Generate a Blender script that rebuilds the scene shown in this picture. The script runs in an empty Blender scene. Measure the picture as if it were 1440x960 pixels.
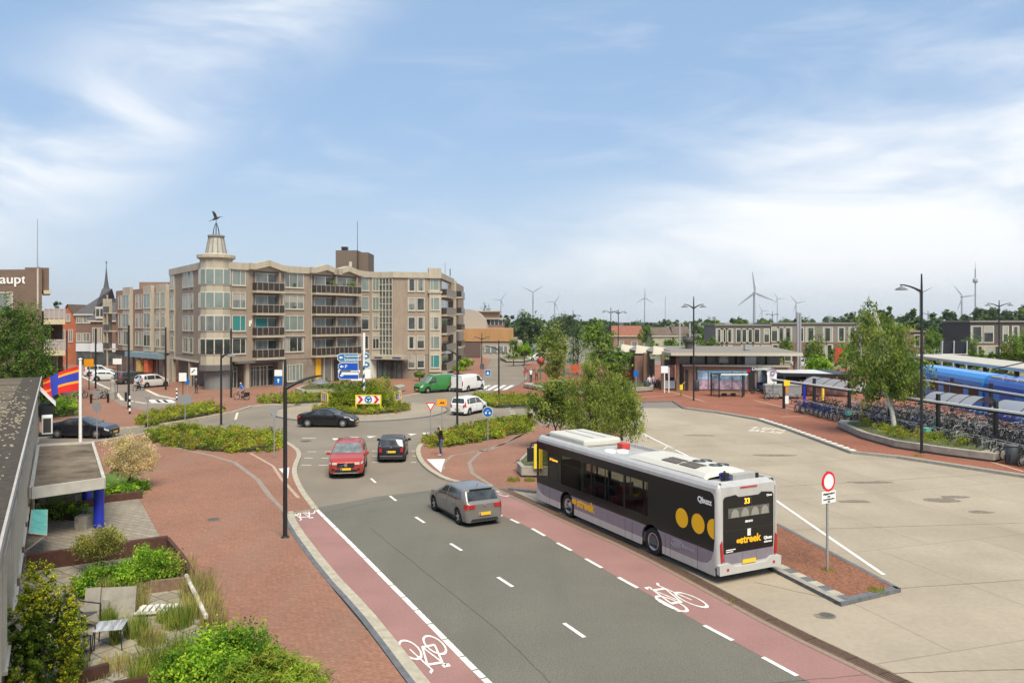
import bpy, math, random
import numpy as np
from mathutils import Vector, Matrix
from mathutils.geometry import tessellate_polygon
random.seed(7)
C = bpy.context.scene.collection
R = math.radians
# ------------------------------------------------------------------ camera, sky, sun, exposure
CAMH, F, HZ = 8.2, 1080.0, 452.0
cd = bpy.data.cameras.new('camera'); cam = bpy.data.objects.new('camera', cd); C.objects.link(cam)
cam.location = (0, 0, CAMH); cam.rotation_euler = (R(90), 0, 0)
cd.lens = 27.0; cd.sensor_width = 36.0; cd.shift_y = -28/1440; cd.clip_start = 0.1; cd.clip_end = 20000
bpy.context.scene.camera = cam
SUN_EL, SUN_AZ = 56.0, 162.0            # azimuth clockwise from the view direction (+Y)
world = bpy.data.worlds.new('World'); bpy.context.scene.world = world; world.use_nodes = True
SKY_STRENGTH = 0.085
HAZE = .0001
def build_world():
    nt = world.node_tree; N = nt.nodes; L = nt.links
    bg = N['Background']; bg.inputs['Strength'].default_value = SKY_STRENGTH
    sky = N.new('ShaderNodeTexSky'); sky.sky_type = 'NISHITA'; sky.sun_disc = False
    sky.sun_elevation = R(SUN_EL); sky.sun_rotation = R(SUN_AZ); sky.altitude = 0
    sky.air_density = 1.0; sky.dust_density = 0.6; sky.ozone_density = 1.6
    tc = N.new('ShaderNodeTexCoord'); sp = N.new('ShaderNodeSeparateXYZ'); L.new(tc.outputs['Generated'], sp.inputs[0])
    def M(op, a, b=None, c=None, clamp=False):
        n = N.new('ShaderNodeMath'); n.operation = op; n.use_clamp = clamp
        for i, v in enumerate((a, b, c)):
            if v is None: continue
            if isinstance(v, (int, float)): n.inputs[i].default_value = v
            else: L.new(v, n.inputs[i])
        return n.outputs[0]
    x, y, z = sp.outputs
    def smooth(v, a, b):
        n = N.new('ShaderNodeMapRange'); n.interpolation_type = 'SMOOTHSTEP'
        L.new(v, n.inputs[0]); n.inputs[1].default_value = a; n.inputs[2].default_value = b
        return n.outputs[0]
    mp = N.new('ShaderNodeMapping'); L.new(tc.outputs['Generated'], mp.inputs[0])
    mp.inputs['Rotation'].default_value = (0, R(22), 0); mp.inputs['Scale'].default_value = (1.6, 1.6, 5.5)
    n1 = N.new('ShaderNodeTexNoise'); L.new(mp.outputs[0], n1.inputs['Vector'])
    n1.inputs['Scale'].default_value = 1.5; n1.inputs['Detail'].default_value = 9; n1.inputs['Roughness'].default_value = .56; n1.inputs['Distortion'].default_value = .7
    mp2 = N.new('ShaderNodeMapping'); L.new(tc.outputs['Generated'], mp2.inputs[0])
    mp2.inputs['Rotation'].default_value = (0, R(-14), 0); mp2.inputs['Scale'].default_value = (1.3, 1.3, 5.0); mp2.inputs['Location'].default_value = (3.1, .4, 1.7)
    n2 = N.new('ShaderNodeTexNoise'); L.new(mp2.outputs[0], n2.inputs['Vector'])
    n2.inputs['Scale'].default_value = 2.2; n2.inputs['Detail'].default_value = 8; n2.inputs['Roughness'].default_value = .6; n2.inputs['Distortion'].default_value = 1.0
    f1, f2 = n1.outputs[0], n2.outputs[0]
    # a low bank of cloud that climbs towards +X (the right of the street)
    edge = M('MULTIPLY_ADD', M('MAXIMUM', M('ADD', x, 0.02), 0.0), 0.30, 0.135)
    edge = M('ADD', edge, M('MULTIPLY', M('SUBTRACT', f2, .5), .26))
    below = M('SUBTRACT', edge, z)
    bank = M('MULTIPLY', smooth(below, -0.05, 0.15), smooth(x, -0.25, 0.2))
    bank = M('MULTIPLY', bank, M('MULTIPLY_ADD', smooth(z, 0.0, 0.085), .5, .5))
    bank = M('MULTIPLY', bank, smooth(f1, .22, .55))
    # a slanting veil on the left
    ln = M('SUBTRACT', z, M('MULTIPLY_ADD', M('ADD', x, .55), .80, .150))
    band = M('SUBTRACT', 1.0, smooth(M('ABSOLUTE', ln), 0.0, 0.15))
    veil = M('MULTIPLY', M('MULTIPLY', band, smooth(f1, .36, .68)), M('SUBTRACT', 1.0, smooth(x, -.30, .02)))
    wisp = M('MULTIPLY', smooth(f2, .46, .82), .30)
    m = M('MAXIMUM', M('MAXIMUM', M('MULTIPLY', bank, 1.0), M('MULTIPLY', veil, .95)), wisp, clamp=True)
    m = M('MULTIPLY', m, smooth(z, -0.02, 0.03))
    bs = N.new('ShaderNodeMix'); bs.data_type = 'RGBA'; bs.inputs[0].default_value = .66; L.new(sky.outputs[0], bs.inputs[6]); bs.inputs[7].default_value = (2.75, 4.15, 6.2, 1)
    hz = M('MULTIPLY', M('SUBTRACT', 1.0, smooth(z, -0.03, 0.27)), .72)     # thin milky air low down
    hv = N.new('ShaderNodeMix'); hv.data_type = 'RGBA'; L.new(hz, hv.inputs[0]); L.new(bs.outputs[2], hv.inputs[6]); hv.inputs[7].default_value = (4.7, 5.4, 6.1, 1)
    mx = N.new('ShaderNodeMix'); mx.data_type = 'RGBA'; L.new(m, mx.inputs[0]); L.new(hv.outputs[2], mx.inputs[6]); mx.inputs[7].default_value = (7.5, 7.65, 7.8, 1)
    L.new(mx.outputs[2], bg.inputs[0])
build_world()
sl = bpy.data.lights.new('sun', 'SUN'); sl.energy = 3.2; sl.angle = R(32); sl.color = (1, .91, .72)
sun = bpy.data.objects.new('sun', sl); C.objects.link(sun)
_d = Vector((math.sin(R(SUN_AZ))*math.cos(R(SUN_EL)), math.cos(R(SUN_AZ))*math.cos(R(SUN_EL)), math.sin(R(SUN_EL))))
sun.rotation_euler = _d.to_track_quat('Z', 'Y').to_euler()
vs = bpy.context.scene.view_settings; vs.view_transform = 'Standard'; vs.look = 'None'; vs.exposure = 0.75; vs.gamma = 1; vs.use_curve_mapping = False
bpy.context.scene.cycles.max_bounces = 6; bpy.context.scene.cycles.transparent_max_bounces = 12
bpy.context.scene.cycles.use_denoising = True

# ------------------------------------------------------------------ measuring the place
def G(px, py, z=0.0):                   # where the sight line through a photo point meets the level z
    Y = F*(CAMH-z)/(py-HZ); return ((px-720)*Y/F, Y)
def GL(pts, z=0.0): return [G(x, y, z) for x, y in pts]
def ZH(py, Y): return CAMH-(py-HZ)*Y/F  # height of a photo row at distance Y
def XW(px, Y): return (px-720)*Y/F

# ------------------------------------------------------------------ materials
MATS = {}
def mat(name, col, rough=.7, metal=0, var=.12, scale=6, bump=0, kind='noise', col2=None, coord='Object', spec=.3, trans=None, aniso=None, emit=None, stretch=None, coat=0, big=0):
    if name in MATS: return MATS[name]
    m = bpy.data.materials.new(name); m.use_nodes = True; nt = m.node_tree; N = nt.nodes; L = nt.links
    b = N['Principled BSDF']; b.inputs['Roughness'].default_value = rough; b.inputs['Metallic'].default_value = metal
    b.inputs['Specular IOR Level'].default_value = spec
    if coat: b.inputs['Coat Weight'].default_value = coat; b.inputs['Coat Roughness'].default_value = .04
    c = (*col, 1)
    if emit: b.inputs['Emission Color'].default_value = c; b.inputs['Emission Strength'].default_value = emit
    b.inputs['Base Color'].default_value = c
    if var or bump:
        if coord == 'World': vec = N.new('ShaderNodeNewGeometry').outputs['Position']
        else: vec = N.new('ShaderNodeTexCoord').outputs['Object']
        if stretch:
            mp = N.new('ShaderNodeMapping'); L.new(vec, mp.inputs[0]); mp.inputs['Scale'].default_value = stretch; vec = mp.outputs[0]
        n = N.new('ShaderNodeTexNoise'); L.new(vec, n.inputs['Vector']); n.inputs['Scale'].default_value = scale; n.inputs['Detail'].default_value = 6; n.inputs['Roughness'].default_value = .65
        fac = n.outputs[0]
        if big:
            n2 = N.new('ShaderNodeTexNoise'); L.new(vec, n2.inputs['Vector']); n2.inputs['Scale'].default_value = big; n2.inputs['Detail'].default_value = 4
            a = N.new('ShaderNodeMath'); a.operation = 'ADD'; L.new(fac, a.inputs[0]); L.new(n2.outputs[0], a.inputs[1])
            h = N.new('ShaderNodeMath'); h.operation = 'MULTIPLY'; h.inputs[1].default_value = .5; L.new(a.outputs[0], h.inputs[0]); fac = h.outputs[0]
        r = N.new('ShaderNodeValToRGB'); L.new(fac, r.inputs[0])
        r.color_ramp.elements[0].position = .30; r.color_ramp.elements[1].position = .70
        c2 = col2 if col2 else col
        r.color_ramp.elements[0].color = (*[max(0, v*(1-var)) for v in col], 1); r.color_ramp.elements[1].color = (*[min(1, v*(1+var)) for v in c2], 1)
        L.new(r.outputs[0], b.inputs['Base Color'])
        if bump:
            bp = N.new('ShaderNodeBump'); bp.inputs['Strength'].default_value = bump; bp.inputs['Distance'].default_value = .02; L.new(fac, bp.inputs['Height']); L.new(bp.outputs[0], b.inputs['Normal'])
    MATS[name] = m; return m
def leafmat(name, col, tr=.45, var=.35, scale=1.3):
    k = 2.1 if name.startswith('cover') else (1.0 if max(col) > .3 else 1.75); col = [c*k for c in col]
    if name in MATS: return MATS[name]
    m = bpy.data.materials.new(name); m.use_nodes = True; nt = m.node_tree; N = nt.nodes; L = nt.links
    b = N['Principled BSDF']; b.inputs['Roughness'].default_value = .6; b.inputs['Specular IOR Level'].default_value = .10
    t = N.new('ShaderNodeBsdfTranslucent'); ms = N.new('ShaderNodeMixShader'); ms.inputs[0].default_value = tr
    n = N.new('ShaderNodeTexNoise'); n.inputs['Scale'].default_value = scale; n.inputs['Detail'].default_value = 3
    L.new(N.new('ShaderNodeNewGeometry').outputs['Position'], n.inputs['Vector'])
    r = N.new('ShaderNodeValToRGB'); L.new(n.outputs[0], r.inputs[0]); r.color_ramp.elements[0].position = .32; r.color_ramp.elements[1].position = .68
    r.color_ramp.elements[0].color = (*[v*(1-var) for v in col], 1); r.color_ramp.elements[1].color = (col[0]*(1+var*1.2), col[1]*(1+var), col[2]*(1+var*.4), 1)
    L.new(r.outputs[0], b.inputs['Base Color']); L.new(r.outputs[0], t.inputs[0])
    L.new(b.outputs[0], ms.inputs[1]); L.new(t.outputs[0], ms.inputs[2]); L.new(ms.outputs[0], N['Material Output'].inputs[0])
    MATS[name] = m; return m
def tintglass(name, col=(.25, .27, .28), refl=.30):
    if name in MATS: return MATS[name]
    m = bpy.data.materials.new(name); m.use_nodes = True; nt = m.node_tree; N = nt.nodes; L = nt.links
    t = N.new('ShaderNodeBsdfTransparent'); t.inputs[0].default_value = (*col, 1)
    g = N.new('ShaderNodeBsdfGlossy'); g.inputs['Roughness'].default_value = .02; g.inputs[0].default_value = (.9, .9, .9, 1)
    fr0 = N.new('ShaderNodeFresnel'); fr0.inputs[0].default_value = 1.45; fr = N.new('ShaderNodeMath'); fr.operation = 'MULTIPLY'; fr.inputs[1].default_value = refl; L.new(fr0.outputs[0], fr.inputs[0])
    ms = N.new('ShaderNodeMixShader'); L.new(fr.outputs[0], ms.inputs[0]); L.new(t.outputs[0], ms.inputs[1]); L.new(g.outputs[0], ms.inputs[2])
    L.new(ms.outputs[0], N['Material Output'].inputs[0]); MATS[name] = m; return m
def pavemat(name, col, bw, bh, mortar, contrast=.16, big=.25, rot=0, mcol=None, spk=(9, .20), rough=.85, msize=.012, stain=None):
    """brick / slab paving laid in world coordinates, with wear and soft patches"""
    if name in MATS: return MATS[name]
    m = bpy.data.materials.new(name); m.use_nodes = True; nt = m.node_tree; N = nt.nodes; L = nt.links
    b = N['Principled BSDF']; b.inputs['Roughness'].default_value = rough; b.inputs['Specular IOR Level'].default_value = .25
    pos = N.new('ShaderNodeNewGeometry').outputs['Position']
    mp = N.new('ShaderNodeMapping'); L.new(pos, mp.inputs[0]); mp.inputs['Rotation'].default_value = (0, 0, rot)
    br = N.new('ShaderNodeTexBrick'); L.new(mp.outputs[0], br.inputs['Vector'])
    br.inputs['Scale'].default_value = 1; br.inputs['Brick Width'].default_value = bw; br.inputs['Row Height'].default_value = bh; br.inputs['Mortar Size'].default_value = msize
    br.inputs['Color1'].default_value = (*[v*(1-contrast) for v in col], 1); br.inputs['Color2'].default_value = (*[min(1, v*(1+contrast)) for v in col], 1)
    br.inputs['Mortar'].default_value = (*(mcol or [v*mortar for v in col]), 1)
    n = N.new('ShaderNodeTexNoise'); L.new(pos, n.inputs['Vector']); n.inputs['Scale'].default_value = .22; n.inputs['Detail'].default_value = 7; n.inputs['Roughness'].default_value = .62
    r = N.new('ShaderNodeValToRGB'); L.new(n.outputs[0], r.inputs[0]); r.color_ramp.elements[0].position = .28; r.color_ramp.elements[1].position = .72
    r.color_ramp.elements[0].color = (1-big, 1-big*1.0, 1-big, 1); r.color_ramp.elements[1].color = (1+big*.6,)*3+(1,)
    mx = N.new('ShaderNodeMix'); mx.data_type = 'RGBA'; mx.blend_type = 'MULTIPLY'; mx.inputs[0].default_value = 1
    L.new(br.outputs[0], mx.inputs[6]); L.new(r.outputs[0], mx.inputs[7])
    n3 = N.new('ShaderNodeTexNoise'); L.new(pos, n3.inputs['Vector']); n3.inputs['Scale'].default_value = spk[0]; n3.inputs['Detail'].default_value = 4
    r3 = N.new('ShaderNodeValToRGB'); L.new(n3.outputs[0], r3.inputs[0]); r3.color_ramp.elements[0].position = .3; r3.color_ramp.elements[1].position = .7; r3.color_ramp.elements[0].color = (1-spk[1],)*3+(1,); r3.color_ramp.elements[1].color = (1+spk[1],)*3+(1,)
    mx3 = N.new('ShaderNodeMix'); mx3.data_type = 'RGBA'; mx3.blend_type = 'MULTIPLY'; mx3.inputs[0].default_value = 1
    L.new(mx.outputs[2], mx3.inputs[6]); L.new(r3.outputs[0], mx3.inputs[7]); out = mx3.outputs[2]
    if stain:      # pale sandy or dark tyre wear in stretched streaks
        mp4 = N.new('ShaderNodeMapping'); L.new(pos, mp4.inputs[0]); mp4.inputs['Rotation'].default_value = (0, 0, stain[3]); mp4.inputs['Scale'].default_value = (stain[4], .05, 1)
        n4 = N.new('ShaderNodeTexNoise'); L.new(mp4.outputs[0], n4.inputs['Vector']); n4.inputs['Scale'].default_value = 1; n4.inputs['Detail'].default_value = 5
        r4 = N.new('ShaderNodeValToRGB'); L.new(n4.outputs[0], r4.inputs[0]); r4.color_ramp.elements[0].position = .50; r4.color_ramp.elements[1].position = .74
        r4.color_ramp.elements[0].color = (0,)*3+(1,); r4.color_ramp.elements[1].color = (stain[5],)*3+(1,)
        mx4 = N.new('ShaderNodeMix'); mx4.data_type = 'RGBA'; L.new(r4.outputs[0], mx4.inputs[0]); L.new(out, mx4.inputs[6]); mx4.inputs[7].default_value = (*stain[:3], 1); out = mx4.outputs[2]
    L.new(out, b.inputs['Base Color'])
    bp = N.new('ShaderNodeBump'); bp.inputs['Strength'].default_value = .25; bp.inputs['Distance'].default_value = .01; L.new(n3.outputs[0], bp.inputs['Height']); L.new(bp.outputs[0], b.inputs['Normal'])
    MATS[name] = m; return m

# ------------------------------------------------------------------ mesh helpers
class MB:
    def __init__(s): s.v = []; s.f = []; s.mi = []; s.sm = []; s.pc = []; s.hold = False
    def add(s, vs, fs, mi=0, M=None, sm=False):
        k = len(s.v)
        if not s.hold: s.pc.append((k, len(s.f)))
        if M is not None: vs = [tuple(M @ Vector(p)) for p in vs]
        s.v.extend([tuple(p) for p in vs])
        for f in fs: s.f.append([k+i for i in f]); s.mi.append(mi); s.sm.append(sm)
        return s
    def box(s, x0, x1, y0, y1, z0, z1, mi=0, M=None):
        v = [(x0,y0,z0),(x1,y0,z0),(x1,y1,z0),(x0,y1,z0),(x0,y0,z1),(x1,y0,z1),(x1,y1,z1),(x0,y1,z1)]
        return s.add(v, [(0,3,2,1),(4,5,6,7),(0,1,5,4),(1,2,6,5),(2,3,7,6),(3,0,4,7)], mi, M)
    def cb(s, c, d, mi=0, M=None, rz=0):
        T = Matrix.Translation(c) @ Matrix.Rotation(rz, 4, 'Z')
        if M is not None: T = M @ T
        return s.box(-d[0]/2, d[0]/2, -d[1]/2, d[1]/2, -d[2]/2, d[2]/2, mi, T)
    def tube(s, a, b, r0, r1=None, n=8, mi=0, M=None, cap=True, sm=True):
        r1 = r0 if r1 is None else r1; a = Vector(a); b = Vector(b); d = b-a
        if d.length < 1e-6: return s
        q = d.to_track_quat('Z', 'Y'); vs = []
        for p, r in ((a, r0), (b, r1)):
            for i in range(n):
                t = 2*math.pi*i/n; vs.append(tuple(p+q @ Vector((math.cos(t)*r, math.sin(t)*r, 0))))
        s.add(vs, [(i, (i+1) % n, n+(i+1) % n, n+i) for i in range(n)], mi, M, sm)
        if cap:
            h_, s.hold = s.hold, True; s.add(vs, [tuple(range(n-1, -1, -1)), tuple(range(n, 2*n))], mi, M); s.hold = h_
        return s
    def path(s, pts, r, n=6, mi=0, M=None, close=False):
        if close: pts = list(pts)+[pts[0]]
        rr = r if isinstance(r, (list, tuple)) else [r]*len(pts)
        for i in range(len(pts)-1): s.tube(pts[i], pts[i+1], rr[i], rr[i+1], n, mi, M, True)
        return s
    def lathe(s, prof, n=16, mi=0, M=None, sm=True, a0=0, a1=2*math.pi):
        full = abs(a1-a0-2*math.pi) < 1e-6; k = n if full else n+1; vs = []
        for r, z in prof:
            for i in range(k):
                t = a0+(a1-a0)*i/n; vs.append((r*math.cos(t), r*math.sin(t), z))
        fs = []
        for j in range(len(prof)-1):
            for i in range(n):
                i2 = (i+1) % k; fs.append((j*k+i, j*k+i2, (j+1)*k+i2, (j+1)*k+i))
        return s.add(vs, fs, mi, M, sm)
    def prism(s, poly, z0, z1, mi=0, M=None, top=True, bot=False, side_mi=None):
        n = len(poly); A = sum(poly[i][0]*poly[(i+1) % n][1]-poly[(i+1) % n][0]*poly[i][1] for i in range(n))
        if A < 0: poly = poly[::-1]
        lo = [(x, y, z0) for x, y in poly]; hi = [(x, y, z1) for x, y in poly]
        if abs(z1-z0) > 1e-9: s.add(lo+hi, [(i, (i+1) % n, n+(i+1) % n, n+i) for i in range(n)], mi if side_mi is None else side_mi, M)
        tri = tessellate_polygon([[Vector((x, y, 0)) for x, y in poly]])
        def up(t):
            a, b, c = [poly[i] for i in t]
            return t if (b[0]-a[0])*(c[1]-a[1])-(b[1]-a[1])*(c[0]-a[0]) > 0 else (t[0], t[2], t[1])
        if top: s.add(hi, [up(tuple(t)) for t in tri], mi, M)
        if bot: s.add(lo, [up(tuple(t))[::-1] for t in tri], mi, M)
        return s
    def quad(s, a, b, c, d, mi=0, M=None): return s.add([a, b, c, d], [(0, 1, 2, 3)], mi, M)
    def ribbon(s, pts, w, z, mi=0, h=0, off=0):
        """strip of width w along a ground polyline (off: sideways shift to the left); h gives it thickness"""
        P = [Vector(p[:2]) for p in pts]; Lf, Rt = [], []
        for i, p in enumerate(P):
            t = (P[min(i+1, len(P)-1)]-P[max(i-1, 0)]).normalized(); nrm = Vector((-t.y, t.x))
            Lf.append(p+nrm*(off+w/2)); Rt.append(p+nrm*(off-w/2))
        for i in range(len(P)-1):
            a, b, c, d = Rt[i], Rt[i+1], Lf[i+1], Lf[i]
            if h: s.prism([tuple(a), tuple(b), tuple(c), tuple(d)], z, z+h, mi)
            else: s.quad((*a, z), (*b, z), (*c, z), (*d, z), mi)
        return s
    def text(s, txt, size, M, mi=0, ext=.004, bold=0, align='CENTER'):
        vs, fs = text_geo(txt, size, ext, bold, align); return s.add(vs, fs, mi, M)
    def each(s, name, mats, parent=None, **kw):
        """one object for every piece that was added"""
        out = []; ends = s.pc[1:]+[(len(s.v), len(s.f))]
        for (v0, f0), (v1, f1) in zip(s.pc, ends):
            m = MB(); m.v = s.v[v0:v1]; m.f = [[i-v0 for i in f] for f in s.f[f0:f1]]; m.mi = s.mi[f0:f1]; m.sm = s.sm[f0:f1]; out.append(m.build(name, mats, parent, **kw))
        return out
    def build(s, name, mats, parent=None, smooth=False, loc=None, rz=None, label=None, bev=0):
        me = bpy.data.meshes.new(name); me.from_pydata(s.v, [], s.f)
        for m in (mats if isinstance(mats, (list, tuple)) else [mats]): me.materials.append(m)
        if len(s.f):
            me.polygons.foreach_set('material_index', s.mi)
            me.polygons.foreach_set('use_smooth', [True]*len(s.f) if smooth else s.sm)
        me.update(); o = bpy.data.objects.new(name, me); C.objects.link(o)
        if parent is not None: o.parent = parent
        if loc is not None: o.location = loc
        if rz is not None: o.rotation_euler[2] = rz
        if label: o['label'] = label
        if bev:
            md = o.modifiers.new('bevel', 'BEVEL'); md.width = bev; md.segments = 2; md.limit_method = 'ANGLE'
        return o
_tg = {}
def text_geo(txt, size, ext, bold, align='CENTER'):
    k = (txt, size, ext, bold, align)
    if k in _tg: return _tg[k]
    cu = bpy.data.curves.new('lettering', 'FONT'); cu.body = txt; cu.size = size; cu.align_x = align; cu.extrude = ext; cu.offset = bold; cu.resolution_u = 3
    ob = bpy.data.objects.new('lettering', cu); C.objects.link(ob)
    dg = bpy.context.evaluated_depsgraph_get(); dg.update(); me = ob.evaluated_get(dg).to_mesh()
    r = ([tuple(v.co) for v in me.vertices], [tuple(p.vertices) for p in me.polygons])
    ob.evaluated_get(dg).to_mesh_clear(); bpy.data.objects.remove(ob); bpy.data.curves.remove(cu); _tg[k] = r; return r
def thing(name, label, cat, loc=(0, 0, 0), rz=0, group=None):
    o = bpy.data.objects.new(name, None); C.objects.link(o); o.location = loc; o.rotation_euler[2] = rz
    o['label'] = label; o['category'] = cat
    if group: o['group'] = group
    return o
def tag(o, label, cat, group=None):
    o['label'] = label; o['category'] = cat
    if group: o['group'] = group
    return o
def smo(P, n=2):
    for _ in range(n):
        Q = [P[0]]
        for a, b in zip(P, P[1:]): Q += [(a[0]*.75+b[0]*.25, a[1]*.75+b[1]*.25), (a[0]*.25+b[0]*.75, a[1]*.25+b[1]*.75)]
        P = Q+[P[-1]]
    return P
def struct(o, kind='structure'): o['kind'] = kind; return o
def copy_tree(o, loc=None, rz=None, label=None, group=None, parent=None, scale=None):
    c = o.copy(); C.objects.link(c)
    if parent is not None: c.parent = parent
    else:
        if loc is not None: c.location = loc
        if rz is not None: c.rotation_euler[2] = rz
        if label: c['label'] = label
        if group: c['group'] = group
        if scale: c.scale = (scale,)*3
    for ch in list(o.children): copy_tree(ch, parent=c)
    return c
def frameM(o, ex, ey):      # matrix whose x,y axes are the world vectors ex, ey at origin o
    ex = Vector(ex).normalized(); ey = Vector(ey).normalized(); ez = ex.cross(ey).normalized()
    M = Matrix.Identity(4)
    for i in range(3): M[i][0] = ex[i]; M[i][1] = ey[i]; M[i][2] = ez[i]; M[i][3] = o[i]
    return M
# ------------------------------------------------------------------ foliage
def leaves(blobs, n, size, seed=1, clump=.32, nmat=2, up=.3, shell=.55, droop=0, aspect=.55, edge=1.0):
    """n leaf faces in clumps spread through ellipsoids; returns verts (4n,3) and a material number per leaf"""
    rg = np.random.default_rng(seed)
    B = np.array(blobs, float); vol = B[:, 3]*B[:, 4]*B[:, 5]; pr = vol**.75; pr /= pr.sum()
    per = 38; nc = max(6, n//per)
    bi = rg.choice(len(B), nc, p=pr); d = rg.normal(size=(nc, 3)); d /= np.linalg.norm(d, axis=1)[:, None]
    rad = (shell+(1-shell)*rg.random(nc)**.6)*(1+.13*rg.normal(size=nc)*edge)
    cc = B[bi, :3]+d*B[bi, 3:]*rad[:, None]; cm = rg.integers(0, nmat, nc)
    cs = clump*B[bi, 3:].mean(1)*(.6+.8*rg.random(nc))
    ci = rg.integers(0, nc, n); off = rg.normal(size=(n, 3))*cs[ci][:, None]*.55
    P = cc[ci]+off
    if droop: P[:, 2] -= droop*np.abs(rg.normal(size=n))*cs[ci]
    nr = rg.normal(size=(n, 3)); nr /= np.linalg.norm(nr, axis=1)[:, None]; nr += .55*d[ci]; nr[:, 2] += up; nr /= np.linalg.norm(nr, axis=1)[:, None]
    a = np.cross(nr, rg.normal(size=(n, 3)));
    if droop: a[:, 2] -= 1.6
    a /= np.linalg.norm(a, axis=1)[:, None]; b = np.cross(nr, a)
    s = size*(.6+.8*rg.random(n))[:, None]
    V = np.stack([P-a*s, P-b*s*aspect, P+a*s, P+b*s*aspect], 1).reshape(-1, 3)
    mi = cm[ci]; flip = rg.random(n) < .18; mi = np.where(flip, rg.integers(0, nmat, n), mi)
    return V, mi
def leafobj(name, V, mi, mats, parent=None, loc=None):
    n = len(V)//4; me = bpy.data.meshes.new(name)
    me.vertices.add(4*n); me.vertices.foreach_set('co', V.astype(np.float32).ravel())
    me.loops.add(4*n); me.loops.foreach_set('vertex_index', np.arange(4*n, dtype=np.int32))
    me.polygons.add(n); me.polygons.foreach_set('loop_start', np.arange(0, 4*n, 4, dtype=np.int32))
    for m in mats: me.materials.append(m)
    me.polygons.foreach_set('material_index', mi.astype(np.int32)); me.update(calc_edges=True)
    o = bpy.data.objects.new(name, me); C.objects.link(o)
    if parent is not None: o.parent = parent
    if loc is not None: o.location = loc
    return o
LG = dict(
 birch=[leafmat('birch leaf', (.11, .155, .030)), leafmat('birch leaf pale', (.175, .21, .055)), leafmat('birch leaf dark', (.06, .10, .022))],
 green=[leafmat('leaf', (.08, .14, .026)), leafmat('leaf light', (.135, .20, .036)), leafmat('leaf dark', (.042, .08, .018))],
 mid=[leafmat('mid leaf', (.052, .10, .018)), leafmat('mid leaf light', (.088, .145, .026)), leafmat('mid leaf dark', (.026, .054, .012))],
 dark=[leafmat('dark leaf', (.035, .07, .022)), leafmat('dark leaf light', (.055, .095, .03)), leafmat('dark leaf deep', (.022, .045, .015))],
 cover=[leafmat('cover leaf', (.115, .16, .016), scale=.6), leafmat('cover leaf lime', (.18, .205, .022), scale=.6), leafmat('cover leaf dark', (.07, .105, .012), scale=.6), leafmat('cover leaf rusty', (.18, .135, .028), scale=.6)],
 bright=[leafmat('shrub leaf', (.115, .215, .02)), leafmat('shrub leaf lime', (.20, .30, .03)), leafmat('shrub leaf dark', (.05, .125, .014))],
 juniper=[leafmat('juniper', (.17, .24, .03)), leafmat('juniper lime', (.27, .31, .045)), leafmat('juniper dark', (.08, .14, .02))],
 yew=[leafmat('yew needle', (.085, .135, .016)), leafmat('yew needle gold and sunlit', (.30, .30, .022)), leafmat('yew needle dark', (.03, .055, .008))],
 cream=[leafmat('cream leaf', (.62, .52, .31)), leafmat('cream leaf pale', (.76, .63, .45)), leafmat('cream leaf olive', (.30, .27, .11))],
 olive=[leafmat('olive leaf', (.14, .145, .035)), leafmat('olive leaf light', (.2, .2, .06)), leafmat('olive leaf green', (.09, .11, .03))],
 straw=[leafmat('straw', (.42, .33, .14)), leafmat('straw green', (.24, .27, .07)), leafmat('straw pale', (.5, .42, .22))],
 grass=[leafmat('grass', (.13, .17, .03)), leafmat('grass pale', (.24, .25, .07)), leafmat('grass green', (.08, .15, .02))],
 weep=[leafmat('weeping leaf', (.13, .17, .035)), leafmat('weeping leaf pale', (.20, .235, .06)), leafmat('weeping leaf dark', (.065, .10, .022))],
 yellow=[leafmat('yellow leaf', (.30, .30, .02)), leafmat('yellow leaf green', (.16, .2, .02))],
 far=[leafmat('far leaf', (.055, .085, .05), scale=.2), leafmat('far leaf light', (.085, .125, .05), scale=.2), leafmat('far leaf dark', (.03, .055, .03), scale=.2)],
 lav=[leafmat('lavender', (.16, .12, .17)), leafmat('lavender leaf', (.12, .14, .07))],
)
BARK = mat('bark', (.10, .08, .06), .9, var=.4, scale=12, bump=.5, stretch=(1, 1, .25))
WBARK = mat('white birch bark', (.62, .60, .55), .8, var=.45, scale=7, bump=.3, stretch=(.6, .6, 2.2))
def limbs(mb, base, top, r, crown, n, seed, mi=0, wob=.12):
    """a tapered, slightly bent trunk and limbs that run out into the crown ellipsoids"""
    rg = random.Random(seed); b = Vector(base); t = Vector(top); h = (t-b).length; pts = []
    for i in range(7):
        k = i/6; pts.append(b.lerp(t, k)+Vector((rg.uniform(-1, 1), rg.uniform(-1, 1), 0))*wob*h*.25*(k > 0))
    rad = [r*(1.25 if i == 0 else 1)*(1-.8*i/6) for i in range(7)]
    mb.path(pts, rad, 8, mi)
    for j in range(n):
        k = rg.randint(2, 6); p = pts[k]; c = rg.choice(crown)
        q = Vector((c[0]+rg.uniform(-.8, .8)*c[3], c[1]+rg.uniform(-.8, .8)*c[4], c[2]+rg.uniform(-.5, .8)*c[5])); m = p.lerp(q, .5)+Vector((0, 0, .08*h*rg.random()))
        mb.path([p, m, q], [rad[k]*.6, rad[k]*.35, rad[k]*.1], 5, mi)
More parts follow.
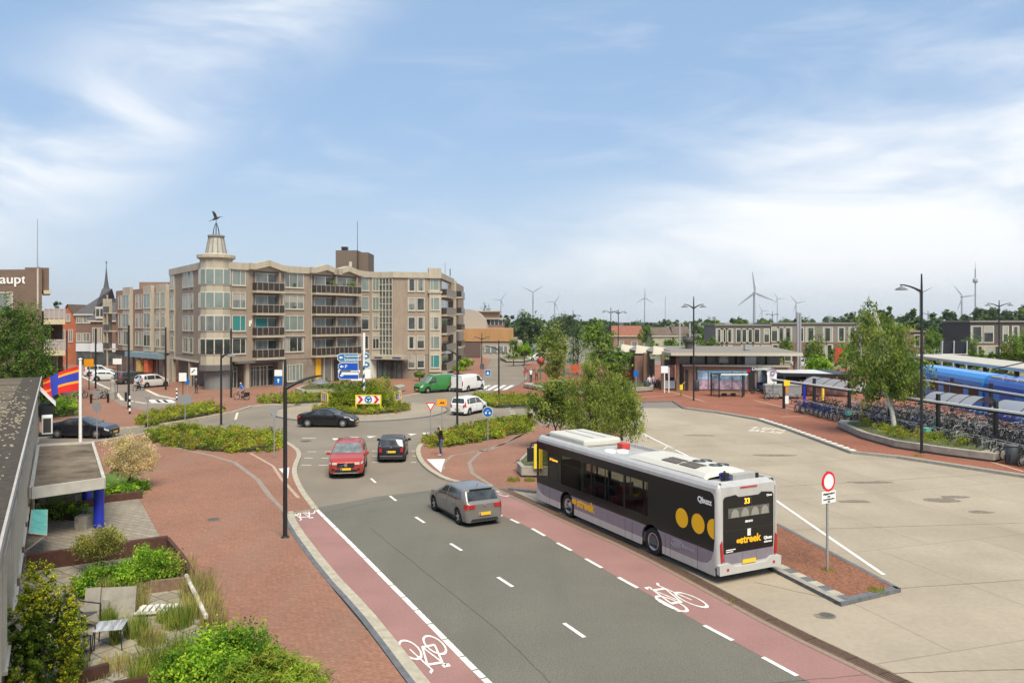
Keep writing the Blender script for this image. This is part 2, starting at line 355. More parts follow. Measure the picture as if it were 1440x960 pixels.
def tree(name, label, loc, blobs, n, size, pal, trunk=(0, 0, .18), seed=1, bark=None, nl=14, cat='tree', group=None, top=None, **kw):
    """blobs are local ellipsoids (x,y,z,rx,ry,rz)"""
    t = thing(name, label, cat, loc, 0, group); mb = MB(); zt = max(b[2]+b[5]*.6 for b in blobs)
    for i, tr in enumerate(trunk if isinstance(trunk, list) else [trunk]):
        limbs(mb, (tr[0], tr[1], -.05), top or (blobs[i % len(blobs)][0]*.6, blobs[i % len(blobs)][1]*.6, zt), tr[2], blobs, nl, seed+i)
    mb.build('trunk', bark or BARK, t)
    V, mi = leaves(blobs, n, size, seed, nmat=len(LG[pal]), **kw); leafobj('crown', V, mi, LG[pal], t)
    return t
# ------------------------------------------------------------------ the ground
ROADROT = .46
BRICK = pavemat('red brick paving', (.288, .144, .096), .21, .105, .74, .09, .16, ROADROT, msize=.008, stain=(.25, .165, .12, .46, .5, .4), spk=(9, .15))
BRICK2 = pavemat('station brick paving', (.29, .115, .07), .21, .105, .7, .12, .2, .1, msize=.008)
ROUGHBRICK = pavemat('old splitter paving', (.24, .105, .06), .10, .05, .7, .25, .3, ROADROT+.6, msize=.006, spk=(14, .35))
ASPH = pavemat('dark asphalt', (.152, .141, .116), 40, 40, .9, .02, .12, 0, stain=(.115, .108, .092, ROADROT, .55, .5), rough=.9, spk=(26, .26))
ASPH2 = pavemat('old asphalt', (.232, .196, .152), 30, 30, .9, .02, .18, 0, stain=(.165, .14, .112, .3, .35, .45), spk=(18, .2))
REDASPH = mat('red cycle lane asphalt', (.30, .165, .148), .9, var=.20, scale=14, bump=.25, coord='World', big=.5, spec=.2)
CONC = pavemat('bus station concrete', (.362, .303, .228), 4.6, 7.5, .78, .05, .18, -.30, msize=.03, stain=(.245, .20, .15, -.25, .28, .5), spk=(6, .06))
APRON = pavemat('apron setts', (.34, .285, .215), .22, .12, .7, .08, .14, 0, msize=.01)
KERB = mat('kerb stone', (.30, .28, .24), .85, var=.2, scale=5, bump=.2, coord='World')
KERBP = mat('pale gutter', (.40, .355, .275), .85, var=.22, scale=4, bump=.2, coord='World')
DKERB = mat('dark kerb', (.13, .135, .145), .85, var=.25, scale=5, coord='World')
PAINT = mat('road paint', (.70, .68, .63), .7, var=.22, scale=5, coord='World', spec=.3)
PAINTW = mat('worn road paint', (.60, .55, .47), .8, var=.2, scale=6, coord='World', spec=.3)
SOIL = mat('soil', (.10, .07, .05), .95, var=.3, scale=5, coord='World')
LAWN = mat('turf', (.10, .17, .03), .95, var=.35, scale=7, coord='World')
FARG = mat('far ground', (.16, .165, .10), .95, var=.35, scale=.02, coord='World', col2=(.20, .19, .13))
DRAIN = mat('rusty drain', (.14, .085, .055), .8, var=.3, scale=8, coord='World')
DGAP = mat('drain slots', (.035, .028, .024), .9, var=0)
def sheet(name, pts, z, m, kind='structure'): return struct(MB().prism(pts, z, z, 0).build(name, m), kind)
def slab(name, pts, h, m, side=KERB): return struct(MB().prism(pts, -.02, h, 0, side_mi=1).build(name, [m, side]))
hv_ = bpy.data.materials.new('haze air'); hv_.use_nodes = True; hn = hv_.node_tree; hn.nodes.remove(hn.nodes['Principled BSDF']); hp = hn.nodes.new('ShaderNodeVolumePrincipled'); hp.inputs['Color'].default_value = (.95, .975, 1.0, 1); hp.inputs['Density'].default_value = HAZE; hp.inputs['Anisotropy'].default_value = .2; hn.links.new(hp.outputs[0], hn.nodes['Material Output'].inputs['Volume'])
struct(MB().box(-7100, 7100, -300, 7100, -1.1, 230).build('haze', hv_), 'stuff')
# one sheet to the horizon
struct(MB().add([(-7000, -200, -.03), (7000, -200, -.03), (7000, 7000, -.03), (-7000, 7000, -.03)], [(0, 1, 2, 3)]).build('ground', FARG))
sheet('carriageway', [(-90, 2), (60, 2), (60, 60), (32, 160), (-40, 200), (-90, 200)], 0, ASPH2)
RX, RY = XW(509, 70.5), 70.5
def circ(r, n=72, a0=0, a1=360): return [(RX+r*math.cos(R(a0+(a1-a0)*i/n)), RY+r*math.sin(R(a0+(a1-a0)*i/n))) for i in range(n)]
# dark street, red cycle lanes
LW = [(443, 714), (505, 776), (543, 815), (577, 849), (615, 888), (663, 937), (687, 960), (760, 1033), (900, 1175)]
RW = [(699, 722), (748, 743), (784, 763), (823, 786), (870, 812), (924, 842), (990, 879), (1072, 923), (1121, 950), (1250, 1018), (1420, 1108)]
DR = [(694, 681), (740, 702), (802, 731.5), (902, 774), (1011, 832), (1113, 886), (1230, 941), (1280, 965), (1380, 1014), (1560, 1102)]
KL = [(407, 722), (413, 741), (463, 808), (513, 861), (547, 904), (590, 960), (650, 1034), (760, 1170)]
gLW, gRW, gDR, gKL = [smo(GL(q), 1) for q in (LW, RW, DR, KL)]
sheet('street', gLW[::-1]+GL([(530, 698), (612, 688), (690, 684)])+gRW, .004, ASPH)
sheet('cycle_path_left', gKL+gLW[::-1], .006, REDASPH)
sheet('cycle_path_right', gRW+gDR[::-1], .008, REDASPH)
cp = gDR+[(30, 12), (60, 16), (60, 60)]+GL([(1500, 660), (1440, 640), (1280, 600), (1100, 566), (890, 560), (840, 575), (800, 600), (752, 660)])
sheet('bus_station_paving', cp, .005, CONC)
sheet('parking_patch', GL([(885, 563), (950, 561), (966, 573.5), (893, 573.5)]), .009, mat('grey paving', (.20, .175, .15), .9, var=.15, scale=9, coord='World'))
# roundabout
struct(MB().prism(circ(7.75), 0, .06, 0, side_mi=1).build('roundabout_apron', [APRON, DKERB]))
struct(MB().prism(circ(4.5), .05, .17, 0, side_mi=1).build('roundabout_bed', [SOIL, KERBP]))
struct(MB().ribbon(circ(7.9)+circ(7.9)[:1], .14, .0, 0, .05).build('apron_kerb', DKERB))
# raised pavements
curveL = [(404, 722), (443, 714.5), (424, 690), (414, 668), (414, 655), (423, 636), (408, 624), (385, 613), (320, 606), (255, 601), (200, 610), (60, 631), (-160, 660)]
gCv = smo(GL(curveL[1:], .1))
A = GL([(572, 960), (520, 890), (470, 830), (425, 770), (399, 722)], .1)+GL([(404, 721)], .1)+gCv
slabA = [(-1.0, 8)]+[(-1.5, 12)]+A+[(-42, 30), (-30, 8)]
slab('pavement_left', slabA, .10, BRICK)
B = [(601, 616), (587, 629), (589.5, 644), (603, 659), (633, 676), (692, 683), (716, 685.5), (752, 690), (790, 690), (845, 655), (880, 604), (860, 602), (800, 601), (757, 597), (752, 590), (700, 591), (640, 602)]
gB = smo(GL(B[:6], .1))+GL(B[6:-4], .1)+smo(GL(B[-4:], .1), 1); slab('pavement_island', gB, .10, BRICK)
D = [(690, 505), (672, 541), (640, 541), (612, 546), (575, 556), (500, 564), (430, 568), (360, 568), (330, 578), (318, 580), (255, 592), (195, 599), (150, 603), (60, 609), (-160, 630)]
gD = smo(GL(D, .1), 1); slab('pavement_square', gD+[(-110, 70), (-110, 200), (-12, 200)], .10, BRICK)
CE = [(888, 565), (946, 563.5), (962, 573.5), (1010, 579.5), (1065, 589), (1103, 601), (1198, 635.5), (1262, 642), (1440, 669), (1720, 712)]
CW = [(735, 512), (748, 528), (722, 547), (690, 550), (664, 561), (700, 572), (765, 572.5), (850, 571)]
gCE = GL(CE, .1); gCW = smo(GL(CW, .1), 1)
slab('pavement_station', gCW+gCE+[(70, 36), (70, 130), (14, 150), (3.0, 150)], .10, BRICK2)
# splitter island with the sign
SP = GL([(1267, 827), (1183, 847), (1080, 795), (960, 730), (905, 690), (935, 678), (1097, 737)], .12)
struct(MB().prism(SP, 0, .12, 0, side_mi=1).build('traffic_island', [ROUGHBRICK, DKERB]))
k = MB()
e0, e1 = Vector(SP[1]), Vector(SP[2]); dv = (e1-e0).normalized(); nv = Vector((dv.y, -dv.x))
if nv.dot(Vector(SP[6])-e0) < 0: nv = -nv
for i in range(26):
    a = e0+dv*(i*.42+.1); b = a+dv*.42
    k.prism([tuple(a), tuple(b), tuple(b+nv*.22), tuple(a+nv*.22)], .121, .128, 0)
    k.prism([tuple(a+nv*.23), tuple(b+nv*.23), tuple(b+nv*.55), tuple(a+nv*.55)], .121, .126, 1 if i % 2 else 2)
k.ribbon([SP[1], SP[0]], .24, .121, 3, .006, .12); k.ribbon([SP[0], SP[6]], .16, .121, 3, .006, .08)
struct(k.build('island_kerb', [KERB, KERBP, DKERB, DKERB]))
# kerbs
k = MB(); k.ribbon(gKL, .30, .004, 0, .10, .0); k.ribbon(gKL, .16, .0, 1, .115, -.235); struct(k.build('street_kerb', [KERBP, DKERB]))
k = MB(); k.ribbon(gCv, .26, .0, 0, .11)
k.ribbon(gB[:len(smo(GL(B[:6], .1)))], .28, .0, 0, .11)
k.ribbon(GL([(716, 685.5), (752, 690), (790, 690)], .1), .22, 0, 1, .112)
k.ribbon(gCW+gCE[:3], .2, 0, 1, .11); k.ribbon(gD[3:], .24, 0, 0, .11); k.ribbon(gB[-8:]+gB[:1], .2, 0, 1, .112)
struct(k.build('pavement_kerb', [KERBP, DKERB]))
k = MB(); k.ribbon(gCE[2:], .20, 0, 0, .16); k.ribbon(gCE[2:], .34, .11, 0, .03, .27)
P = [Vector(p) for p in gCE[4:7]]
for s0, s1 in ((P[0], P[1]), (P[1], P[2])):
    n = int((s1-s0).length/.8); t = (s1-s0)/n; nn = Vector((-t.y, t.x)).normalized()
    for i in range(n):
        a = s0+t*(i+.1); b = s0+t*(i+.55)
        k.prism([tuple(a+nn*.1), tuple(b+nn*.1), tuple(b+nn*.46), tuple(a+nn*.46)], .14, .163, 1)
struct(k.build('bus_platform_kerb', [KERB, PAINT]))
k = MB(); k.ribbon(gDR, .42, .009, 0, .008); k.ribbon(gDR, .16, .018, 2, 0, -.33)
for i in range(len(gDR)-1):
    a, b = Vector(gDR[i]), Vector(gDR[i+1]); n = max(1, int((b-a).length/.5)); t = (b-a)/n; u = t.normalized(); nn = Vector((-u.y, u.x))
    for o_ in (-.12, -.04, .04, .12):
        if i >= 4: k.quad(*[(*(p), .019) for p in (a+nn*(o_-.015), b+nn*(o_-.015), b+nn*(o_+.015), a+nn*(o_+.015))], 1)
    for j in range(0, n, 4): q = a+t*j; k.quad(*[(*p, .020) for p in (q-nn*.2, q-nn*.2+u*.03, q+nn*.2+u*.03, q+nn*.2)], 1)
struct(k.build('drain_channel', [DRAIN, DGAP, mat('gutter edge', (.25, .19, .14), .9, coord='World')]))
# painted markings
k = MB(); Z = .012
def dash(p, q, w, m=0):
    a, b = Vector(G(*p)), Vector(G(*q)); k.ribbon([a, b], w, Z, m)
for (a, b) in (((521.7, 672.7), (528.3, 678.7)), ((548.3, 697.3), (557, 704)), ((584.3, 726.7), (597, 735)), ((633.3, 764), (649.3, 774)), ((700, 811.3), (721, 825)), ((793, 876), (822, 896)), ((925, 967), (970, 997))): dash(a, b, .12)
for (a, b) in (((699, 722), (706, 725.5)), ((718, 730), (730, 735.5)), ((748, 743), (766.5, 753.4)), ((783.3, 763), (803.7, 774)), ((823.4, 785.3), (846.4, 798.3)), ((869.5, 811.6), (896.6, 826.5)), ((924, 842), (957, 860)), ((990, 879), (1030.5, 900.4)), ((1072.5, 923.8), (1121, 950)), ((1180, 981), (1250, 1018))): dash(a, b, .13)
for i in range(len(gLW)-1):
    a, b = Vector(gLW[i]), Vector(gLW[i+1]); n = max(1, round((b-a).length/1.45)); t = (b-a)/n; u = t.normalized()
    for j in range(n): k.ribbon([a+t*j, a+t*(j+1)-u*.05], .16, Z, 0)
k.ribbon(GL([(893, 604), (1005, 660), (1092, 704), (1180, 765), (1243, 808)]), .14, Z, 0)
for p, q in (((897, 607), (909, 614)), ((893, 612), (897, 607)), ((943, 628), (950, 632)), ((933, 632), (938, 628)), ((903, 619), (912, 619))): dash(p, q, .12, 1)
def cycle_symbol(px, py, ang, s=1.0):
    x, y = G(px, py); T = Matrix.Translation((x, y, Z+.004)) @ Matrix.Rotation(ang, 4, 'Z') @ Matrix.Diagonal((s*.62, s*1.75, 1, 1))
    def st(pts, w=.075): k.add(*ribflat(pts, w), 0, T)
    for cx in (-.55, .55): st([(cx+.36*math.cos(t*math.pi/9), .36*math.sin(t*math.pi/9)) for t in range(19)])
    st([(-.55, 0), (-.25, .62), (.38, .60), (.0, 0), (-.55, 0)]); st([(.55, 0), (.36, .78), (.52, .86)]); st([(0, 0), (-.28, .72)]); st([(-.42, .74), (-.14, .74)], .1)
def ribflat(pts, w):
    vs, fs = [], []
    for i in range(len(pts)-1):
        a, b = Vector(pts[i]), Vector(pts[i+1]); d = b-a
        if d.length < 1e-6: continue
        u = d.normalized(); n = Vector((-u.y, u.x))*w/2; e = u*w*.2; q = len(vs)
        vs += [(*(a-n-e), i*2e-5), (*(b-n+e), i*2e-5), (*(b+n+e), i*2e-5), (*(a+n-e), i*2e-5)]; fs.append((q, q+1, q+2, q+3))
    return vs, fs
cycle_symbol(423, 719, R(206), 1.0); cycle_symbol(594, 910, R(206), .95); cycle_symbol(958, 846, R(26), 1.05); cycle_symbol(697, 695, R(26), .95)
# shark teeth, crossing bars, block markings on the roundabout legs
for px, py in ((472, 617.5), (497, 615.5), (521, 614.5), (579, 611), (597, 609.5)):
    x, y = G(px, py); k.add([(x-.36, y+.42, Z), (x, y-.42, Z), (x+.36, y+.42, Z)], [(0, 1, 2)], 0)
for a, b in (((425, 616), (444, 616)), ((392, 616), (404, 616))): dash(a, b, .2, 1)
for py, xs in ((635, ((432, 445), (457, 470))), (644, ((428, 440), (452, 462))), (654, ((424, 438), (448, 462))), (634, ((523, 535), (578, 584))), (641, ((524, 536), (580, 585))), (650, ((524, 538), (578, 585)))):
    for a, b in xs: dash((a, py), (b, py), .16, 1)
gz = .112
def wtri(pts, m=PAINT): return struct(MB().prism(GL(pts, .1), .105, .108).build('pavement_marking', m))
wtri([(600, 645.5), (626, 645), (622, 656), (620.5, 664), (611, 656)]); wtri([(392, 659), (407, 657), (405, 673)])
for i in range(6):
    xa = 676+i*11; dash((xa-2, 549), (xa+12, 541.5), .5)
dash((718, 549), (728, 545), .45, 1)
for i, (px, py) in enumerate(((708, 572.5), (714, 574), (719, 577.5), (721, 580), (721, 582), (720, 584.5), (718, 587))): dash((px-3, py), (px+4, py), .22)
for px, py in ((753, 591), (752.5, 595)): dash((px-2, py), (px+2, py), .3)
dash((340, 563), (348, 557), .3); dash((331, 590), (334, 580), .2, 1)
x, y = G(1079, 604.5); T = Matrix.Translation((x, y, Z)) @ Matrix.Rotation(R(-38), 4, 'Z') @ Matrix.Scale(1.0, 4)
k.text('LIJN', 1.5, T @ Matrix.Translation((-.1, .25, 0)), 1, .001, .03); k.text('BUS', 1.5, T @ Matrix.Translation((.2, -1.35, 0)), 1, .001, .03)
struct(k.build('road_markings', [PAINT, PAINTW]))
# pale lines of setts in the station paving, faint ribs and gutters
k = MB()
for pts in ([(745, 580), (800, 560), (905, 558), (958, 554.5)], [(900, 540), (958, 554.5), (992, 565), (1060, 562.5), (1150, 584), (1205, 597)], [(1098, 586), (1150, 584)], [(1205, 597), (1260, 611), (1330, 630), (1440, 663)], [(1107, 569), (1130, 573), (1146, 579)]):
    k.ribbon(GL(pts, .1), .18, .106, 0)
struct(k.build('paving_line', mat('pale setts', (.50, .33, .25), .9, var=.15, coord='World')))
k = MB()
for pts in ([(692, 683), (664, 665), (660, 650), (678, 633), (715, 622), (752, 600)], [(623, 660), (622, 652), (636, 640), (690, 632), (752, 603)]): k.ribbon(GL(pts, .1), .22, .106, 0)
k.ribbon(GL([(380, 698), (362, 674), (330, 650), (296, 640), (235, 627), (160, 625)], .1), .25, .106, 0); k.ribbon(GL([(404, 722), (380, 698)], .1), .2, .107, 0); k.ribbon(GL([(420, 700), (395, 672), (384, 655), (352, 637)], .1), .16, .106, 1)
struct(k.build('paving_rib', [mat('grey rib', (.27, .22, .18), .9, var=.2, coord='World'), mat('pale rib', (.42, .30, .22), .9, var=.2, coord='World')]))
# side street in the north west
sheet('side_street', GL([(250, 574), (215, 580), (170, 570), (135, 545), (105, 520), (110, 512), (150, 520), (185, 540), (245, 560)], .1), .107, pavemat('street clinker', (.25, .20, .165), .22, .11, .8, .1, .12, .5, msize=.008))
k = MB(); k.ribbon(GL([(112, 528), (162, 550), (172, 562), (205, 567), (245, 567)], .1), .35, .112, 0); k.ribbon(GL([(206, 548), (222, 556), (248, 561)], .1), .4, .112, 0)
for px in (218, 228, 238): k.ribbon(GL([(px-4, 562), (px+3, 566)], .1), .9, .113, 1)
struct(k.build('street_edge_line', [PAINTW, PAINT]))
# manhole covers, tar seams and oil marks
k = MB()
for px, py, r in ((430, 620, .34), (1163, 865, .18), (300, 730, .22)):
    x, y = G(px, py, .1 if px < 420 else 0); z = .109 if px < 420 else .0125; k.lathe([(0, z), (r, z)], 18, 0, Matrix.Translation((x, y, 0)), sm=False); k.lathe([(r, z+.001), (r+.05, z+.001)], 18, 1, Matrix.Translation((x, y, 0)), sm=False)
struct(k.build('manhole_cover', [mat('iron cover', (.10, .09, .078), .7, var=.35, scale=22, coord='World'), mat('iron ring', (.16, .14, .12), .8, coord='World')]))
k = MB(); rg = random.Random(12)
for pts in ([(455, 722), (520, 706), (612, 690)], [(520, 742), (700, 885), (800, 985)], [(1020, 958+8), (1240, 947), (1440, 941)], [(1060, 818), (1190, 847)], [(1265, 827), (1440, 815)], [(1000, 690), (1440, 664)], [(1110, 745), (1440, 735)], [(930, 630), (1200, 618)]):
    w = GL(pts); q = []
    for a, b in zip(w, w[1:]):
        for i in range(12): t_ = i/12; q.append((a[0]+(b[0]-a[0])*t_+rg.uniform(-.02, .02), a[1]+(b[1]-a[1])*t_+rg.uniform(-.02, .02)))
    k.ribbon(q+[w[-1]], .022, .0118, 0 if pts[0][0] < 600 or pts[0][1] > 960 else 1)
struct(k.build('tar_seam', [mat('tar seam dark', (.12, .10, .08), .9, var=.3, scale=3, coord='World'), mat('slab crack', (.21, .17, .12), .9, var=.3, scale=3, coord='World')]))
k = MB()
for px, py, a, b in ((1325, 703, 1.0, .5), (1345, 699, .8, .3), (1200, 705, .8, .3), (1225, 678, 1.3, .3), (1160, 866, .35, .25), (985, 612, 1.4, .3), (1090, 640, 1.5, .35), (1380, 720, .6, .3)):
    x, y = G(px, py); n = 22; r = [rg.uniform(.6, 1.15) for _ in range(n)]; r = [(r[i-1]+r[i]+r[(i+1) % n])/3 for i in range(n)]
    k.add([(x+a*r[i]*math.cos(6.283*i/n), y+b*r[i]*math.sin(6.283*i/n), .0114) for i in range(n)], [tuple(range(n))], 0 if px > 900 else 1)
struct(k.build('oil_stain', [mat('oil stain', (.20, .165, .125), .8, var=.35, scale=4, coord='World'), mat('asphalt stain', (.095, .09, .08), .7, var=.3, scale=5, coord='World')]))
sheet('forecourt_paving', GL([(35, 790), (30, 700), (120, 690), (196, 702), (229, 762), (130, 775)], .1)+[(-17.0, 24.0)], .108, pavemat('grey paving tiles', (.29, .25, .195), .6, .3, .6, .1, .25, ROADROT, msize=.02))
# ------------------------------------------------------------------ buildings
WALLB = mat('taupe brick', (.295, .236, .182), .9, var=.24, scale=.9, bump=.1, stretch=(1.6, 1.6, .35), big=9)
WALLB2 = mat('red brown brick', (.27, .165, .125), .9, var=.16, scale=.6, big=4)
WALLD = mat('dark brown brick', (.185, .115, .085), .9, var=.2, scale=1, big=5)
WALLO = mat('orange red brick', (.36, .12, .06), .9, var=.15, scale=1)
CREAM = mat('cream panel', (.42, .37, .285), .75, var=.17, scale=1.2, big=.3, stretch=(1.5, 1.5, .4))
FRAMEM = mat('white window frame', (.50, .47, .40), .6, var=.08, scale=4)
DFRAME = mat('dark frame', (.03, .03, .032), .5, var=.1)
ROOFF = mat('grey roofing', (.17, .155, .14), .95, var=.25, scale=1.5)
BALC = mat('pale balcony slab', (.40, .355, .28), .8, var=.14, scale=2)
RAILD = mat('dark bronze railing glass', (.045, .035, .030), .25, var=.3, scale=2.5)
RAILT = mat('grey rail', (.30, .27, .24), .5, var=.1)
GLD = mat('dark window glass', (.035, .042, .042), .06, var=.8, scale=.55, spec=.8)
GLB = mat('curtained window glass', (.15, .165, .155), .10, var=.45, scale=.8, stretch=(2.5, 2.5, .5), spec=.8)
GLG = mat('pale green blind glass', (.18, .225, .205), .12, var=.18, scale=.5, spec=.7)
TEAL = mat('teal sun screen', (.035, .20, .195), .7, var=.1, stretch=(1, 1, 8))
GLS = [GLD, GLB, GLG, TEAL]; CURT = mat('window curtain', (.33, .32, .28), .35, var=.2, scale=6, stretch=(3, 3, .2)); PLNT = mat('sill plant', (.05, .08, .03), .6, var=.5, scale=9); rr = random.Random(5)
METAL = mat('galvanised steel', (.42, .43, .43), .45, metal=.6, var=.12)
BLK = mat('black metal', (.022, .023, .026), .45, var=.15)
WHT = mat('white paint', (.78, .78, .76), .5, var=.05)
class Wall:
    """an upright face through world points a -> b (left to right seen from outside); u runs along it, w outwards"""
    def __init__(s, a, b):
        s.a = Vector(a[:2]); s.b = Vector(b[:2]); d = s.b-s.a; s.len = d.length; s.t = d.normalized(); s.n = Vector((s.t.y, -s.t.x))
        s.M = frameM((s.a.x, s.a.y, 0), (s.t.x, s.t.y, 0), (-s.n.x, -s.n.y, 0))
    def u(s, px):       # where a photo column meets the face
        k = (px-720)/F; den = s.t.x-k*s.t.y
        return (k*s.a.y-s.a.x)/den
    def Y(s, px): return s.a.y+s.u(px)*s.t.y
    def z(s, px, py): return ZH(py, s.Y(px))
    def box(s, mb, u0, u1, w0, w1, z0, z1, mi=0): return mb.box(u0, u1, -w1, -w0, z0, z1, mi, s.M)
def window(wl, par, u0, u1, z0, z1, glass=0, split=(), fr=.07, name='window', fm=None, w=0, sill=True, hsplit=()):
    mb = MB(); wl.box(mb, u0-fr, u0, w-.02, w+.07, z0-fr, z1+fr); wl.box(mb, u1, u1+fr, w-.02, w+.07, z0-fr, z1+fr)
    wl.box(mb, u0, u1, w-.02, w+.07, z1, z1+fr); wl.box(mb, u0, u1, w-.02, w+.07, z0-fr, z0)
    for k in split: c = u0+(u1-u0)*k; wl.box(mb, c-.04, c+.04, w-.02, w+.06, z0, z1)
    for k in hsplit: c = z0+(z1-z0)*k; wl.box(mb, u0, u1, w-.02, w+.055, c-.03, c+.03)
    if sill: wl.box(mb, u0-.12, u1+.12, w-.02, w+.12, z0-fr-.07, z0-fr-.003)
    o = mb.build(name, fm or FRAMEM, par)
    g = MB(); wl.box(g, u0, u1, w-.01, w+.02, z0, z1)
    if isinstance(glass, int) and glass < 2:
        q = rr.random(); L_ = u1-u0; h = z1-z0
        if q < .55: a = rr.uniform(.10, .30); wl.box(g, u0, u0+L_*a, w+.02, w+.024, z0, z1, 1); wl.box(g, u1-L_*rr.uniform(.08, .25), u1, w+.02, w+.024, z0, z1, 1)
        elif q < .8: wl.box(g, u0, u1, w+.02, w+.024, z1-h*rr.uniform(.15, .6), z1, 1)
        if rr.random() < .5: c = rr.uniform(.3, .6); wl.box(g, u0+L_*c, u0+L_*(c+.18), w+.02, w+.023, z0, z0+h*rr.uniform(.12, .3), 2)
    g.build('pane', [GLS[glass] if isinstance(glass, int) else glass, CURT, PLNT], o)
    return o
def shell(mb, pts, z0, z1, mi=0, top=None): mb.prism(pts, z0, z1, mi if top is None else top, side_mi=mi); return mb
rr = random.Random(5)
# ---- the large apartment building on the square
b = thing('apartment_building', 'large brown brick five storey apartment building with cream corner turret and rows of balconies', 'building', (0, 0, 0))
T0 = (XW(321, 91.5), 91.5); E0 = (XW(533, 110.5), 110.5); L0 = (XW(240, 104.5), 104.5); T1 = (XW(283, 92.2), 92.2)
S1 = (XW(553, 109.5), 109.5); W1 = (XW(604, 111), 111.0); K1 = (XW(619, 111.5), 111.5); V1 = (XW(637, 128), 128.0); V2 = (XW(652, 150), 150.0)
ZR = 15.0
wf, wlft, wst, wwg, wside = Wall(T0, E0), Wall(L0, T1), Wall(E0, S1), Wall(S1, W1), Wall(K1, V1)
foot = [L0, T1, T0, E0, S1, W1, K1, V1, V2, (V2[0]-14, 158), (-40, 150), (L0[0]+6, L0[1]+14)]
mb = MB(); shell(mb, foot, 3.4, ZR, 0, 1)
mb.build('wall', [WALLB, ROOFF], b)
mb = MB(); inset = lambda k: None
def toward(p, c, d): v = Vector(c)-Vector(p); return tuple(Vector(p)+v.normalized()*d)
cen = (-26, 128)
shell(mb, [toward(L0, cen, 1.0), toward(T1, cen, 3.2), toward(T0, cen, 3.2), Vector(T0)+wf.t*7-wf.n*1.2, Vector(T0)+wf.t*7-wf.n*.05, Vector(E0)-wf.n*.05, Vector(S1)+Vector((0, .05)), Vector(W1)+Vector((0, .05)), toward(K1, cen, .05), toward(V1, cen, .05), V2, (-40, 150)], 0, 3.4)
mb.build('ground_floor_wall', mat('taupe ground floor', (.235, .195, .155), .9, var=.2, scale=.8), b)
# roof band with the folded caps above the balconies
mb = MB()
for wl in (wlft, wf, wst, wwg, wside):
    wl.box(mb, -.1, wl.len+.1, -.3, .22, ZR-.55, ZR+.28)
mb.build('roof_band', CREAM, b)
def gable(u0, u1):
    m = (u0+u1)/2; g = MB(); prof = [(u0-.9, ZR+.30), (u0-.2, ZR+.30), (m, ZR+.80), (u1+.2, ZR+.30), (u1+.9, ZR+.30)]
    for i in range(4):
        (a, za), (c, zc) = prof[i], prof[i+1]
        v = [(a, -.75, za-.75), (c, -.75, zc-.75), (c, -.75, zc), (a, -.75, za), (a, .4, za-.75), (c, .4, zc-.75), (c, .4, zc), (a, .4, za)]
        g.add(v, [(0, 1, 2, 3), (4, 7, 6, 5), (3, 2, 6, 7), (0, 4, 5, 1), (0, 3, 7, 4), (1, 5, 6, 2)], 0, wf.M)
    g.build('roof_cap', CREAM, b)
rows = [12.62, 9.87, 7.12, 4.37]
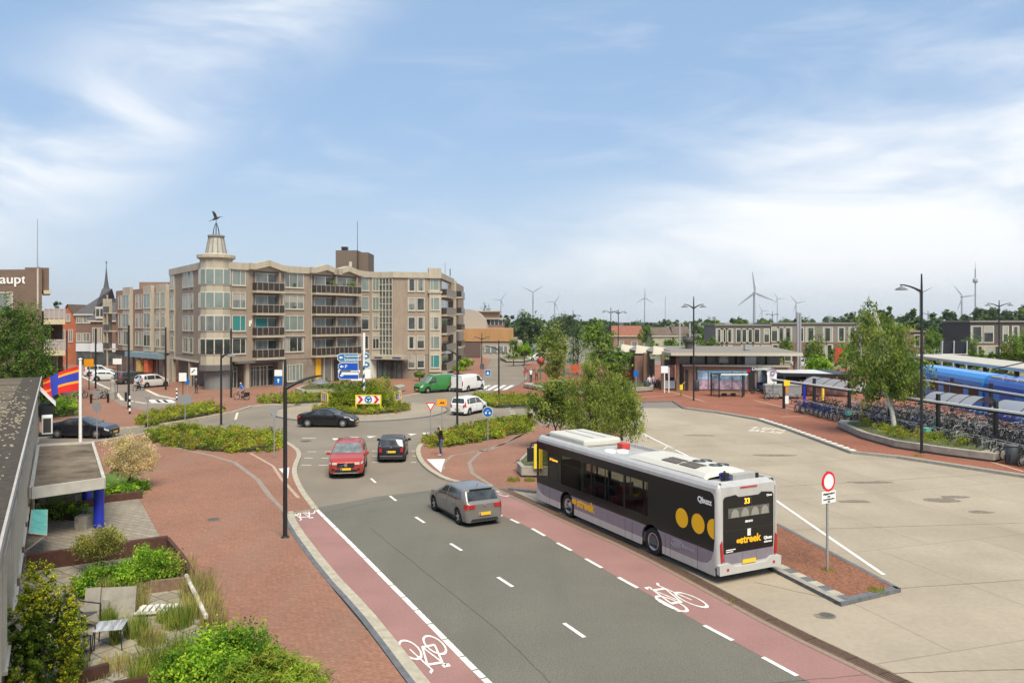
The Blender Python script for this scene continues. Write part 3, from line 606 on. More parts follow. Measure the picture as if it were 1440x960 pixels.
# front windows (photo columns -> metres along the wall)
def pw(wl, x0, x1, zs, h, gl, split=(), fr=.09, **kw):
    for i, z in enumerate(zs): window(wl, b, wl.u(x0), wl.u(x1), z, z+h, gl[i % len(gl)], split, fr, **kw)
pw(wf, 327, 344.5, rows, 1.75, [2, 1, 3, 0], (.62,)); pw(wf, 400.5, 426, rows, 1.75, [1, 1, 2, 0], (.25, .68))
pw(wf, 508.5, 518, rows, 1.75, [2, 2, 0, 0]);
for i, z in enumerate(rows): window(wf, b, wf.u(523.5), wf.u(531.5), z, z+1.75, [2, 2, 1, 0][i], (.5,), .08, w=.1)
mb = MB(); wf.box(mb, wf.u(522.5), wf.u(533), 0, .10, 3.4, ZR-.55)
mb.build('cream_bay', CREAM, b)
def balcony(wl, x0, x1, zfl, plants=False, depth=1.0, first=False, teal=False, split=None):
    u0, u1 = wl.u(x0), wl.u(x1)
    o = MB(); wl.box(o, u0-.1, u1+.1, .0, depth, zfl-.28, zfl); o = o.build('balcony', BALC, b)
    r = MB(); wl.box(r, u0, u1, depth-.06, depth-.02, zfl+.08, zfl+.95, 0)
    wl.box(r, u0, u0+.04, 0, depth-.06, zfl+.08, zfl+.95, 0); wl.box(r, u1-.04, u1, 0, depth-.06, zfl+.08, zfl+.95, 0)
    wl.box(r, u0-.02, u1+.02, depth-.09, depth, zfl+.98, zfl+1.06, 1)
    n = max(3, int((u1-u0)/.75))
    for i in range(n+1): c = u0+(u1-u0)*i/n; wl.box(r, c-.025, c+.025, depth-.02, depth+.02, zfl+.02, zfl+.98, 1)
    r.build('railing', [RAILD, RAILT], o)
    # the loggia behind
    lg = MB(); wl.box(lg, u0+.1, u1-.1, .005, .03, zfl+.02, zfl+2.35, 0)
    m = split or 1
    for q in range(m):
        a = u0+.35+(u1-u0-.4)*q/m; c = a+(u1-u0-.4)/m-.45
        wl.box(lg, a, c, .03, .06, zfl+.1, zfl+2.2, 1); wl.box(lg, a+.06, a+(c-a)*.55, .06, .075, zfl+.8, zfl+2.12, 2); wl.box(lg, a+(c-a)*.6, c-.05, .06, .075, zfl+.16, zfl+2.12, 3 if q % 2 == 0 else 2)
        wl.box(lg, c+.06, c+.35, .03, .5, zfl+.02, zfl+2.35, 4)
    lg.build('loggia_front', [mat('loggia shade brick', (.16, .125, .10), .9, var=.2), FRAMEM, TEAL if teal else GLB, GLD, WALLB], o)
    fu = MB(); g = rr.random()
    for q in range(3): c = u0+.5+(u1-u0-1)*rr.random(); fu.cb((c, -.45, zfl+.35), (.4, .4, .7), 0, wl.M)
    fu.build('balcony_chair', [mat('balcony furniture', (.30, .27, .23), .8, var=.4, scale=3)], o)
    if plants:
        V, mi = leaves([(u0+(u1-u0)*.42, -.5, zfl+1.1, .5, .35, .55), (u0+(u1-u0)*.85, -.6, zfl+1.15, .9, .35, .45)], 700, .09, 3, nmat=3)
        V = np.array([tuple(wl.M @ Vector(p)) for p in V]); leafobj('balcony_plant', V, mi, LG['green'], o)
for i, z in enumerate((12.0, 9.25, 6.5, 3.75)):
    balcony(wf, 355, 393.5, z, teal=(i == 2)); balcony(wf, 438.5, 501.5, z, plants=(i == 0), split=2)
gable(wf.u(357), wf.u(391)); gable(wf.u(441), wf.u(469)); gable(wf.u(473), wf.u(499))
mb = MB(); wf.box(mb, wf.u(393.3), wf.u(394.3), .6, .68, .1, 12.6); wf.box(mb, wf.u(437), wf.u(437.6), .1, .17, 3.5, ZR-.6); wf.box(mb, wf.u(505), wf.u(505.6), .05, .12, 3.5, ZR-.6); mb.each('drainpipe', FRAMEM, b)
for i, (x0, x1) in enumerate(((399, 428), (399, 428), (399, 428), (326, 346))):
    mb = MB(); z = rows[(1, 3, 3, 3)[i]]+1.95; wf.box(mb, wf.u(x0), wf.u(x1), .05, .22, z, z+.1); mb.build('awning_box', FRAMEM, b) if i != 1 else None
# left face
pw(wlft, 257.5, 265, rows, 1.75, [1, 2, 1, 0], (.45,)); pw(wlft, 267.3, 271.5, rows, 1.75, [2, 1, 1, 0])
mb = MB(); wlft.box(mb, -.05, wlft.u(246.5), 0, .12, 3.4, ZR-.55); mb.build('cream_bay', CREAM, b)
for i, z in enumerate(rows): window(wlft, b, wlft.u(240.8), wlft.u(245.6), z, z+1.75, [2, 2, 1, 0][i], (.5,), .08, w=.12)
# corner turret
tc_ = ((T0[0]+T1[0])/2+.1, (T0[1]+T1[1])/2+.2); tr = 1.85
tt = MB(); M_ = Matrix.Translation((tc_[0], tc_[1], 0))
tt.lathe([(tr, 3.0), (tr, 15.6)], 12, 0, M_ @ Matrix.Rotation(R(15), 4, 'Z'), sm=False); tt.lathe([(tr*.98, 2.35), (tr+.12, 2.4), (tr+.12, 3.05), (tr, 3.1)], 12, 1, M_ @ Matrix.Rotation(R(15), 4, 'Z'), sm=False)
tt.lathe([(tr+.02, 15.55), (tr+.33, 15.75), (tr+.33, 16.1), (1.3, 16.3)], 16, 0, M_, sm=False)
tur = tt.build('turret', [CREAM, mat('dark fascia', (.13, .125, .12), .7)], b)
for i, z in enumerate(rows):
    w_ = MB(); w_.lathe([(tr+.03, z-.12), (tr+.07, z-.1), (tr+.07, z+1.85), (tr+.03, z+1.87)], 12, 1, M_ @ Matrix.Rotation(R(15), 4, 'Z'), sm=False)
    w_.lathe([(tr+.10, z), (tr+.10, z+1.72)], 12, 0, M_ @ Matrix.Rotation(R(15), 4, 'Z'), sm=False)
    for j in range(12):
        a = R(15+30*j); w_.cb((tc_[0]+(tr+.08)*math.cos(a), tc_[1]+(tr+.08)*math.sin(a), z+.86), (.12, .12, 1.74), 1, None, a)
    w_.build('window', [[GLG, GLG, GLB, GLD][i], FRAMEM], b)
sp_ = MB(); sp_.lathe([(1.22, 16.25), (1.16, 16.4), (.84, 18.25)], 12, 0, M_, sm=False); sp_.lathe([(.84, 18.25), (.98, 18.32), (.98, 18.5), (.3, 18.62)], 12, 1, M_, sm=False)
for j in range(12):
    a = R(30*j); sp_.tube((tc_[0]+1.19*math.cos(a), tc_[1]+1.19*math.sin(a), 16.4), (tc_[0]+.86*math.cos(a), tc_[1]+.86*math.sin(a), 18.25), .06, .05, 5, 1)
spo = sp_.build('spire', [mat('zinc cladding', (.40, .385, .335), .6, var=.15, scale=2), mat('spire rib', (.24, .22, .19), .7)], b)
fi = MB()
for j in range(6):
    a = R(60*j); c, s_ = math.cos(a), math.sin(a)
    fi.path([(tc_[0]+.40*c, tc_[1]+.40*s_, 18.6), (tc_[0]+.30*c, tc_[1]+.30*s_, 19.3), (tc_[0]+.08*c, tc_[1]+.08*s_, 19.95)], .03, 5)
fi.tube((tc_[0], tc_[1], 19.9), (tc_[0], tc_[1], 20.35), .03); fi.lathe([(0, 19.85), (.1, 19.95), (0, 20.05)], 8, 0, M_)
fi.build('finial', BLK, b)
vn = MB(); Mv = Matrix.Translation((tc_[0], tc_[1], 20.45)) @ Matrix.Rotation(R(-8), 4, 'Z')   # a bird taking off
vn.path([(-.55, 0, -.12), (-.25, 0, .02), (.1, 0, .12), (.35, 0, .22), (.62, 0, .27)], [.03, .13, .15, .07, .03], 8, 0, Mv); vn.tube((.6, 0, .27), (.95, 0, .24), .03, .008, 6, 0, Mv)
vn.add([(.18, 0, .18), (-.2, .05, .15), (-.52, .25, 1.12), (-.18, .22, .78)], [(0, 1, 2, 3)], 0, Mv); vn.add([(.18, -.02, .17), (-.22, -.06, .14), (-.40, -.3, .98), (-.05, -.26, .70)], [(0, 1, 2, 3)], 0, Mv)
vn.add([(-.5, 0, -.1), (-.85, .12, -.25), (-.85, -.12, -.22)], [(0, 1, 2)], 0, Mv)
tag(vn.build('weathervane', mat('bronze', (.07, .065, .055), .6, metal=.3)), 'dark bronze bird with raised wings perched on the turret spire', 'weathervane')
# glazed stair tower
mb = MB(); wst.box(mb, .1, wst.len-.1, -.02, .06, 3.4, ZR-.6, 0)
nx = 4
for i in range(nx+1): u = .1+(wst.len-.2)*i/nx; wst.box(mb, u-.05, u+.05, .06, .14, 3.4, ZR-.6, 1)
for i in range(13): z = 3.4+(ZR-4.0)*i/12; wst.box(mb, .1, wst.len-.1, .06, .12, z-.05, z+.05, 1)
mb.build('stair_window', [mat('stair glass', (.10, .11, .10), .08, var=.7, scale=1.2, spec=.8), FRAMEM], b)
# right wing
for i, z in enumerate([12.62, 9.87, 7.12, 4.37, 1.6]):
    window(wwg, b, wwg.u(574.5), wwg.u(583), z, z+1.65, [0, 1, 0, 0, 1][i], (), .12); window(wwg, b, wwg.u(587), wwg.u(596), z, z+1.65, [1, 0, 0, 0, 0][i], (), .12)
wcb = Wall(W1, K1)
mb = MB(); wcb.box(mb, -.1, wcb.len+.1, 0, .35, .9, 12.3); wcb.box(mb, -.3, wcb.len+.2, 0, .5, 12.3, 12.6); wcb.box(mb, -.2, wcb.len+.1, -.3, .3, ZR-.55, ZR+.9); mb.build('cream_bay', CREAM, b)
for i, z in enumerate([12.75, 9.9, 7.1, 4.3, 1.6]): window(wcb, b, .15, wcb.len-.25, z, z+1.7, [2, 2, 1, 2, TEAL][i], (.3,), .08, w=.35 if i else .0)
for i, z in enumerate((12.0, 9.25, 6.5, 3.75, 1.0)): balcony(wside, 620, 633.5, z, depth=.9)
wv = Wall(V1, V2)
mb = MB(); wv.box(mb, 0, .8, 0, .5, .2, ZR); mb.build('concrete_pier', CREAM, b)
for i, z in enumerate((12.4, 9.6, 6.8, 4.0, 1.5)):
    o = MB(); wv.box(o, 2, 9, 0, 1.3, z-.3, z); o = o.build('balcony', BALC, b); r = MB(); wv.box(r, 2, 9, 1.2, 1.26, z, z+.95); wv.box(r, 2, 2.06, 0, 1.2, z, z+.95); r.build('railing', RAILD, o)
# roof house, chimney
mb = MB(); Y_ = 118; mb.box(XW(472, Y_), XW(503, Y_), Y_, Y_+6, 15, ZH(352, Y_), 0); mb.box(XW(500, Y_), XW(516, Y_), Y_+1, Y_+6, 15, ZH(354, Y_), 0); mb.box(XW(478, Y_), XW(486, Y_), Y_+1, Y_+2, 19, ZH(346, Y_), 1)
mb.box(XW(491, Y_), XW(495, Y_), Y_-.1, Y_, ZH(378, Y_), ZH(368, Y_), 2); mb.build('roof_house', [mat('roof house brick', (.16, .12, .095), .9, var=.2), BLK, FRAMEM], b)
mb = MB(); mb.tube((XW(503, Y_), Y_-.2, 15), (XW(503, Y_), Y_-.2, ZH(311, Y_)), .06, .03, 5); mb.tube((XW(633, 115), 115, 15), (XW(633, 115), 115, ZH(378, 115)), .07, .07, 5); mb.tube((XW(626, 116), 116, 15), (XW(626, 116), 116, ZH(369, 116)), .02, .02, 4); mb.each('roof_antenna', BLK, b)
# ground floor: piers, shop fronts, fascia, doors
mb = MB()
for px in (236, 243): wlft.box(mb, wlft.u(px)-.25, wlft.u(px)+.35, -.3, .15, 0, 3.5)
wlft.box(mb, wlft.u(266)-.2, wlft.u(266)+.2, -.3, .05, 0, 3.4)
for px in (348,): wf.box(mb, wf.u(px)-.25, wf.u(px)+.25, -.3, .05, 0, 3.4)
mb.each('pier', CREAM, b)
mb = MB(); wlft.box(mb, -.1, wlft.len-1, .0, .12, 3.2, 3.45); mb.build('fascia', FRAMEM, b)
mb = MB(); wf.box(mb, .8, wf.u(394), .0, .7, 3.15, 3.42); mb.build('fascia', mat('dark fascia', (.13, .125, .12), .7), b)
SHOPG = mat('shop glass', (.05, .065, .065), .06, var=.7, scale=.6, spec=.8)
mb = MB(); mb.lathe([(1.55, 0), (1.55, 2.4)], 14, 0, M_ @ Matrix.Translation((.1, .35, 0)), sm=True); mb.build('turret_base', mat('grey cladding', (.20, .20, .195), .6, var=.1), b)
for x0, x1, sp2 in ((323, 332, (.5,)), (352, 364, (.3, .6)), (366, 374, (.5,)), (376, 384, ())):
    wl = Wall(Vector(T0)-wf.n*1.25, Vector(E0)-wf.n*1.25)
    window(wl, b, wl.u(x0), wl.u(x1), .15, 2.6, SHOPG, sp2, .08, name='shop_window', fm=FRAMEM, w=.05, sill=False, hsplit=(.82,))
window(wf, b, wf.u(404), wf.u(425), .6, 2.6, 2, (.15, .3, .55, .8), .08)
mb = MB(); wf.box(mb, wf.u(443.5), wf.u(450.5), 0, .12, .2, 3.3, 0); wf.box(mb, wf.u(456.5), wf.u(464), 0, .12, .2, 3.2, 1); wf.box(mb, wf.u(454), wf.u(456), 0, .15, .2, 3.4, 2); wf.box(mb, wf.u(464.5), wf.u(466), 0, .15, .2, 3.4, 2); wf.box(mb, wf.u(470), wf.u(476), 0, .1, .1, 3.0, 3); wf.box(mb, wf.u(510), wf.u(533), 0, .1, .1, 2.9, 4)
mb.each('shop_front', [mat('yellow panel', (.75, .42, .02), .6, var=.05), GLB, BALC, DFRAME, mat('white render', (.62, .60, .55), .8, var=.08)], b)
wen = Wall((E0[0]-.2, E0[1]-.6), (XW(573, 108.4), 108.4))
mb = MB(); wen.box(mb, -1.5, wen.len, -1.0, 1.1, 2.85, 3.4, 0); wen.box(mb, .2, 1.4, 1.1, 1.13, 3.0, 3.2, 1); wen.box(mb, wen.len-1.8, wen.len-.5, 1.1, 1.13, 3.0, 3.2, 1); mb.build('entrance_canopy', [BALC, mat('blue lettering band', (.03, .05, .16), .6)], b)
window(wen, b, 0.1, wen.len-.9, .1, 2.5, SHOPG, (.2, .4, .6, .8), .08, name='door', fm=DFRAME, sill=False)
mb = MB(); wf.box(mb, wf.u(350), wf.u(352), .02, .06, 7.6, 8.3); wf.box(mb, wf.u(352.4), wf.u(353.6), .02, .06, 7.9, 8.4)
mb.build('wall_ornament', WHT, b)

# ---- row in the side street: red brown building with cream bays
b2 = thing('shop_building', 'red brown brick building with white window bays and shops under a teal awning', 'building', (0, 0, 0))
A0 = (XW(163, 128), 128.0); A1 = (XW(241, 112), 112.0); w2 = Wall(A0, A1)
mb = MB(); shell(mb, [A0, A1, (A1[0]+8, A1[1]+10), (A0[0]+8, A0[1]+14)], 0, 13.3, 0, 1); mb.box(XW(200, 122), XW(240, 122), 121, 127, 13, ZH(397, 122), 0); mb.build('wall', [WALLB2, ROOFF], b2)
for x0, x1 in ((177, 187), (206, 217), (224, 230), (231, 238)):
    mb = MB(); w2.box(mb, w2.u(x0), w2.u(x1), 0, .5, 3.6, 13.7); mb.build('cream_bay', CREAM, b2)
    for i, z in enumerate((10.3, 7.3, 4.5)): window(w2, b2, w2.u(x0)+.25, w2.u(x1)-.25, z, z+2.1, [2, 1, 0][i], (.5,), .07, w=.5)
for x0, x1 in ((167, 170), (171, 175), (191, 194.5), (196, 199), (201.5, 204.5), (218.5, 222)):
    for i, z in enumerate((10.3, 7.3, 4.5)): window(w2, b2, w2.u(x0), w2.u(x1), z, z+2.1, [1, 1, 0][(i+x0 % 2 > 1)], (), .07)
mb = MB(); w2.box(mb, w2.u(187.5), w2.u(235), 0, 1.3, 2.7, 3.5, 0); mb.build('awning', mat('blue grey awning', (.20, .29, .33), .7, var=.15), b2)
mb = MB(); w2.box(mb, .3, w2.u(186), 0, .15, 2.7, 3.5, 0); w2.box(mb, .5, w2.u(240), .0, .05, .2, 2.7, 1)
for px in (172, 180, 188, 196, 205, 214, 222, 231): w2.box(mb, w2.u(px)-.2, w2.u(px)+.2, .05, .15, 0, 2.7, 2)
mb.build('shop_front', [DFRAME, SHOPG, WALLB2], b2)
mb = MB(); w2.box(mb, w2.u(200), w2.u(205.5), .1, .9, .5, 2.3, 0); w2.box(mb, w2.u(211), w2.u(216), .1, .9, .5, 2.4, 1); mb.build('shop_display', [mat('yellow display', (.6, .4, .12), .8, var=.4, scale=2), mat('orange display', (.7, .16, .06), .8, var=.3, scale=2)], b2)
mb = MB()
for z in (3.7, 6.7, 9.7): w2.box(mb, -1.8, .8, 0, 1.4, z-.2, z, 0); w2.box(mb, -1.8, .8, 1.34, 1.4, z, z+1, 1)
w2.box(mb, -.2, 0, 1.2, 1.4, 0, 12.6, 0); w2.box(mb, -2.0, -1.85, 0, 1.4, 3, 12, 0)
mb.build('balcony', [BALC, RAILD], b2)

def house(name, label, x0, x1, Y0, dep, ze, zr, wallm, roofm, wins=(), hip=0, gable_front=False, gl=1, skew=0, shop=None):
    """front between photo columns at distance Y0; ridge parallel to the front (or a gable to the front)"""
    t = thing(name, label, 'building'); a = (XW(x0, Y0), Y0+skew); c = (XW(x1, Y0), Y0); wl = Wall(a, c); L_ = wl.len
    mb = MB(); wl.box(mb, 0, L_, -dep, 0, 0, ze); mb.build('wall', wallm, t)
    rf = MB(); e = .35
    if gable_front:
        rf.add([(-e, -e, ze), (L_/2, -e, zr), (L_+e, -e, ze), (-e, dep, ze), (L_/2, dep, zr), (L_+e, dep, ze)], [(0, 1, 4, 3), (1, 2, 5, 4)], 0, wl.M)
        rf.add([(0, -.01, ze), (L_, -.01, ze), (L_/2, -.01, zr-.1)], [(0, 1, 2)], 1, wl.M)
    else:
        h = hip
        rf.add([(-e, -e, ze), (L_+e, -e, ze), (L_+e, dep+e, ze), (-e, dep+e, ze), (h, dep/2, zr), (L_-h, dep/2, zr)], [(0, 1, 5, 4), (1, 2, 5), (2, 3, 4, 5), (3, 0, 4)], 0, wl.M)
        wl.box(rf, -e, L_+e, -.1, e, ze-.25, ze, 2)
    rf.build('roof', [roofm, wallm, FRAMEM], t)
    for (u0, u1, z0, z1) in wins: window(wl, t, u0*L_, u1*L_, z0, z1, gl, (.5,), .1)
    if shop:
        s_ = MB(); wl.box(s_, .02*L_, .98*L_, 0, .2, 2.7, 4.2, 0); wl.box(s_, .05*L_, .95*L_, 0, .06, .3, 2.7, 1); s_.each('shop_front', [shop, SHOPG], t)
    return t, wl
SLATE = mat('dark slate roof', (.085, .08, .085), .7, var=.25, scale=1.5, stretch=(1, 1, 4)); REDT = mat('red roof tiles', (.25, .10, .065), .85, var=.25, scale=1.5); BRT = mat('brown roof tiles', (.13, .095, .075), .85, var=.25, scale=1.2)
t, wl = house('dark_brick_house', 'dark brown brick town house with hipped slate roof and white windows', 107, 130, 142, 16, 9.6, 14.6, WALLD, SLATE, ((.05, .3, 8.0, 9.3), (.42, .85, 8.0, 9.3), (.05, .3, 4.6, 6.0), (.42, .85, 4.6, 6.0)), hip=2.5, shop=mat('pale fascia', (.55, .57, .60), .6))
t, wl = house('mansard_shop_house', 'brown shop house with steep slate roof and a white dormer, beside the red brown building', 127, 164, 140, 10, 8.4, 11.8, WALLD, SLATE, ((.1, .22, 4.4, 7), (.3, .42, 4.4, 7), (.55, .67, 4.4, 7)), shop=mat('pale fascia', (.55, .57, .60), .6))
mb = MB(); wl.box(mb, wl.len*.25, wl.len*.58, -2.5, .5, 8.7, 10.9, 0); wl.box(mb, wl.len*.28, wl.len*.40, .5, .55, 9.2, 10.5, 1); wl.box(mb, wl.len*.44, wl.len*.55, .5, .55, 9.2, 10.5, 1); mb.build('dormer', [FRAMEM, GLD], t)
house('orange_gable_house', 'narrow orange red brick house with pale stone bands in the side street', 84, 108, 146, 12, 8.3, 11.5, WALLO, BRT, ((.1, .3, 4.4, 6.6), (.55, .75, 4.4, 6.6), (.4, .6, 8.3, 9.6)), gable_front=True)
# church
ch = thing('church', 'grey slate church spire rising behind the side street houses', 'church'); Y_ = 260
mb = MB(); cx = XW(149.5, Y_); mb.box(cx-1.7, cx+1.7, Y_-1.7, Y_+1.7, 0, ZH(420, Y_)); mb.build('tower', mat('church brick', (.12, .115, .115), .9), ch)
mb = MB(); Mc = Matrix.Translation((cx, Y_, 0)); mb.lathe([(1.7, ZH(421, Y_)), (1.6, ZH(417, Y_)), (1.9, ZH(416.5, Y_)), (1.5, ZH(413, Y_)), (1.25, ZH(409, Y_)), (.85, ZH(403, Y_)), (.5, ZH(394, Y_)), (.14, ZH(378, Y_)), (.06, ZH(369, Y_))], 8, 0, Mc, sm=False); mb.lathe([(2.1, ZH(419, Y_)), (2.1, ZH(417.5, Y_))], 8, 1, Mc, sm=False)
for a in range(4): mb.cb((cx+1.3*math.cos(a*math.pi/2-.8), Y_+1.3*math.sin(a*math.pi/2-.8), ZH(411, Y_)), (.5, .5, 1.0), 1)
mb.build('spire', [SLATE, mat('spire trim', (.5, .5, .5), .7)], ch)
mb = MB(); mb.tube((cx, Y_, ZH(371, Y_)), (cx, Y_, ZH(367, Y_)), .12); mb.cb((cx, Y_, ZH(369, Y_)), (.8, .12, .15)); mb.build('cross', BLK, ch)

# ---- brick building with lettering, far left
b3 = thing('lettered_building', 'dark brown brick building with white lettering high on its wall and cream balconies', 'building'); Y_ = 76
w3 = Wall((XW(-120, Y_+.9), Y_+.9), (XW(59, Y_), Y_)); zt = ZH(376, Y_)
mb = MB(); pq = lambda p, y: (XW(p, y), y)
for p0, p1, y0, y1, z0, z1 in ((-120, 35, Y_+1, Y_+9, 0, ZH(378.5, Y_)), (35, 59, Y_, Y_+9, 0, zt), (59, 69, Y_+.4, Y_+8, ZH(409, Y_), zt), (59, 88.5, Y_+5, Y_+10, 0, ZH(436, Y_))): mb.prism([pq(p0, y0), pq(p1, y0), pq(p1-.5, y1), pq(p0, y1)], z0, z1)
mb.prism([pq(-121, Y_+.95), pq(36, Y_+.1), pq(36, Y_+2), pq(-121, Y_+2)], 0, ZH(378.7, Y_))
mb.build('wall', mat('lettered wall brick', (.175, .12, .09), .9, var=.2, scale=1.2, big=5), b3)
mb = MB(); k = w3.u(18.8); mb.text('aupt', 1.30, w3.M @ Matrix.Translation((k, -.05, ZH(398.5, Y_))) @ Matrix.Rotation(R(90), 4, 'X') @ Matrix.Scale(1.22, 4, (1, 0, 0)), 0, .03, .012); mb.build("wall_lettering", WHT, b3)
window(w3, b3, w3.u(-20), w3.u(17), ZH(440, Y_), ZH(412, Y_), 1, (.5,), .12)
mb = MB(); w3.box(mb, w3.u(53), w3.u(55), 0, .12, ZH(435, Y_), ZH(374, Y_), 0); mb.tube((XW(54, Y_), Y_-.15, ZH(376, Y_)), (XW(54, Y_), Y_-.15, ZH(308, Y_)), .06, .03, 6, 1); mb.build('flag_mast', [FRAMEM, METAL], b3)
YB = mat('cream balcony edge', (.52, .45, .30), .8, var=.15)
for i, (z0, ph) in enumerate(((448.5, 7.5), (492.5, 7.5), (408, 5))):
    x1 = 90 if i < 2 else 70
    mb = MB(); zz = ZH(z0+ph, Y_); mb.prism([(XW(59.5, Y_), Y_+.2), (XW(x1, Y_), Y_+.2), (XW(x1-.5, Y_+4.8), Y_+4.8), (XW(59.5, Y_+4.8), Y_+4.8)], zz, ZH(z0, Y_), 0, bot=True); o = mb.build('balcony', YB, b3)
    if i < 2:
        r = MB(); zt2 = ZH(z0-14, Y_); r.box(XW(59.5, Y_), XW(x1, Y_), Y_+.3, Y_+.34, zz+.6, zt2, 0); r.add([(XW(x1, Y_)-.05, Y_+.34, zz+.6), (XW(x1-.7, Y_+4.6), Y_+4.6, zz+.6), (XW(x1-.7, Y_+4.6), Y_+4.6, zt2), (XW(x1, Y_)-.05, Y_+.34, zt2)], [(0, 1, 2, 3)]); r.box(XW(59.5, Y_), XW(x1, Y_), Y_+.26, Y_+.36, zt2, zt2+.08, 1)
        for q in range(5): xx = XW(60+q*7, Y_); r.box(xx-.03, xx+.03, Y_+.24, Y_+.3, zz+.5, zt2, 1)
        r.build('railing', [mat('mauve railing panel', (.36, .30, .30), .5, var=.1), FRAMEM], o)
wb = Wall((XW(60, Y_+5), Y_+5), (XW(89, Y_+5), Y_+5)); window(wb, b3, wb.u(62), wb.u(70), ZH(478, Y_+5), ZH(460, Y_+5), 1, (.5,), .1); window(wb, b3, wb.u(72), wb.u(80), ZH(522, Y_+5), ZH(503, Y_+5), 1, (.5,), .1, name='shop_window')
V, mi = leaves([(XW(66, Y_), Y_+1.6, ZH(439, Y_), .7, .5, .5), (XW(66.5, Y_), Y_+1.6, ZH(427, Y_), .35, .35, .5)], 500, .09, 9, nmat=3); leafobj('balcony_plant', V, mi, LG['dark'], b3)

# ---- the near flat roofed building on the left
b4 = thing('flat_roof_building', 'low flat roofed building with patched bitumen roof along the left edge of the street', 'building')
WP = lambda Y: (-17.84-.595*(Y-28.2), Y)
w4 = Wall(WP(8), WP(51.5))
H4 = 4.45; roofcol = mat('bitumen roof', (.14, .115, .086), .95, spec=.05, var=.34, scale=1.1, coord='World', big=.25, bump=.3)
mb = MB(); w4.box(mb, 0, w4.len, -14, 0, 0, H4-.25, 0); mb.build('wall', mat('near brown brick', (.21, .12, .085), .9, var=.25, scale=9, bump=.2), b4)
mb = MB(); w4.box(mb, -.2, w4.len+.3, -14.3, .10, H4-.25, H4, 0); mb.build('roof', roofcol, b4)
mb = MB()
for i in range(9):
    u = 2+i*5.3; w4.box(mb, u, u+.09, -14, .1, H4, H4+.03, 0)
for i, (u, d, w, l) in enumerate(((9, -2.6, 2.2, 3.5), (20, -1.6, 1.4, 6), (27, -5, 3, 4), (33, -2.4, 2, 3), (14, -7, 5, 5))):
    w4.box(mb, u, u+l, d-w/2, d+w/2, H4, H4+.012+.003*i, 1+i % 2)
mb.build('roof_seam', [mat('tar seam', (.07, .065, .06), .9), mat('grey roof patch', (.11, .11, .11), .95, var=.3, scale=2, coord='World'), mat('sandy roof patch', (.20, .165, .115), .95, var=.3, scale=2, coord='World')], b4)
mb = MB(); w4.box(mb, -.25, w4.len+.35, .10, .15, H4-.14, H4+.05, 0); w4.box(mb, -.35, -.2, -14, .15, H4-.28, H4+.06, 0); w4.box(mb, -.19, w4.len+.29, -.9, .09, H4, H4+.02, 1); mb.build('roof_edge', [mat('weathered white trim', (.42, .395, .35), .6, var=.15, scale=2), mat('edge tar', (.075, .065, .055), .95, spec=.05, var=.3)], b4)
rg = random.Random(3); mb = MB()
for i in range(420):
    u = rg.gauss(25, 7); w = -abs(rg.gauss(.9, .9))-.15; s_ = rg.uniform(.03, .09); mb.cb(tuple(w4.M @ Vector((u, -w, H4+.03))), (s_, s_*.8, s_*.6), 0, None, rg.random()*3)
struct(mb.build('roof_gravel', mat('pale gravel', (.42, .35, .25), .95, var=.3, scale=20), b4), 'stuff')
mb = MB(); T_ = w4.M
for i in range(14):
    u = 1.5+i*3.3
    window(w4, b4, u, u+2.1, 1.5, 3.6, 1 if i % 3 else 0, (.5,), .09, fm=FRAMEM)
    w4.box(mb, u-.58, u-.48, .005, .03, .3, H4-.3)
mb.each('white_cladding', FRAMEM, b4)
mb = MB(); u = w4.len-1.2   # raised skylight frame far end
w4.box(mb, 6.2, 12.5, -9.5, -3.0, H4, H4+.55, 0); w4.box(mb, 6.1, 12.6, -9.6, -2.9, H4+.55, H4+.68, 1)
mb.build('skylight', [DFRAME, FRAMEM], b4)
# blue column canopy in front of it
cq = [G(54, 625, 2.15), G(130, 621, 2.15), G(146, 672, 2.15), G(44, 686, 2.15)]
cn = thing('entrance_canopy', 'flat weathered canopy roof on two blue columns in front of the flat roofed building', 'canopy')
mb = MB(); ins = [tuple(Vector(p)*.985+Vector(((sum(q[0] for q in cq)/4), (sum(q[1] for q in cq)/4)))*.015) for p in cq]
mb.prism(cq, 1.78, 2.06, 0, bot=True); mb.prism(ins, 2.06, 2.07, 1); mb.build('canopy_roof', [mat('canopy fascia', (.46, .44, .39), .8, var=.15, scale=2), mat('canopy felt', (.16, .13, .10), .95, spec=.05, var=.5, scale=.7, coord='World')], cn)
mb = MB()
for i in range(4):
    a, c = Vector(cq[i]), Vector(cq[(i+1) % 4]); mb.ribbon([a, c], .12, 1.76, 0, .41)
mb.build('fascia', mat('canopy fascia', (.46, .44, .39), .8, var=.15, scale=2), cn)
BLUE = mat('royal blue paint', (.012, .03, .42), .35, var=.08, spec=.6)
for (px, py) in ((139, 745), (122, 714)):
    x, y = G(px, py); mb = MB(); mb.tube((x, y, .1), (x, y, 1.77), .19, n=18); mb.build('column', BLUE, cn)
    mb = MB(); mb.cb((x-.55, y-.1, .35), (.45, .45, .52)); mb.build('column_block', KERB, cn)
mb = MB()
for px, py in ((52, 718), (46, 740)): x, y = G(px, py); mb.tube((x, y, .1), (x, y, 1.76), .07, n=8)
mb.each('post', FRAMEM, cn)
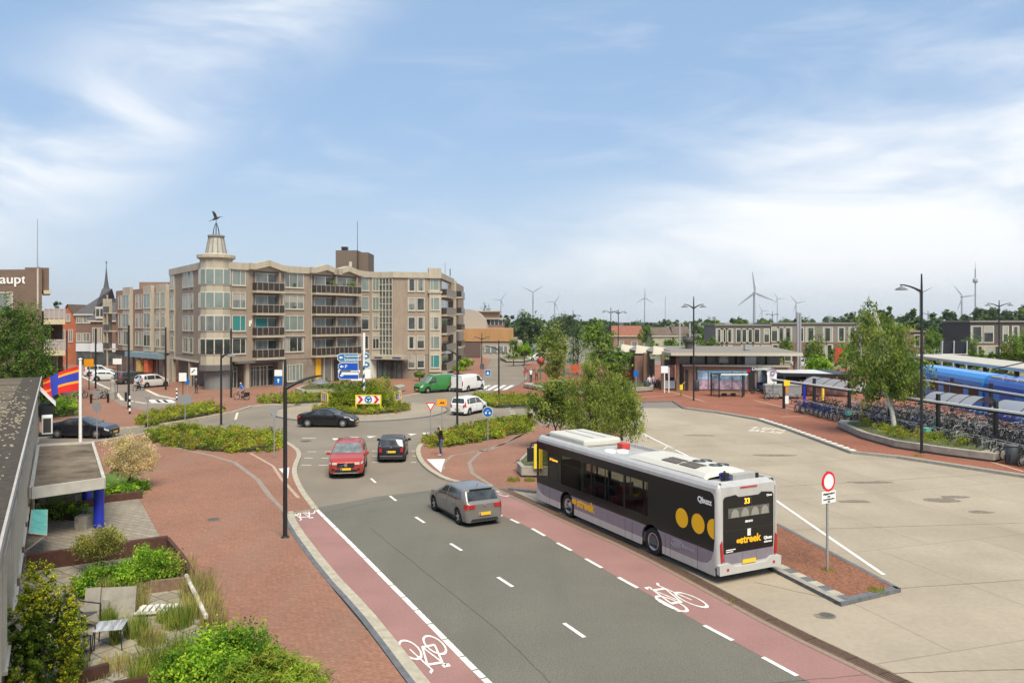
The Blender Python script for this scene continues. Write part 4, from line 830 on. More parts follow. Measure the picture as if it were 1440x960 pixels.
# air conditioner, flue box and awning on that wall
Mx = lambda Y, z, off=0: Vector((WP(Y)[0]+off*.86, Y+off*.51, z))
ac = thing('air_conditioner', 'white air conditioner box on the wall above the canopy', 'air conditioner', Mx(41, 2.2, .55), math.atan2(1, -.595)-R(90))
mb = MB(); mb.box(-.25, .25, -.45, .45, 0, .95); mb.build('casing', WHT, ac, bev=.02); mb = MB(); mb.box(.25, .262, -.12, .28, .12, .85); mb.box(-.18, .18, -.47, -.455, .1, .85); mb.build('grille', mat('dark grille', (.05, .05, .05), .6), ac)
mb = MB(); mb.box(-.4, .35, -.5, .5, -.10, 0); mb.build('bracket', BLK, ac)
fl = thing('wall_box', 'dark grey box with slanted white cover on the wall of the flat roofed building', 'wall box', Mx(46, 2.6, .5), math.atan2(1, -.595)-R(90))
mb = MB(); mb.box(-.4, .35, -1.2, 1.0, 0, .65); mb.build('casing', BLK, fl); mb = MB(); mb.add([(-.4, -1.3, 1.7), (.45, -1.3, .7), (.45, 1.1, .7), (-.4, 1.1, 1.7), (-.4, -1.3, 1.6), (.45, -1.3, .6), (.45, 1.1, .6), (-.4, 1.1, 1.6)], [(0, 1, 2, 3), (7, 6, 5, 4), (0, 4, 5, 1), (1, 5, 6, 2), (2, 6, 7, 3), (3, 7, 4, 0)]); mb.build('cover', WHT, fl)
aw = thing('window_awning', 'faded turquoise fabric awning folded out below the canopy', 'awning')
aq = [(*G(45, 717, 1.5), 1.5), (*G(66, 717, 1.35), 1.35), (*G(65, 752, 1.05), 1.05), (*G(41, 749, 1.2), 1.2)]
mb = MB(); mb.quad(*aq); o_ = mb.build('awning_cloth', mat('turquoise cloth', (.13, .42, .36), .8, var=.25, scale=3), aw); sd = o_.modifiers.new('thickness', 'SOLIDIFY'); sd.thickness = .03
mb = MB(); mb.path(aq, .03, 6, close=True); p_ = Mx(27, .3); mb.tube(aq[2], (p_.x+.6, p_.y-1.5, .3), .03); mb.build('awning_frame', FRAMEM, aw)

# ---- station building with folded canopy
st = thing('station_building', 'low brown brick station building with big flat canopy roof, posters and a pizza shop', 'building')
ys = 90.0; XA = lambda px: XW(px, ys)
STB = mat('station brick', (.20, .115, .085), .9, var=.2, scale=2)
ws = Wall((XA(962), ys), (XA(1102), ys-1.5)); zb = ZH(515, ys)
mb = MB(); ws.box(mb, 0, ws.len, -9, 0, 0, zb, 0); mb.box(XA(902), XA(925), ys+5, ys+10, 0, ZH(503, ys), 0); mb.build('wall', [STB], st)
mb = MB(); ws.box(mb, -.2, ws.len+.2, -.5, .2, zb, zb+.22); mb.build('roof_edge', BALC, st)
mb = MB(); ws.box(mb, -1, ws.len-.8, -10, -3, zb, ZH(499, ys), 0)
for i in range(7): u = -.5+i*1.75; ws.box(mb, u, u+1.45, -3, -2.9, zb+.1, ZH(500.5, ys), 1)
mb.build('clerestory', [DFRAME, mat('clerestory glass', (.24, .25, .24), .15, var=.3, spec=.7)], st)
# folded canopy: plates
CAN = mat('white canopy edge', (.46, .42, .345), .7, var=.08); CANT = mat('canopy felt grey', (.22, .20, .175), .95, var=.2)
mb = MB(); z1 = ZH(498, ys); z2 = ZH(488, ys+12)
mb.prism([(XA(940), ys-1.5), (XA(1118), ys-2.5), (XA(1121), ys+12), (XA(930), ys+14)], z1-.1, z1+.25, 0, bot=True)
ex = [(XA(945), ys-1.5, z1+.25), (XA(1118), ys-2.5, z1+.25), (XA(1105), ys+6, z2+.35), (XA(938), ys+6, z2+.35), (XA(930), ys+14, z1+.25), (XA(1121), ys+12, z1+.25)]
mb.add(ex, [(0, 1, 2, 3), (3, 2, 5, 4)], 1); mb.add([ex[0], ex[3], ex[4]], [(0, 1, 2)], 0)
for i, (px, dy) in enumerate(((922, 2.5), (904, 6), (888, 10))):
    x_ = XA(px); mb.add([(x_, ys+dy, z1-.15), (x_, ys+dy-1, z1+.2), (x_+.4, ys+dy+1, z2+.45), (x_+4, ys+dy+1.5, z1+.3), (x_+4.2, ys+dy, z1-.1), (x_, ys+dy+5, z1+.2)], [(0, 1, 2), (0, 1, 2, 3, 4), (2, 3, 5), (1, 2, 5)], 0)
mb.build('canopy_roof', [CAN, CANT], st)
mb = MB()
for px, dy in ((915, 4), (934, 1), (952, -.3), (1114, -1), (1116, 8), (955, 4)): mb.cb((XA(px), ys+dy, z1/2), (.35, .35, z1), 0)
mb.each('canopy_post', WALLD, st)
mb = MB(); mb.box(XA(916), XA(934), ys+6, ys+6.1, .3, ZH(508, ys), 0); mb.box(XA(936), XA(952), ys+1.2, ys+1.3, .9, ZH(506, ys), 1); mb.box(XA(936), XA(952), ys+1.1, ys+1.35, .25, 1.2, 2); mb.box(XA(941), XA(951.5), ys+1.05, ys+1.2, 1.6, ZH(514, ys), 3); mb.build('glass_screen', [mat('grey glass screen', (.32, .34, .33), .2, spec=.7), GLD, mat('pale counter', (.5, .53, .54), .5), mat('poster', (.42, .2, .16), .6, var=.6, scale=2)], st)
# mural panels (plain colour washes), door, shop sign
mb = MB(); zm0, zm1 = ZH(550, ys), ZH(522, ys)
for a, c in ((981, 995), (996.5, 1028.5), (1030, 1050)): ws.box(mb, ws.u(a), ws.u(c), 0, .06, max(.3, zm0), zm1, 0)
mb.build('mural', mat('lilac mural', (.22, .16, .36), .6, var=.7, scale=1.3, col2=(.42, .30, .38)), st)
mb = MB()
for a, c in ((981, 995), (996.5, 1028.5), (1030, 1050)): ws.box(mb, ws.u(a), ws.u(c), .06, .075, zm1-.95, zm1, 0)
mb.build('mural_sky', mat('blue mural', (.07, .26, .48), .6, var=.7, scale=1.1, col2=(.30, .42, .55)), st)
mb = MB(); ws.box(mb, ws.u(979.5), ws.u(1051), 0, .08, zm1, zm1+.1); mb.build('mural_band', mat('light blue band', (.13, .42, .66), .5), st)
mb = MB(); ws.box(mb, ws.u(963.5), ws.u(968), 0, .05, .1, 2.6, 0); ws.box(mb, ws.u(1052.5), ws.u(1061), 0, .06, .1, 3.0, 0); ws.box(mb, ws.u(1066), ws.u(1083), 0, .06, 1.2, 2.95, 1); ws.box(mb, ws.u(1063), ws.u(1084), 0, .07, .2, 1.2, 2); ws.box(mb, ws.u(979), ws.u(980), 0, .1, 0, 3, 0)
mb.each('shop_door', [DFRAME, mat('blue shop glass', (.30, .38, .42), .2), mat('navy panel', (.015, .02, .09), .5)], st)
mb = MB(); mb.text("Domino's", .56, ws.M @ Matrix.Translation((ws.u(1071), -.1, ZH(519.5, ys))) @ Matrix.Rotation(R(90), 4, 'X'), 0, .03, .03); cx = ws.u(1056.5)
for i, (du, dz, mi) in enumerate(((0, .12, 1), (-.28, -.12, 2))): mb.add([(cx+du-.24, -.1, ZH(518.5, ys)+dz), (cx+du, -.1, ZH(518.5, ys)+dz-.24), (cx+du+.24, -.1, ZH(518.5, ys)+dz), (cx+du, -.1, ZH(518.5, ys)+dz+.24)], [(0, 1, 2, 3)], mi, ws.M)
mb.build('shop_sign', [WHT, mat('sign blue', (.01, .12, .40), .4), mat('sign red', (.62, .02, .04), .4)], st)
mb = MB(); mb.box(XA(1014), XA(1027), ys+.8, ys+2, zb+.35, zb+1.35, 0); mb.box(XA(1015), XA(1024), ys+.75, ys+.8, zb+.5, zb+1.2, 1); mb.build('roof_unit', [mat('beige unit', (.55, .52, .38), .6), METAL], st)
mb = MB(); x_ = XA(1056); mb.box(x_-.6, x_+.7, ys+.3, ys+1.2, zb+.2, zb+1.2, 0); mb.tube((x_, ys+.8, zb+1.2), (x_-.2, ys+.8, ZH(490, ys)), .32, n=10); mb.box(x_-.55, x_+.15, ys+.4, ys+1.1, ZH(492, ys), ZH(485, ys), 0); mb.build('ventilation_duct', METAL, st)
mb = MB(); x_ = XA(977); mb.tube((x_, ys+3, z1), (x_, ys+3, z1+1.2), .45, n=10); mb.lathe([(.5, z1+1.2), (.75, z1+1.5), (.6, z1+1.9), (0, z1+2)], 10, 0, Matrix.Translation((x_, ys+3, 0))); mb.build('chimney', mat('soot metal', (.07, .065, .06), .7, var=.3), st)

# ---- kiosk with black canopy beside it
ki = thing('kiosk', 'black kiosk with wide flat canopy and red poster wall beside the station', 'kiosk'); Yk = 84
mb = MB(); mb.prism([(XW(1088, Yk), Yk-1), (XW(1196, Yk), Yk-3), (XW(1200, Yk), Yk+6), (XW(1092, Yk), Yk+6)], ZH(528, Yk), ZH(524, Yk), 0, bot=True, side_mi=0); mb.prism([(XW(1096, Yk), Yk-.4), (XW(1160, Yk), Yk-2), (XW(1170, Yk), Yk+5), (XW(1094, Yk), Yk+5.4)], ZH(524, Yk)+.02, ZH(524, Yk)+.04, 1); mb.build('canopy_roof', [BLK, mat('pale roof film', (.55, .56, .55), .5, var=.15)], ki)
mb = MB(); mb.box(XW(1094, Yk), XW(1150, Yk), Yk+1, Yk+4, .1, ZH(527, Yk), 0); mb.box(XW(1134, Yk), XW(1192, Yk), Yk-.2, Yk+.05, .2, ZH(529, Yk), 1); mb.box(XW(1140, Yk), XW(1160, Yk), Yk+.9, Yk+.98, .8, 2.0, 2); mb.build('wall', [BLK, mat('red poster', (.52, .10, .05), .7, var=.7, scale=.9, col2=(.62, .35, .25)), GLB], ki)
mb = MB()
for px in (1090, 1192, 1160): mb.cb((XW(px, Yk), Yk, 1.2), (.2, .2, 2.4))
mb.each('post', BLK, ki)

# ---- far centre: department building with orange boarding
b5 = thing('warehouse_building', 'long low building with orange boarded upper wall, brown garage door and glazed shop front', 'building'); Yw = 172; X5 = lambda p: XW(p, Yw)
mb = MB(); mb.box(X5(640), X5(735), Yw, Yw+20, 0, ZH(481, Yw), 0); mb.build('wall', mat('beige wall', (.36, .32, .27), .8, var=.1), b5)
mb = MB(); mb.box(X5(640), X5(722), Yw-.3, Yw+18, ZH(480, Yw), ZH(462, Yw), 0); mb.build('upper_wall', mat('orange boards', (.40, .225, .10), .8, var=.15, scale=.4, stretch=(3, 3, .3)), b5)
mb = MB(); mb.box(X5(640), X5(676), Yw-.35, Yw, 0.2, ZH(481.5, Yw), 0); mb.build('garage_door', mat('brown door', (.115, .08, .075), .7, stretch=(4, 1, .2)), b5)
mb = MB(); mb.box(X5(680), X5(714), Yw-.1, Yw, 1.2, ZH(487, Yw), 0)
for p in (682, 690, 699, 708, 714): mb.box(X5(p)-.12, X5(p)+.12, Yw-.2, Yw-.1, 1.2, ZH(486, Yw), 1)
mb.build('shop_window', [mat('warehouse glass', (.16, .18, .19), .15), FRAMEM], b5)
mb = MB(); mb.lathe([(4.4, 0), (4.4, 10)], 20, 0, Matrix.Translation((X5(656), Yw+4, ZH(462, Yw))) @ Matrix.Rotation(R(-90), 4, 'X') @ Matrix.Scale(1, 4), a0=math.pi, a1=2*math.pi); mb.add([(4.4*math.cos(math.pi*i/16), 0, 4.4*math.sin(math.pi*i/16)) for i in range(17)], [tuple(range(17))], 0, Matrix.Translation((X5(656), Yw+4, ZH(462, Yw)))); mb.build('arched_roof', mat('grey beige cladding', (.38, .34, .29), .8, var=.15), b5)
b6 = thing('terraced_flats', 'brown stepped block of flats with roof terrace behind the orange boarded building', 'building'); Y6 = 200; X6 = lambda p: XW(p, Y6)
mb = MB(); mb.box(X6(662), X6(709), Y6, Y6+15, 0, ZH(450, Y6)); mb.box(X6(664), X6(702), Y6+4, Y6+14, 0, ZH(437, Y6)); mb.build('wall', WALLB2, b6)
mb = MB(); mb.box(X6(664), X6(712), Y6-.8, Y6+10, ZH(449, Y6), ZH(447, Y6)); mb.box(X6(662), X6(703), Y6+3, Y6+14, ZH(438, Y6), ZH(436.5, Y6)); mb.build('roof_edge', BALC, b6)
mb = MB(); mb.box(X6(667), X6(708), Y6-.1, Y6, ZH(456, Y6), ZH(450, Y6), 0)
for i in range(8): mb.box(X6(667+i*5.6), X6(668+i*5.6), Y6-.2, Y6-.1, ZH(457, Y6), ZH(449, Y6), 1)
mb.build('window', [GLD, FRAMEM], b6)
# ---- far row houses behind the railway
def rowhouses(name, label, x0, x1, Yh, ytop, dark, bays, doors, dy=0):
    t = thing(name, label, 'building'); wl = Wall((XW(x0, Yh), Yh), (XW(x1, Yh+dy), Yh+dy)); zt = ZH(ytop, Yh); L_ = wl.len
    mb = MB(); wl.box(mb, 0, L_, -9, 0, 0, zt*.52, 0); wl.box(mb, 0, L_, -9, -.02, zt*.52, zt, 1); mb.build('wall', [WALLD, dark], t)
    mb = MB(); wl.box(mb, -.2, L_+.2, -9.2, .25, zt, zt+.3); mb.build('roof', mat('flat roof edge', (.22, .20, .18), .8), t)
    for (px, w_, up) in bays:
        u = wl.u(px); z0, z1 = (zt*.56, zt*.90) if up else (.4, zt*.46)
        window(wl, t, u-w_/2, u+w_/2, z0, z1, 0, (), .17, fm=FRAMEM, sill=False)
    mb = MB()
    for px in doors: u = wl.u(px); wl.box(mb, u-.7, u+.7, .02, .1, .2, 3.0)
    if doors: mb.build('door', mat('red door', (.55, .03, .03), .5), t)
    return t
GD = mat('dark grey cladding', (.205, .185, .17), .8, var=.15, stretch=(3, 3, .3))
rowhouses('row_house', 'dark brick row houses with tall white framed windows, left of the steel mast', 1006, 1083, 152, 458, GD, [(1012, 1.2, 1), (1018.5, 1.2, 1), (1025.5, 1.2, 1), (1039, .9, 1), (1047, 1.2, 1), (1055, 1.3, 1), (1063, 1.3, 1), (1078, .9, 1), (1004.5+3, 1, 0), (1012, 1.1, 0), (1018.5, 1.1, 0), (1025, 1.1, 0), (1047, 1.1, 0), (1055, 1.1, 0), (1063, 1.1, 0), (1077, 1.6, 0)], [1038])
rowhouses('row_house', 'grey brown row houses with red front door, right of the steel mast', 1084, 1205, 152, 455.5, GD, [(1090, 1.3, 1), (1098.5, 1.3, 1), (1108, 1.3, 1), (1126, .9, 1), (1139, 1.5, 1), (1164, 1.7, 1), (1183, 1.1, 1), (1198, 1.1, 1), (1090, 1.1, 0), (1108, 1.1, 0), (1140, 1.2, 0), (1158, 1.2, 0), (1166, 1.2, 0)], [1179])
rowhouses('row_house', 'brick row of houses behind the tall birch with white framed ground floor windows', 1206, 1300, 150, 467, WALLD, [(1265, 1.2, 0), (1275, 1.0, 0), (1290, 1, 1), (1230, 1, 1)], [])
rowhouses('row_house', 'black and brown row of houses with white framed upper windows, far right', 1364, 1500, 138, 453, mat('black cladding', (.085, .072, .072), .8), [(1374, 2.0, 1), (1390, 1.6, 1), (1414, .8, 1), (1428, 1, 1), (1391, 1.5, 0), (1402, .8, 0), (1378, .9, 0)], [])
for i, (x0, x1, Yh, ze, zr, wm, rm, lb) in enumerate(((918, 945, 210, 466, 460, CREAM, BRT, 'small pale house with brown tiled roof beyond the railway, left'), (948, 972, 215, 466, 459, CREAM, BRT, 'small pale house with dark tiled roof beyond the railway, right'), (862, 905, 230, 466, 458, WALLB2, REDT, 'red tiled house beyond the railway behind the twin street lamps'))):
    house('far_house', lb, x0, x1, Yh, 9, max(2.5, ZH(ze+6, Yh)), ZH(zr, Yh), wm, rm, ((.2, .35, .8, 2.2), (.6, .8, .8, 2.2)))
fb = thing('factory_hall', 'long low grey factory hall with dark roof on the horizon', 'building'); Yf = 520
mb = MB(); mb.box(XW(846, Yf), XW(985, Yf), Yf, Yf+60, 0, ZH(458, Yf)); mb.build('wall', mat('far wall', (.36, .33, .30), .9), fb); mb = MB(); mb.box(XW(846, Yf), XW(935, Yf), Yf-1, Yf+60, ZH(458, Yf), ZH(453.5, Yf)); mb.build('roof', mat('far dark roof', (.12, .125, .135), .9), fb)
# ------------------------------------------------------------------ the city bus
GREYB = mat('bus grey paint', (.43, .415, .405), .3, var=.09, scale=1.6, coat=.4, stretch=(2, 2, .6)); PURP = mat('bus purple grey', (.20, .18, .215), .3, var=.08, scale=2, coat=.4, stretch=(2, 2, .6))
BBLK = mat('bus gloss black', (.011, .010, .010), .2, var=0, spec=.4); BGL = tintglass('bus tinted glass', (.70, .70, .67), .06); YEL = mat('signal yellow print', (.85, .45, .012), .5, var=0)
RUB = mat('tyre rubber', (.022, .022, .023), .85, var=.2); ALU = mat('wheel alloy', (.50, .50, .50), .3, metal=.8, var=.1); RED = mat('tail lamp red', (.42, .012, .014), .2, var=.2, scale=9, spec=.8)
ROOFW = mat('bus roof white', (.56, .535, .475), .45, var=.09, scale=2.2, big=.7); WELL = mat('roof well grey', (.36, .36, .35), .6, var=.12, scale=2); PLATE = mat('number plate yellow', (.80, .50, .03), .5, var=0); PL_BLUE = mat('plate band', (.02, .06, .4), .5, var=0)
SEATM = mat('bus seat fabric', (.19, .035, .055), .9, var=.25, scale=9); AMB = mat('amber display', (.95, .42, .03), .5, var=0, emit=1.1)
bth = .461; bus = thing('city_bus', 'grey and black city bus with three yellow dots at the bus stop', 'bus', (7.55, 24.47, 0), R(90)+bth)
XR, XFW = 3.4, 9.25
SM = frameM((0, 0, 0), (1, 0, 0), (0, 0, 1))
def arch(x, lo, r=.60):
    z = lo
    for c in (XR, XFW):
        if abs(x-c) < r: z = max(z, .48+math.sqrt(r*r-(x-c)**2))
    return z
def strip(mb, x0, x1, z0, z1, y, t, mi, left=True):
    xs = sorted(set([x0, x1]+[x0+(x1-x0)*i/40 for i in range(41)]+[c+.6*math.cos(R(a)) for c in (XR, XFW) for a in range(0, 181, 12) if x0 < c+.6*math.cos(R(a)) < x1]))
    for a, c in zip(xs, xs[1:]):
        za, zc = arch(a+1e-4, z0), arch(c-1e-4, z0)
        if za >= z1 and zc >= z1: continue
        p = [(a, min(za, z1-.001)), (c, min(zc, z1-.001)), (c, z1), (a, z1)]
        if left: mb.prism(p, -y, -(y-t), 0 if mi is None else mi, SM, bot=True)
        else: mb.prism(p, y-t, y, 0 if mi is None else mi, SM, bot=True)
body = MB()
for lf in (True, False):
    strip(body, .15, 11.9, .24, .50, 1.275, .04, 0, lf); strip(body, .15, 11.9, .50, .985, 1.275, .04, 1, lf); strip(body, .15, 11.9, .985, 1.32, 1.275, .04, 2, lf)
    s_ = 1 if lf else -1
    for x0, x1 in ((.15, 3.62), (5.0, 5.12), (7.3, 7.38), (9.72, 9.95), (10.8, 10.9), (11.78, 11.9)):
        body.box(x0, x1, min(s_*1.235, s_*1.275), max(s_*1.235, s_*1.275), 1.32, 2.52, 2)
    body.box(.15, 11.9, min(s_*1.235, s_*1.275), max(s_*1.235, s_*1.275), 2.52, 2.84, 2)
    for x0, x1 in ((3.62, 9.72),): body.box(x0, x1, min(s_*1.236, s_*1.277), max(s_*1.236, s_*1.277), 2.18, 2.20, 2)
    # roof cove
    pr = [(1.275, 2.84), (1.272, 2.95), (1.22, 3.06), (1.13, 3.12), (1.04, 3.12), (1.02, 2.99)]
    for (ya, za), (yc, zc) in zip(pr, pr[1:]): body.add([(.12, s_*ya, za), (11.75, s_*ya, za), (11.75, s_*yc, zc), (.12, s_*yc, zc)], [(0, 1, 2, 3)], 0, None, True)
    body.lathe([(.15, .5), (.15, 2.86), (.10, 3.04), (.02, 3.11)], 8, 0, Matrix.Translation((.15, s_*1.125, 0)), a0=(R(90) if lf else R(180)), a1=(R(180) if lf else R(270)))
    body.lathe([(.15, .3), (.15, 2.86), (.06, 3.1)], 8, 0, Matrix.Translation((11.85, s_*1.125, 0)), a0=(0 if lf else R(-90)), a1=(R(90) if lf else 0))
body.box(.1, 11.9, -1.02, 1.02, 2.93, 2.99, 3)
body.box(.3, 11.8, -1.2, 1.2, .30, .36, 4)
body.box(0.02, .15, -1.125, 1.125, .5, 3.0, 0); body.add([(.02, -1.125, 3.0), (.02, 1.125, 3.0), (.3, 1.1, 3.12), (.3, -1.1, 3.12)], [(0, 1, 2, 3)], 0)
body.box(.3, .9, -1.02, 1.02, 2.99, 3.07, 0)
body.box(11.84, 11.98, -1.125, 1.125, .3, 1.1, 0); body.box(11.75, 11.9, -1.1, 1.1, 2.6, 3.1, 2)
body.build('body', [GREYB, PURP, BBLK, WELL, BLK], bus)
# coloured swoops at the corners of the side
mb = MB()
for s_ in (1, -1):
    zz = -1.278 if s_ > 0 else 1.278
    mb.prism([(.15, .24), (.15, 1.3), (.19, 1.0), (.30, .72), (.50, .56), (.8, .50), (.8, .24)], zz-.0015, zz+.0015, 0, SM, bot=True)
    mb.prism([(11.9, .24), (11.9, .92), (11.75, .72), (11.55, .6), (11.2, .53), (10.8, .50), (10.8, .24)], zz-.0015, zz+.0015, 0, SM, bot=True)
    mb.prism([(.152, 2.84), (.152, 2.6), (.17, 2.72), (.24, 2.80), (.34, 2.84)], zz-.003, zz+.001, 0, SM, bot=True)
mb.each('side_trim', GREYB, bus)
for s_ in (1, -1):
    mb = MB()
    for x0, x1 in ((3.64, 4.98), (5.14, 7.28), (7.40, 9.70), (9.97, 10.78), (10.92, 11.76)):
        mb.box(x0, x1, s_*1.26-.004, s_*1.26+.004, 1.30, 2.53)
    mb.each('side_window', BGL, bus)
mb = MB(); mb.add([(11.95, -1.1, 1.1), (11.95, 1.1, 1.1), (11.86, 1.1, 2.75), (11.86, -1.1, 2.75)], [(0, 1, 2, 3)]); mb.build('windscreen', BGL, bus)
# door lines and hatches on the lower side
mb = MB()
for x in (.95, 2.35, 2.62, 4.55, 5.0, 10.7, 11.3): mb.box(x, x+.012, 1.274, 1.2785, .25, .97)
mb.box(.2, 2.3, 1.274, 1.2785, .985, .995); mb.build('panel_gap', DFRAME, bus)
# rear face
mb = MB()
mb.prism([(-1.03, .92), (1.03, .92), (1.05, 1.2), (1.05, 2.62), (.98, 2.70), (.55, 2.74), (.42, 2.66), (-.42, 2.66), (-.55, 2.74), (-.98, 2.70), (-1.05, 2.62), (-1.05, 1.2)], 0, .02, 0, frameM((.021, 0, 0), (0, -1, 0), (0, 0, 1)), bot=True)
mb.build('rear_panel', BBLK, bus)
RM = frameM((0, 0, 0), (0, -1, 0), (0, 0, 1))      # lettering plane of the rear: left to right as seen from behind, outwards is -x
mb = MB(); mb.box(-.006, .02, -1.02, 1.02, .60, .918); mb.build('rear_lower_panel', PURP, bus)
mb = MB(); mb.box(-.004, -.0005, -1.04, 1.04, 1.625, 1.64); mb.box(-.007, -.006, -.30, -.29, .62, .9); mb.box(-.007, -.006, .28, .29, .62, .9); mb.build('panel_gap', DFRAME, bus)
mb = MB(); mb.box(-.006, -.001, -.86, .86, 2.02, 2.33, 0)
for i in range(4): mb.prism([(-.75+i*.42, 2.03), (-.42+i*.42, 2.03), (-.45+i*.42, 2.2), (-.53+i*.42, 2.29), (-.64+i*.42, 2.29), (-.72+i*.42, 2.2)], .006, .0075, 1, RM)
mb.build('rear_window', [mat('rear window glass', (.10, .10, .09), .06, var=.3, spec=.7), mat('seat heads behind glass', (.26, .25, .215), .4, var=.1)], bus)
mb = MB(); mb.box(-.004, -.001, -.12, .22, 2.40, 2.62, 0); mb.text('33', .24, RM @ Matrix.Translation((-.08, 2.425, .0055)), 1, .001, .006); mb.build('line_number', [mat('display black', (.03, .025, .02), .4, var=0), AMB], bus)
mb = MB()
for dx in (-.46, -.38): mb.lathe([(0, 0), (.062, 0)], 16, 0, RM @ Matrix.Translation((dx, 1.27, .0035)), sm=False)
mb.text('streek', .33, RM @ Matrix.Translation((.06, 1.19, .004)), 0, .001, .012); mb.build('rear_lettering', YEL, bus)
mb = MB(); mb.text('EBUSCO', .085, RM @ Matrix.Translation((0, 1.83, .004)), 0, .001, .005); mb.text('E', .26, RM @ Matrix.Translation((0, 1.42, .004)), 0, .001, .02); mb.text('Qbuzz', .13, RM @ Matrix.Translation((.80, 1.20, .004)), 0, .001, .008); mb.text('elektrisch', .085, RM @ Matrix.Translation((.80, 1.09, .004)), 0, .001, .004); mb.text('Qbuzz', .09, RM @ Matrix.Translation((.86, 2.58, .004)), 0, .001, .004)
for i in range(2): mb.box(-.004, -.003, .56+.1*i, .95, 1.02-.06*i, 1.05-.06*i)
mb.build('rear_small_lettering', WHT, bus)
mb = MB(); mb.prism([(-1.28, .30), (1.28, .30), (1.29, .62), (.9, .66), (.62, .50), (-.62, .50), (-.9, .66), (-1.29, .62)], -.04, .10, 0, RM, bot=True); mb.build('rear_bumper', mat('bumper pale grey', (.45, .44, .42), .4, var=.04), bus, bev=.03)
mb = MB(); mb.box(-.02, .0, -.28, .28, .54, .66); mb.build('number_plate', PLATE, bus)
mb = MB(); mb.box(-.115, -.10, -1.0, -.92, .42, .5); mb.build('reflector', RED, bus); mb = MB(); mb.box(-.115, -.10, .92, 1.0, .42, .5); mb.build('reflector', RED, bus)
for s_ in (1, -1):
    mb = MB(); mb.prism([(s_*1.06, .70), (s_*1.16, .68), (s_*1.19, 1.25), (s_*1.12, 1.35)], .0, .03, 0, RM, bot=True); mb.build('tail_lamp', RED, bus)
mb = MB(); mb.box(-.002, .03, -.35, .35, 2.93, 2.97); mb.build('brake_lamp', RED, bus)
# side lettering
LM = frameM((0, 1.28, 0), (-1, 0, 0), (0, 0, 1))
mb = MB()
for cx in (1.74, .93): mb.lathe([(0, 0), (.32, 0)], 28, 0, LM @ Matrix.Translation((-cx, 1.70, .002)), sm=False)
mb.add([(0, 0, 0)]+[(.32*math.cos(R(a)), .32*math.sin(R(a)), 0) for a in range(90, 271, 10)], [tuple(range(20))], 0, LM @ Matrix.Translation((-.17, 1.70, .002)))
mb.build('yellow_dots', YEL, bus)
mb = MB()
for dx in (-8.72, -8.58): mb.lathe([(0, 0), (.11, 0)], 18, 0, LM @ Matrix.Translation((dx, .80, .002)), sm=False)
mb.text('streek', .50, LM @ Matrix.Translation((-7.78, .66, .003)), 0, .001, .018); mb.build('side_lettering', YEL, bus)
mb = MB(); mb.text('Qbuzz', .25, LM @ Matrix.Translation((-.62, 2.42, .003)), 0, .001, .012); mb.build('operator_lettering', WHT, bus)
mb = MB(); mb.text('100%', .19, LM @ Matrix.Translation((-2.0, .72, .003)), 0, .001, .008); mb.text('elektrisch', .17, LM @ Matrix.Translation((-1.42, .72, .003)), 0, .001, .003)
pl = [(-2.0+.26*math.cos(R(a))*1+(.06 if math.cos(R(a)) > 0 else -.06), .775+.11*math.sin(R(a)), .003) for a in range(0, 361, 15)]
mb.path([tuple(LM @ Vector(p)) for p in pl], .009, 4); mb.build('electric_lettering', mat('pale lilac print', (.34, .32, .36), .5, var=0), bus)
mb = MB(); mb.box(9.98, 10.77, 1.262, 1.2795, 1.33, 2.51, 0); mb.box(9.98, 10.72, 1.2795, 1.281, 2.12, 2.34, 1); mb.text('33 Centrum', .14, LM @ Matrix.Translation((-10.35, 2.18, .003)), 2, .001, .004); mb.build('side_display', [BBLK, mat('display black', (.03, .025, .02), .4, var=0), AMB], bus)
# roof units
mb = MB(); mb.box(8.55, 11.55, -.98, .86, 2.99, 3.30, 0); mb.build('roof_battery', ROOFW, bus, bev=.09)
mb = MB()
for y0 in (-.45, .15): mb.box(8.9, 11.2, y0, y0+.05, 3.298, 3.306)
mb.build('roof_slot', DFRAME, bus)
mb = MB()
pr = [(-.92, 2.99), (-.92, 3.12), (-.78, 3.25), (-.4, 3.32), (0, 3.335), (.4, 3.32), (.78, 3.25), (.92, 3.12), (.92, 2.99)]
xs = [(.95, .5), (1.1, .9), (1.5, 1), (4.9, 1), (5.25, .8), (5.6, .3)]
for (xa, ka), (xc, kc) in zip(xs, xs[1:]):
    for (ya, za), (yc, zc) in zip(pr, pr[1:]): mb.add([(xa, ya, 2.99+(za-2.99)*ka), (xc, ya, 2.99+(za-2.99)*kc), (xc, yc, 2.99+(zc-2.99)*kc), (xa, yc, 2.99+(zc-2.99)*ka)], [(0, 1, 2, 3)], 0, None, True)
mb.build('roof_climate_unit', ROOFW, bus)
mb = MB()
for x0 in (1.75, 2.72):
    for y0 in (.18, .47): za_, zb_ = (3.345, 3.336) if y0 < .3 else (3.326, 3.29); mb.add([(x0, y0, za_), (x0+.88, y0, za_), (x0+.88, y0+.24, zb_), (x0, y0+.24, zb_)], [(0, 1, 2, 3)], 0)
mb.build('roof_grille', mat('brown grey grille', (.11, .095, .08), .8, var=.3, scale=14), bus)
for x0 in (1.7, 2.55):
    mb = MB()
    for q, yy in ((0, -.12), (.12, -.52)): mb.lathe([(.08, 3.37), (.22, 3.37), (.24, 3.345), (.24, 3.30)], 18, 0, Matrix.Translation((x0+q, yy, -.02 if yy > -.3 else -.05)), sm=False); mb.lathe([(0, 3.35 if yy > -.3 else 3.32), (.08, 3.35 if yy > -.3 else 3.32)], 12, 1, Matrix.Translation((x0+q, yy, .003)), sm=False)
    mb.build('roof_fan', [BLK, METAL], bus)
mb = MB()
